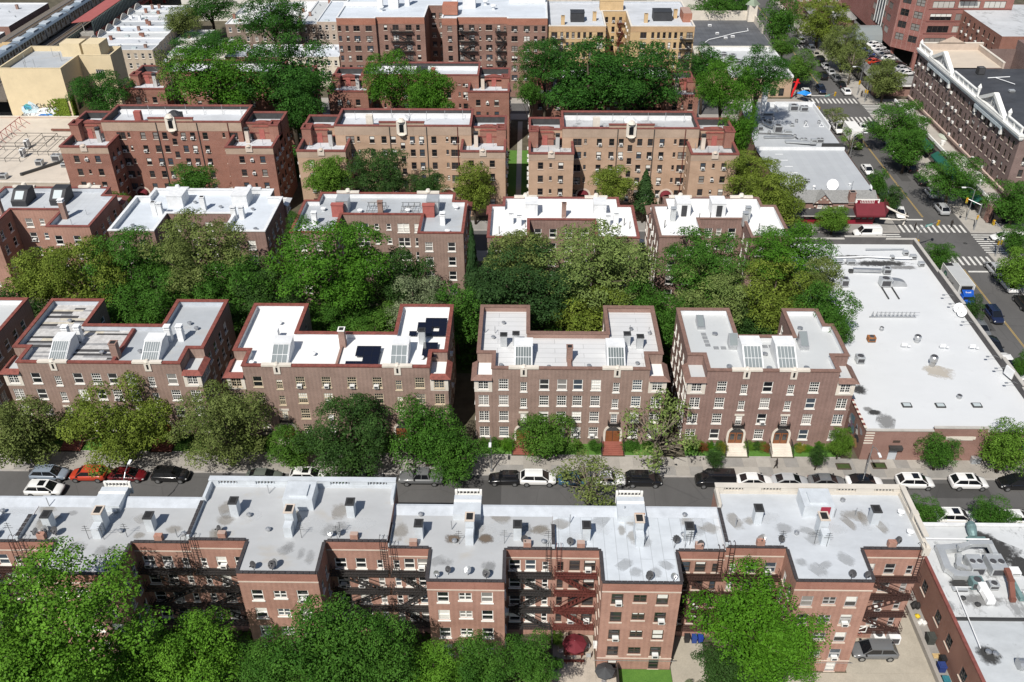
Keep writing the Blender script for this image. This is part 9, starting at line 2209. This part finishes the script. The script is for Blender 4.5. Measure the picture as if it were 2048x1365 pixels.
b = MB(); b.quad((63.4, 88.2, 2.4), (66.9, 88.2, 2.4), (66.9, 89.43, 3.3), (63.4, 89.43, 3.3)); b.quad((63.4, 88.2, 2.1), (66.9, 88.2, 2.1), (66.9, 88.2, 2.4), (63.4, 88.2, 2.4)); b.build('awning', plain('teal_awning', (.03, .17, .16), .7), store)
b = MB(); b.box(63.3, 66.7, 89.3, 89.44, 3.35, 3.95); b.build('sign_board', TRIM, store)
me = TXT['Avenue']; me.materials.clear(); me.materials.append(WHITE); o = inst('sign_lettering', me, store, (65.0, 89.28, 3.45)); o.rotation_euler = (math.pi / 2, 0, 0)
def lamp(x, y, h, arm, label, double=False, reach=2.0):
 t = thing('street_lamp', label, 'street lamp', (x, y, 0), 0, 'street lamps'); q = MB(); q.frustum((x, y), .11, .06, .12, h, 8); q.frustum((x, y), .2, .16, .12, .6, 8); q.build('pole', GALV, t)
 for s in ((1, -1) if double else (1,)):
  d = Vector((math.cos(arm), math.sin(arm), 0)) * s; q = MB(); p0 = Vector((x, y, h - .3)); pts = [tuple(p0), tuple(p0 + d * reach * .35 + Vector((0, 0, .55))), tuple(p0 + d * reach * .75 + Vector((0, 0, .75))), tuple(p0 + d * reach + Vector((0, 0, .7)))]
  q.tube(pts, .045, 6); q.build('arm', GALV, t); q = MB(); e = Vector(pts[-1]); u = Vector((-d.y, d.x, 0)); q.obox(e + d * .25, d * .38, u * .15, Vector((0, 0, .07))); q.build('lamp_head', WCH, t)
for x, y, h, a, l in ((-4.35, 86.5, 6.2, -1.57, 'grey lamp post before the seamed-roof building'), (-46.6, 77.0, 7.4, 1.57, 'grey lamp post at the near kerb beside the black car'), (43.2, 86.4, 5.2, -1.57, 'grey lamp post between skylight building and store'), (68.9, 183.6, 7.2, 0., 'dark lamp post beside the grey shop roof'), (84.0, 228.0, 7, 3.14, 'lamp post at the far corner of the avenue'), (84.2, 158.2, 6.5, 3.14, 'lamp post at the green-awning corner'), (69.2, 262, 7, 0., 'lamp post near the dark ribbed roof'), (69.2, 101.6, 7, 0, 'lamp post rising beside the store parapet')): lamp(x, y, h, a, l)
YEL = plain('signal_yellow', (.55, .33, .02), .5)
def signal(x, y, arm, reach, label, sign=False):
 t = thing('traffic_signal', label, 'traffic signal', (x, y, 0), 0, 'traffic signals'); h = 5.6; q = MB(); q.frustum((x, y), .14, .09, .12, h, 8); q.build('pole', GALV, t); d = Vector((math.cos(arm), math.sin(arm), 0)); u = Vector((-d.y, d.x, 0))
 q = MB(); q.tube([(x, y, h - .3), tuple(Vector((x, y, h + .35)) + d * reach)], .06, 6); q.bar((x, y, h), tuple(Vector((x, y, h - .1)) + d * reach * .5), .04); q.build('mast_arm', GALV, t)
 for p, s in ((Vector((x, y, h)) + d * reach, 1.0), (Vector((x, y, 2.9)) + u * .3, .8), (Vector((x, y, 2.9)) - u * .3, .8)):
  q = MB(); q.obox(p, d * .17 * s, u * .17 * s, Vector((0, 0, .48 * s))); so = q.build('signal_head', YEL, t)
  for k, c in enumerate(((.25, .02, .02), (.3, .18, .02), (.02, .2, .08))):
   for sg in (-1, 1): e = MB(); e.obox(p + u * sg * .175 * s + Vector((0, 0, (.3 - .3 * k) * s)), d * .1 * s, u * .012, Vector((0, 0, .1 * s))); e.build('lens', glass('lens_%d' % k, c, .2), so)
 if sign:
  q = MB(); q.obox(Vector((x, y, h + .1)) + d * reach * .45 - u * .08, d * .75, u * .02, Vector((0, 0, .22))); q.build('street_sign', plain('sign_green', (.05, .30, .26), .5), t)
  q = MB()
  for k in range(7): q.obox(Vector((x, y, h + .1)) + d * (reach * .45 - .5 + .165 * k) - u * .105, d * .05, u * .004, Vector((0, 0, .1)))
  q.build('sign_lettering', WHITE, t)
signal(69.3, 144.3, .45, 4.2, 'traffic signal with green street sign at the store corner', True); signal(84.0, 154.0, 2.6, 2.6, 'traffic signal at the green-awning corner'); signal(83.8, 143.9, 1.9, 2.6, 'traffic signal at the right crossing corner'); signal(69.2, 210.8, .5, 4.6, 'traffic signal with long arm at the far shop corner', True); signal(84.2, 222.6, 3.6, 3.0, 'traffic signal at the turreted corner')
t = thing('inflatable_dancer', 'tall red inflatable tube dancer outside the corner store', 'inflatable', (66.7, 225.6, 0)); RDI = plain('red_nylon', (.62, .012, .015), .5, var=.1)
b = MB(); b.tube([(66.7, 225.6, .4), (66.85, 225.6, 1.6), (67.2, 225.6, 2.9), (67.5, 225.6, 4.2), (67.6, 225.6, 5.0)], [.22, .26, .3, .34, .3], 10); b.build('body', RDI, t)
for s, zz in ((-1, 4.0), (1, 3.8)): b = MB(); b.tube([(67.4, 225.6, zz), (67.4 + s * .6, 225.6, zz + .35), (67.4 + s * .85, 225.6, zz + .1)], [.13, .12, .09], 8); b.build('arm', RDI, t)
b = MB(); b.frustum((66.7, 225.6), .28, .26, .12, .5, 10); b.build('fan_base', DARKM, t)
t = thing('market_canopy', 'blue canopy tent on the pavement by the far crossing', 'canopy', (69.0, 223.4, 0)); b = MB(); b.frustum((69.0, 223.4), 1.9, .1, 2.2, 2.9, 4); b.build('canopy', plain('blue_canvas', (.02, .22, .62), .6), t)
for sx in (-1, 1):
 for sy in (-1, 1): b = MB(); b.frustum((69.0 + sx * 1.2, 223.4 + sy * 1.2), .03, .03, .12, 2.25, 6); b.build('leg', GALV, t)
SKN = plain('skin_tone', (.42, .26, .18), .6, var=.05, fine=0); HAIR = plain('dark_hair', (.025, .018, .014), .7, fine=0); SHOE = plain('dark_shoe', (.02, .02, .02), .6, fine=0)
def person(x, y, rz, top, legs, label, pose='walk', z=.137, hat=None, sc=1.0):
 t = thing('person', label, 'person', (x, y, z), rz, 'pedestrians'); t.scale = (sc,) * 3
 me = FIG[pose].copy(); me.materials.clear()
 for m in (hat or HAIR, SKN, top, legs, SHOE): me.materials.append(m)
 o = child('figure', me, t)
 q = MB(); q.obox((.125, 0, 1.62), (.02, 0, 0), (0, .014, 0), (0, 0, .025)); e = q.mesh('nose'); e.materials.append(SKN); child('nose', e, o)
 for s in (-1, 1): q = MB(); q.obox((.112, s * .035, 1.65), (.008, 0, 0), (0, .012, 0), (0, 0, .008)); e = q.mesh('eye'); e.materials.append(HAIR); child('eye', e, o)
 return t
C_ = lambda n, c: plain('cloth_' + n, c, .85, var=.1, fine=0)
BK, WH, YV, RD, GY, DN = C_('black', (.02, .02, .022)), C_('white', (.6, .6, .58)), C_('hi_vis', (.55, .5, .03)), C_('red', (.35, .03, .03)), C_('grey', (.18, .18, .19)), C_('denim', (.04, .06, .12))
person(32.2, 87.6, 2.8, BK, GY, 'person in black striding along the pavement before the skylight building')
person(52.4, 154.2, 1.6, BK, BK, 'person in black standing outside the restaurant', 'stand'); person(72.6, 158.0, 0, YV, DN, 'worker in a yellow vest beside the white car at the restaurant corner', 'stand', .006)
person(80.2, 155.2, 0.4, WH, DN, 'person in white top stepping along the crossing', 'walk', .006); person(88.6, 156.2, 3, WH, BK, 'person in white standing at the green-awning corner', 'stand'); person(91.2, 155.6, 0, WH, GY, 'person in white walking past the corner shop window'); person(72.9, 153.9, 3.1, BK, BK, 'person in black at the crossing corner by the white car', 'stand', .006); person(85.4, 174.6, 1.5, WH, BK, 'person in white on the pavement by the parked black sedans'); person(84.6, 226.6, 1.5, BK, BK, 'person in black at the far corner of the avenue'); person(68.2, 211.6, 0, BK, DN, 'person in dark clothes at the far shop corner', 'stand'); person(67.9, 226.0, 2, BK, BK, 'person in black by the red inflatable', 'stand')
car('sedan', 72.2, 160.4, -100, 'white', 'white sedan nosing out at the restaurant corner', sunroof=False)
t = thing('cut_limbs', 'pale barkless limbs reaching over the pavement from the restaurant awning', 'limbs', (68, 157, 0)); BLE = plain('bleached_wood', (.6, .56, .5), .8, var=.15, vscale=2)
for pts, rr_ in (([(67.2, 157.8, 3.6), (68.8, 157.2, 2.9), (70.6, 156.6, 2.2), (72.2, 156.2, 1.8)], [.22, .2, .16, .1]), ([(66.4, 155.2, 1.9), (68.4, 155.0, 1.8), (70.2, 155.2, 1.6), (71.8, 155.6, 1.6)], [.2, .17, .14, .08]), ([(71.4, 155.9, .2), (71.6, 156.0, 1.2), (71.5, 156.2, 2.6)], [.16, .13, .06])): b = MB(); b.tube(pts, rr_, 8); b.build('limb', BLE, t)
def undergrowth(name, label, boxes, n, ls, col, seed):
 r = random.Random(seed); v = []; f = []
 tot = sum((b_[1] - b_[0]) * (b_[3] - b_[2]) for b_ in boxes)
 for x0, x1, y0, y1, hm in boxes:
  for k in range(int(n * (x1 - x0) * (y1 - y0) / tot)):
   cx, cy = r.uniform(x0, x1), r.uniform(y0, y1); hh = hm * (.35 + .65 * (.5 + .5 * math.sin(cx * .9 + 2 * math.sin(cy * .7)) * math.cos(cy * 1.1 + cx * .3)))
   z = hh * r.random() ** .5; a = r.uniform(0, 6.28); s = ls * r.uniform(.6, 1.3); u = Vector((math.cos(a), math.sin(a), r.uniform(-.4, .4))) * s; w = Vector((-math.sin(a), math.cos(a), r.uniform(-.5, .5))) * s * .6; c = Vector((cx, cy, z + .05)); i = len(v)
   v.extend([tuple(c - u), tuple(c + w), tuple(c + u), tuple(c - w)]); f.append((i, i + 1, i + 2, i + 3))
 me = bpy.data.meshes.new(name); me.from_pydata(v, [], f); me.update(); me.materials.append(LM[col]); o = bpy.data.objects.new(name, me); COL.objects.link(o); o['kind'] = 'stuff'; tag(o, label, 'undergrowth')
undergrowth('undergrowth', 'dense green undergrowth filling the garden between the two near rows', [(-80, 47, 108.2, 124.4, 2.6), (-59, -49.6, 101.6, 108, 2.2), (-30, -18, 100.2, 108, 2.4), (.9, 10.3, 100.6, 108, 2.0), (28.2, 35, 100, 108, 2.0), (-30, -17.4, 127, 132.8, 2), (.6, 10.6, 125.6, 131.3, 2), (-58.5, -48.2, 127.2, 133, 2)], 26000, .3, 'green', 3)
undergrowth('undergrowth', 'dark ivy and shrubs covering the far garden between the winged buildings', [(-92, -4.5, 175, 190.5, 2.4), (.4, 47, 175, 189.5, 2.2)], 9000, .45, 'deep', 4)
undergrowth('undergrowth', 'weeds and low bushes over the rear yards at the bottom left', [(-55, 2.4, 42, 57.2, 1.8), (-49, -46.2, 57.5, 61.3, 1.2), (-38.4, -27.3, 57.6, 61.3, 1.0), (-19.3, -9.4, 57.6, 61.3, 1.0)], 15000, .22, 'mid', 5)
r = random.Random(8); v = []; f = []
for k in range(3600):
 x = -104.9 + r.gauss(0, .9) + .0; z = r.uniform(0, 9.5); x = -103.9 - abs(r.gauss(0, 1)) * (1.3 + .28 * (9.5 - z) * .5)
 if r.random() < .25: x = -103.3;
 c = Vector((x, 197.5 - r.uniform(.0, .28) if x < -103.31 else 197.6 + r.uniform(0, 2), z));
 if x == -103.3: c.x = -103.3 + r.uniform(.02, .25)
 u = Vector((r.uniform(-1, 1), r.uniform(-.3, .3), r.uniform(-1, 1))).normalized() * .22; w = u.cross(Vector((0, -1, .4))).normalized() * .16; i = len(v); v.extend([tuple(c - u), tuple(c + w), tuple(c + u), tuple(c - w)]); f.append((i, i + 1, i + 2, i + 3))
me = bpy.data.meshes.new('ivy'); me.from_pydata(v, [], f); me.update(); me.materials.append(IVYM); o = bpy.data.objects.new('ivy', me); COL.objects.link(o); tag(o, 'yellow-green ivy climbing the corner of the graffiti wall', 'ivy'); o['kind'] = 'stuff'
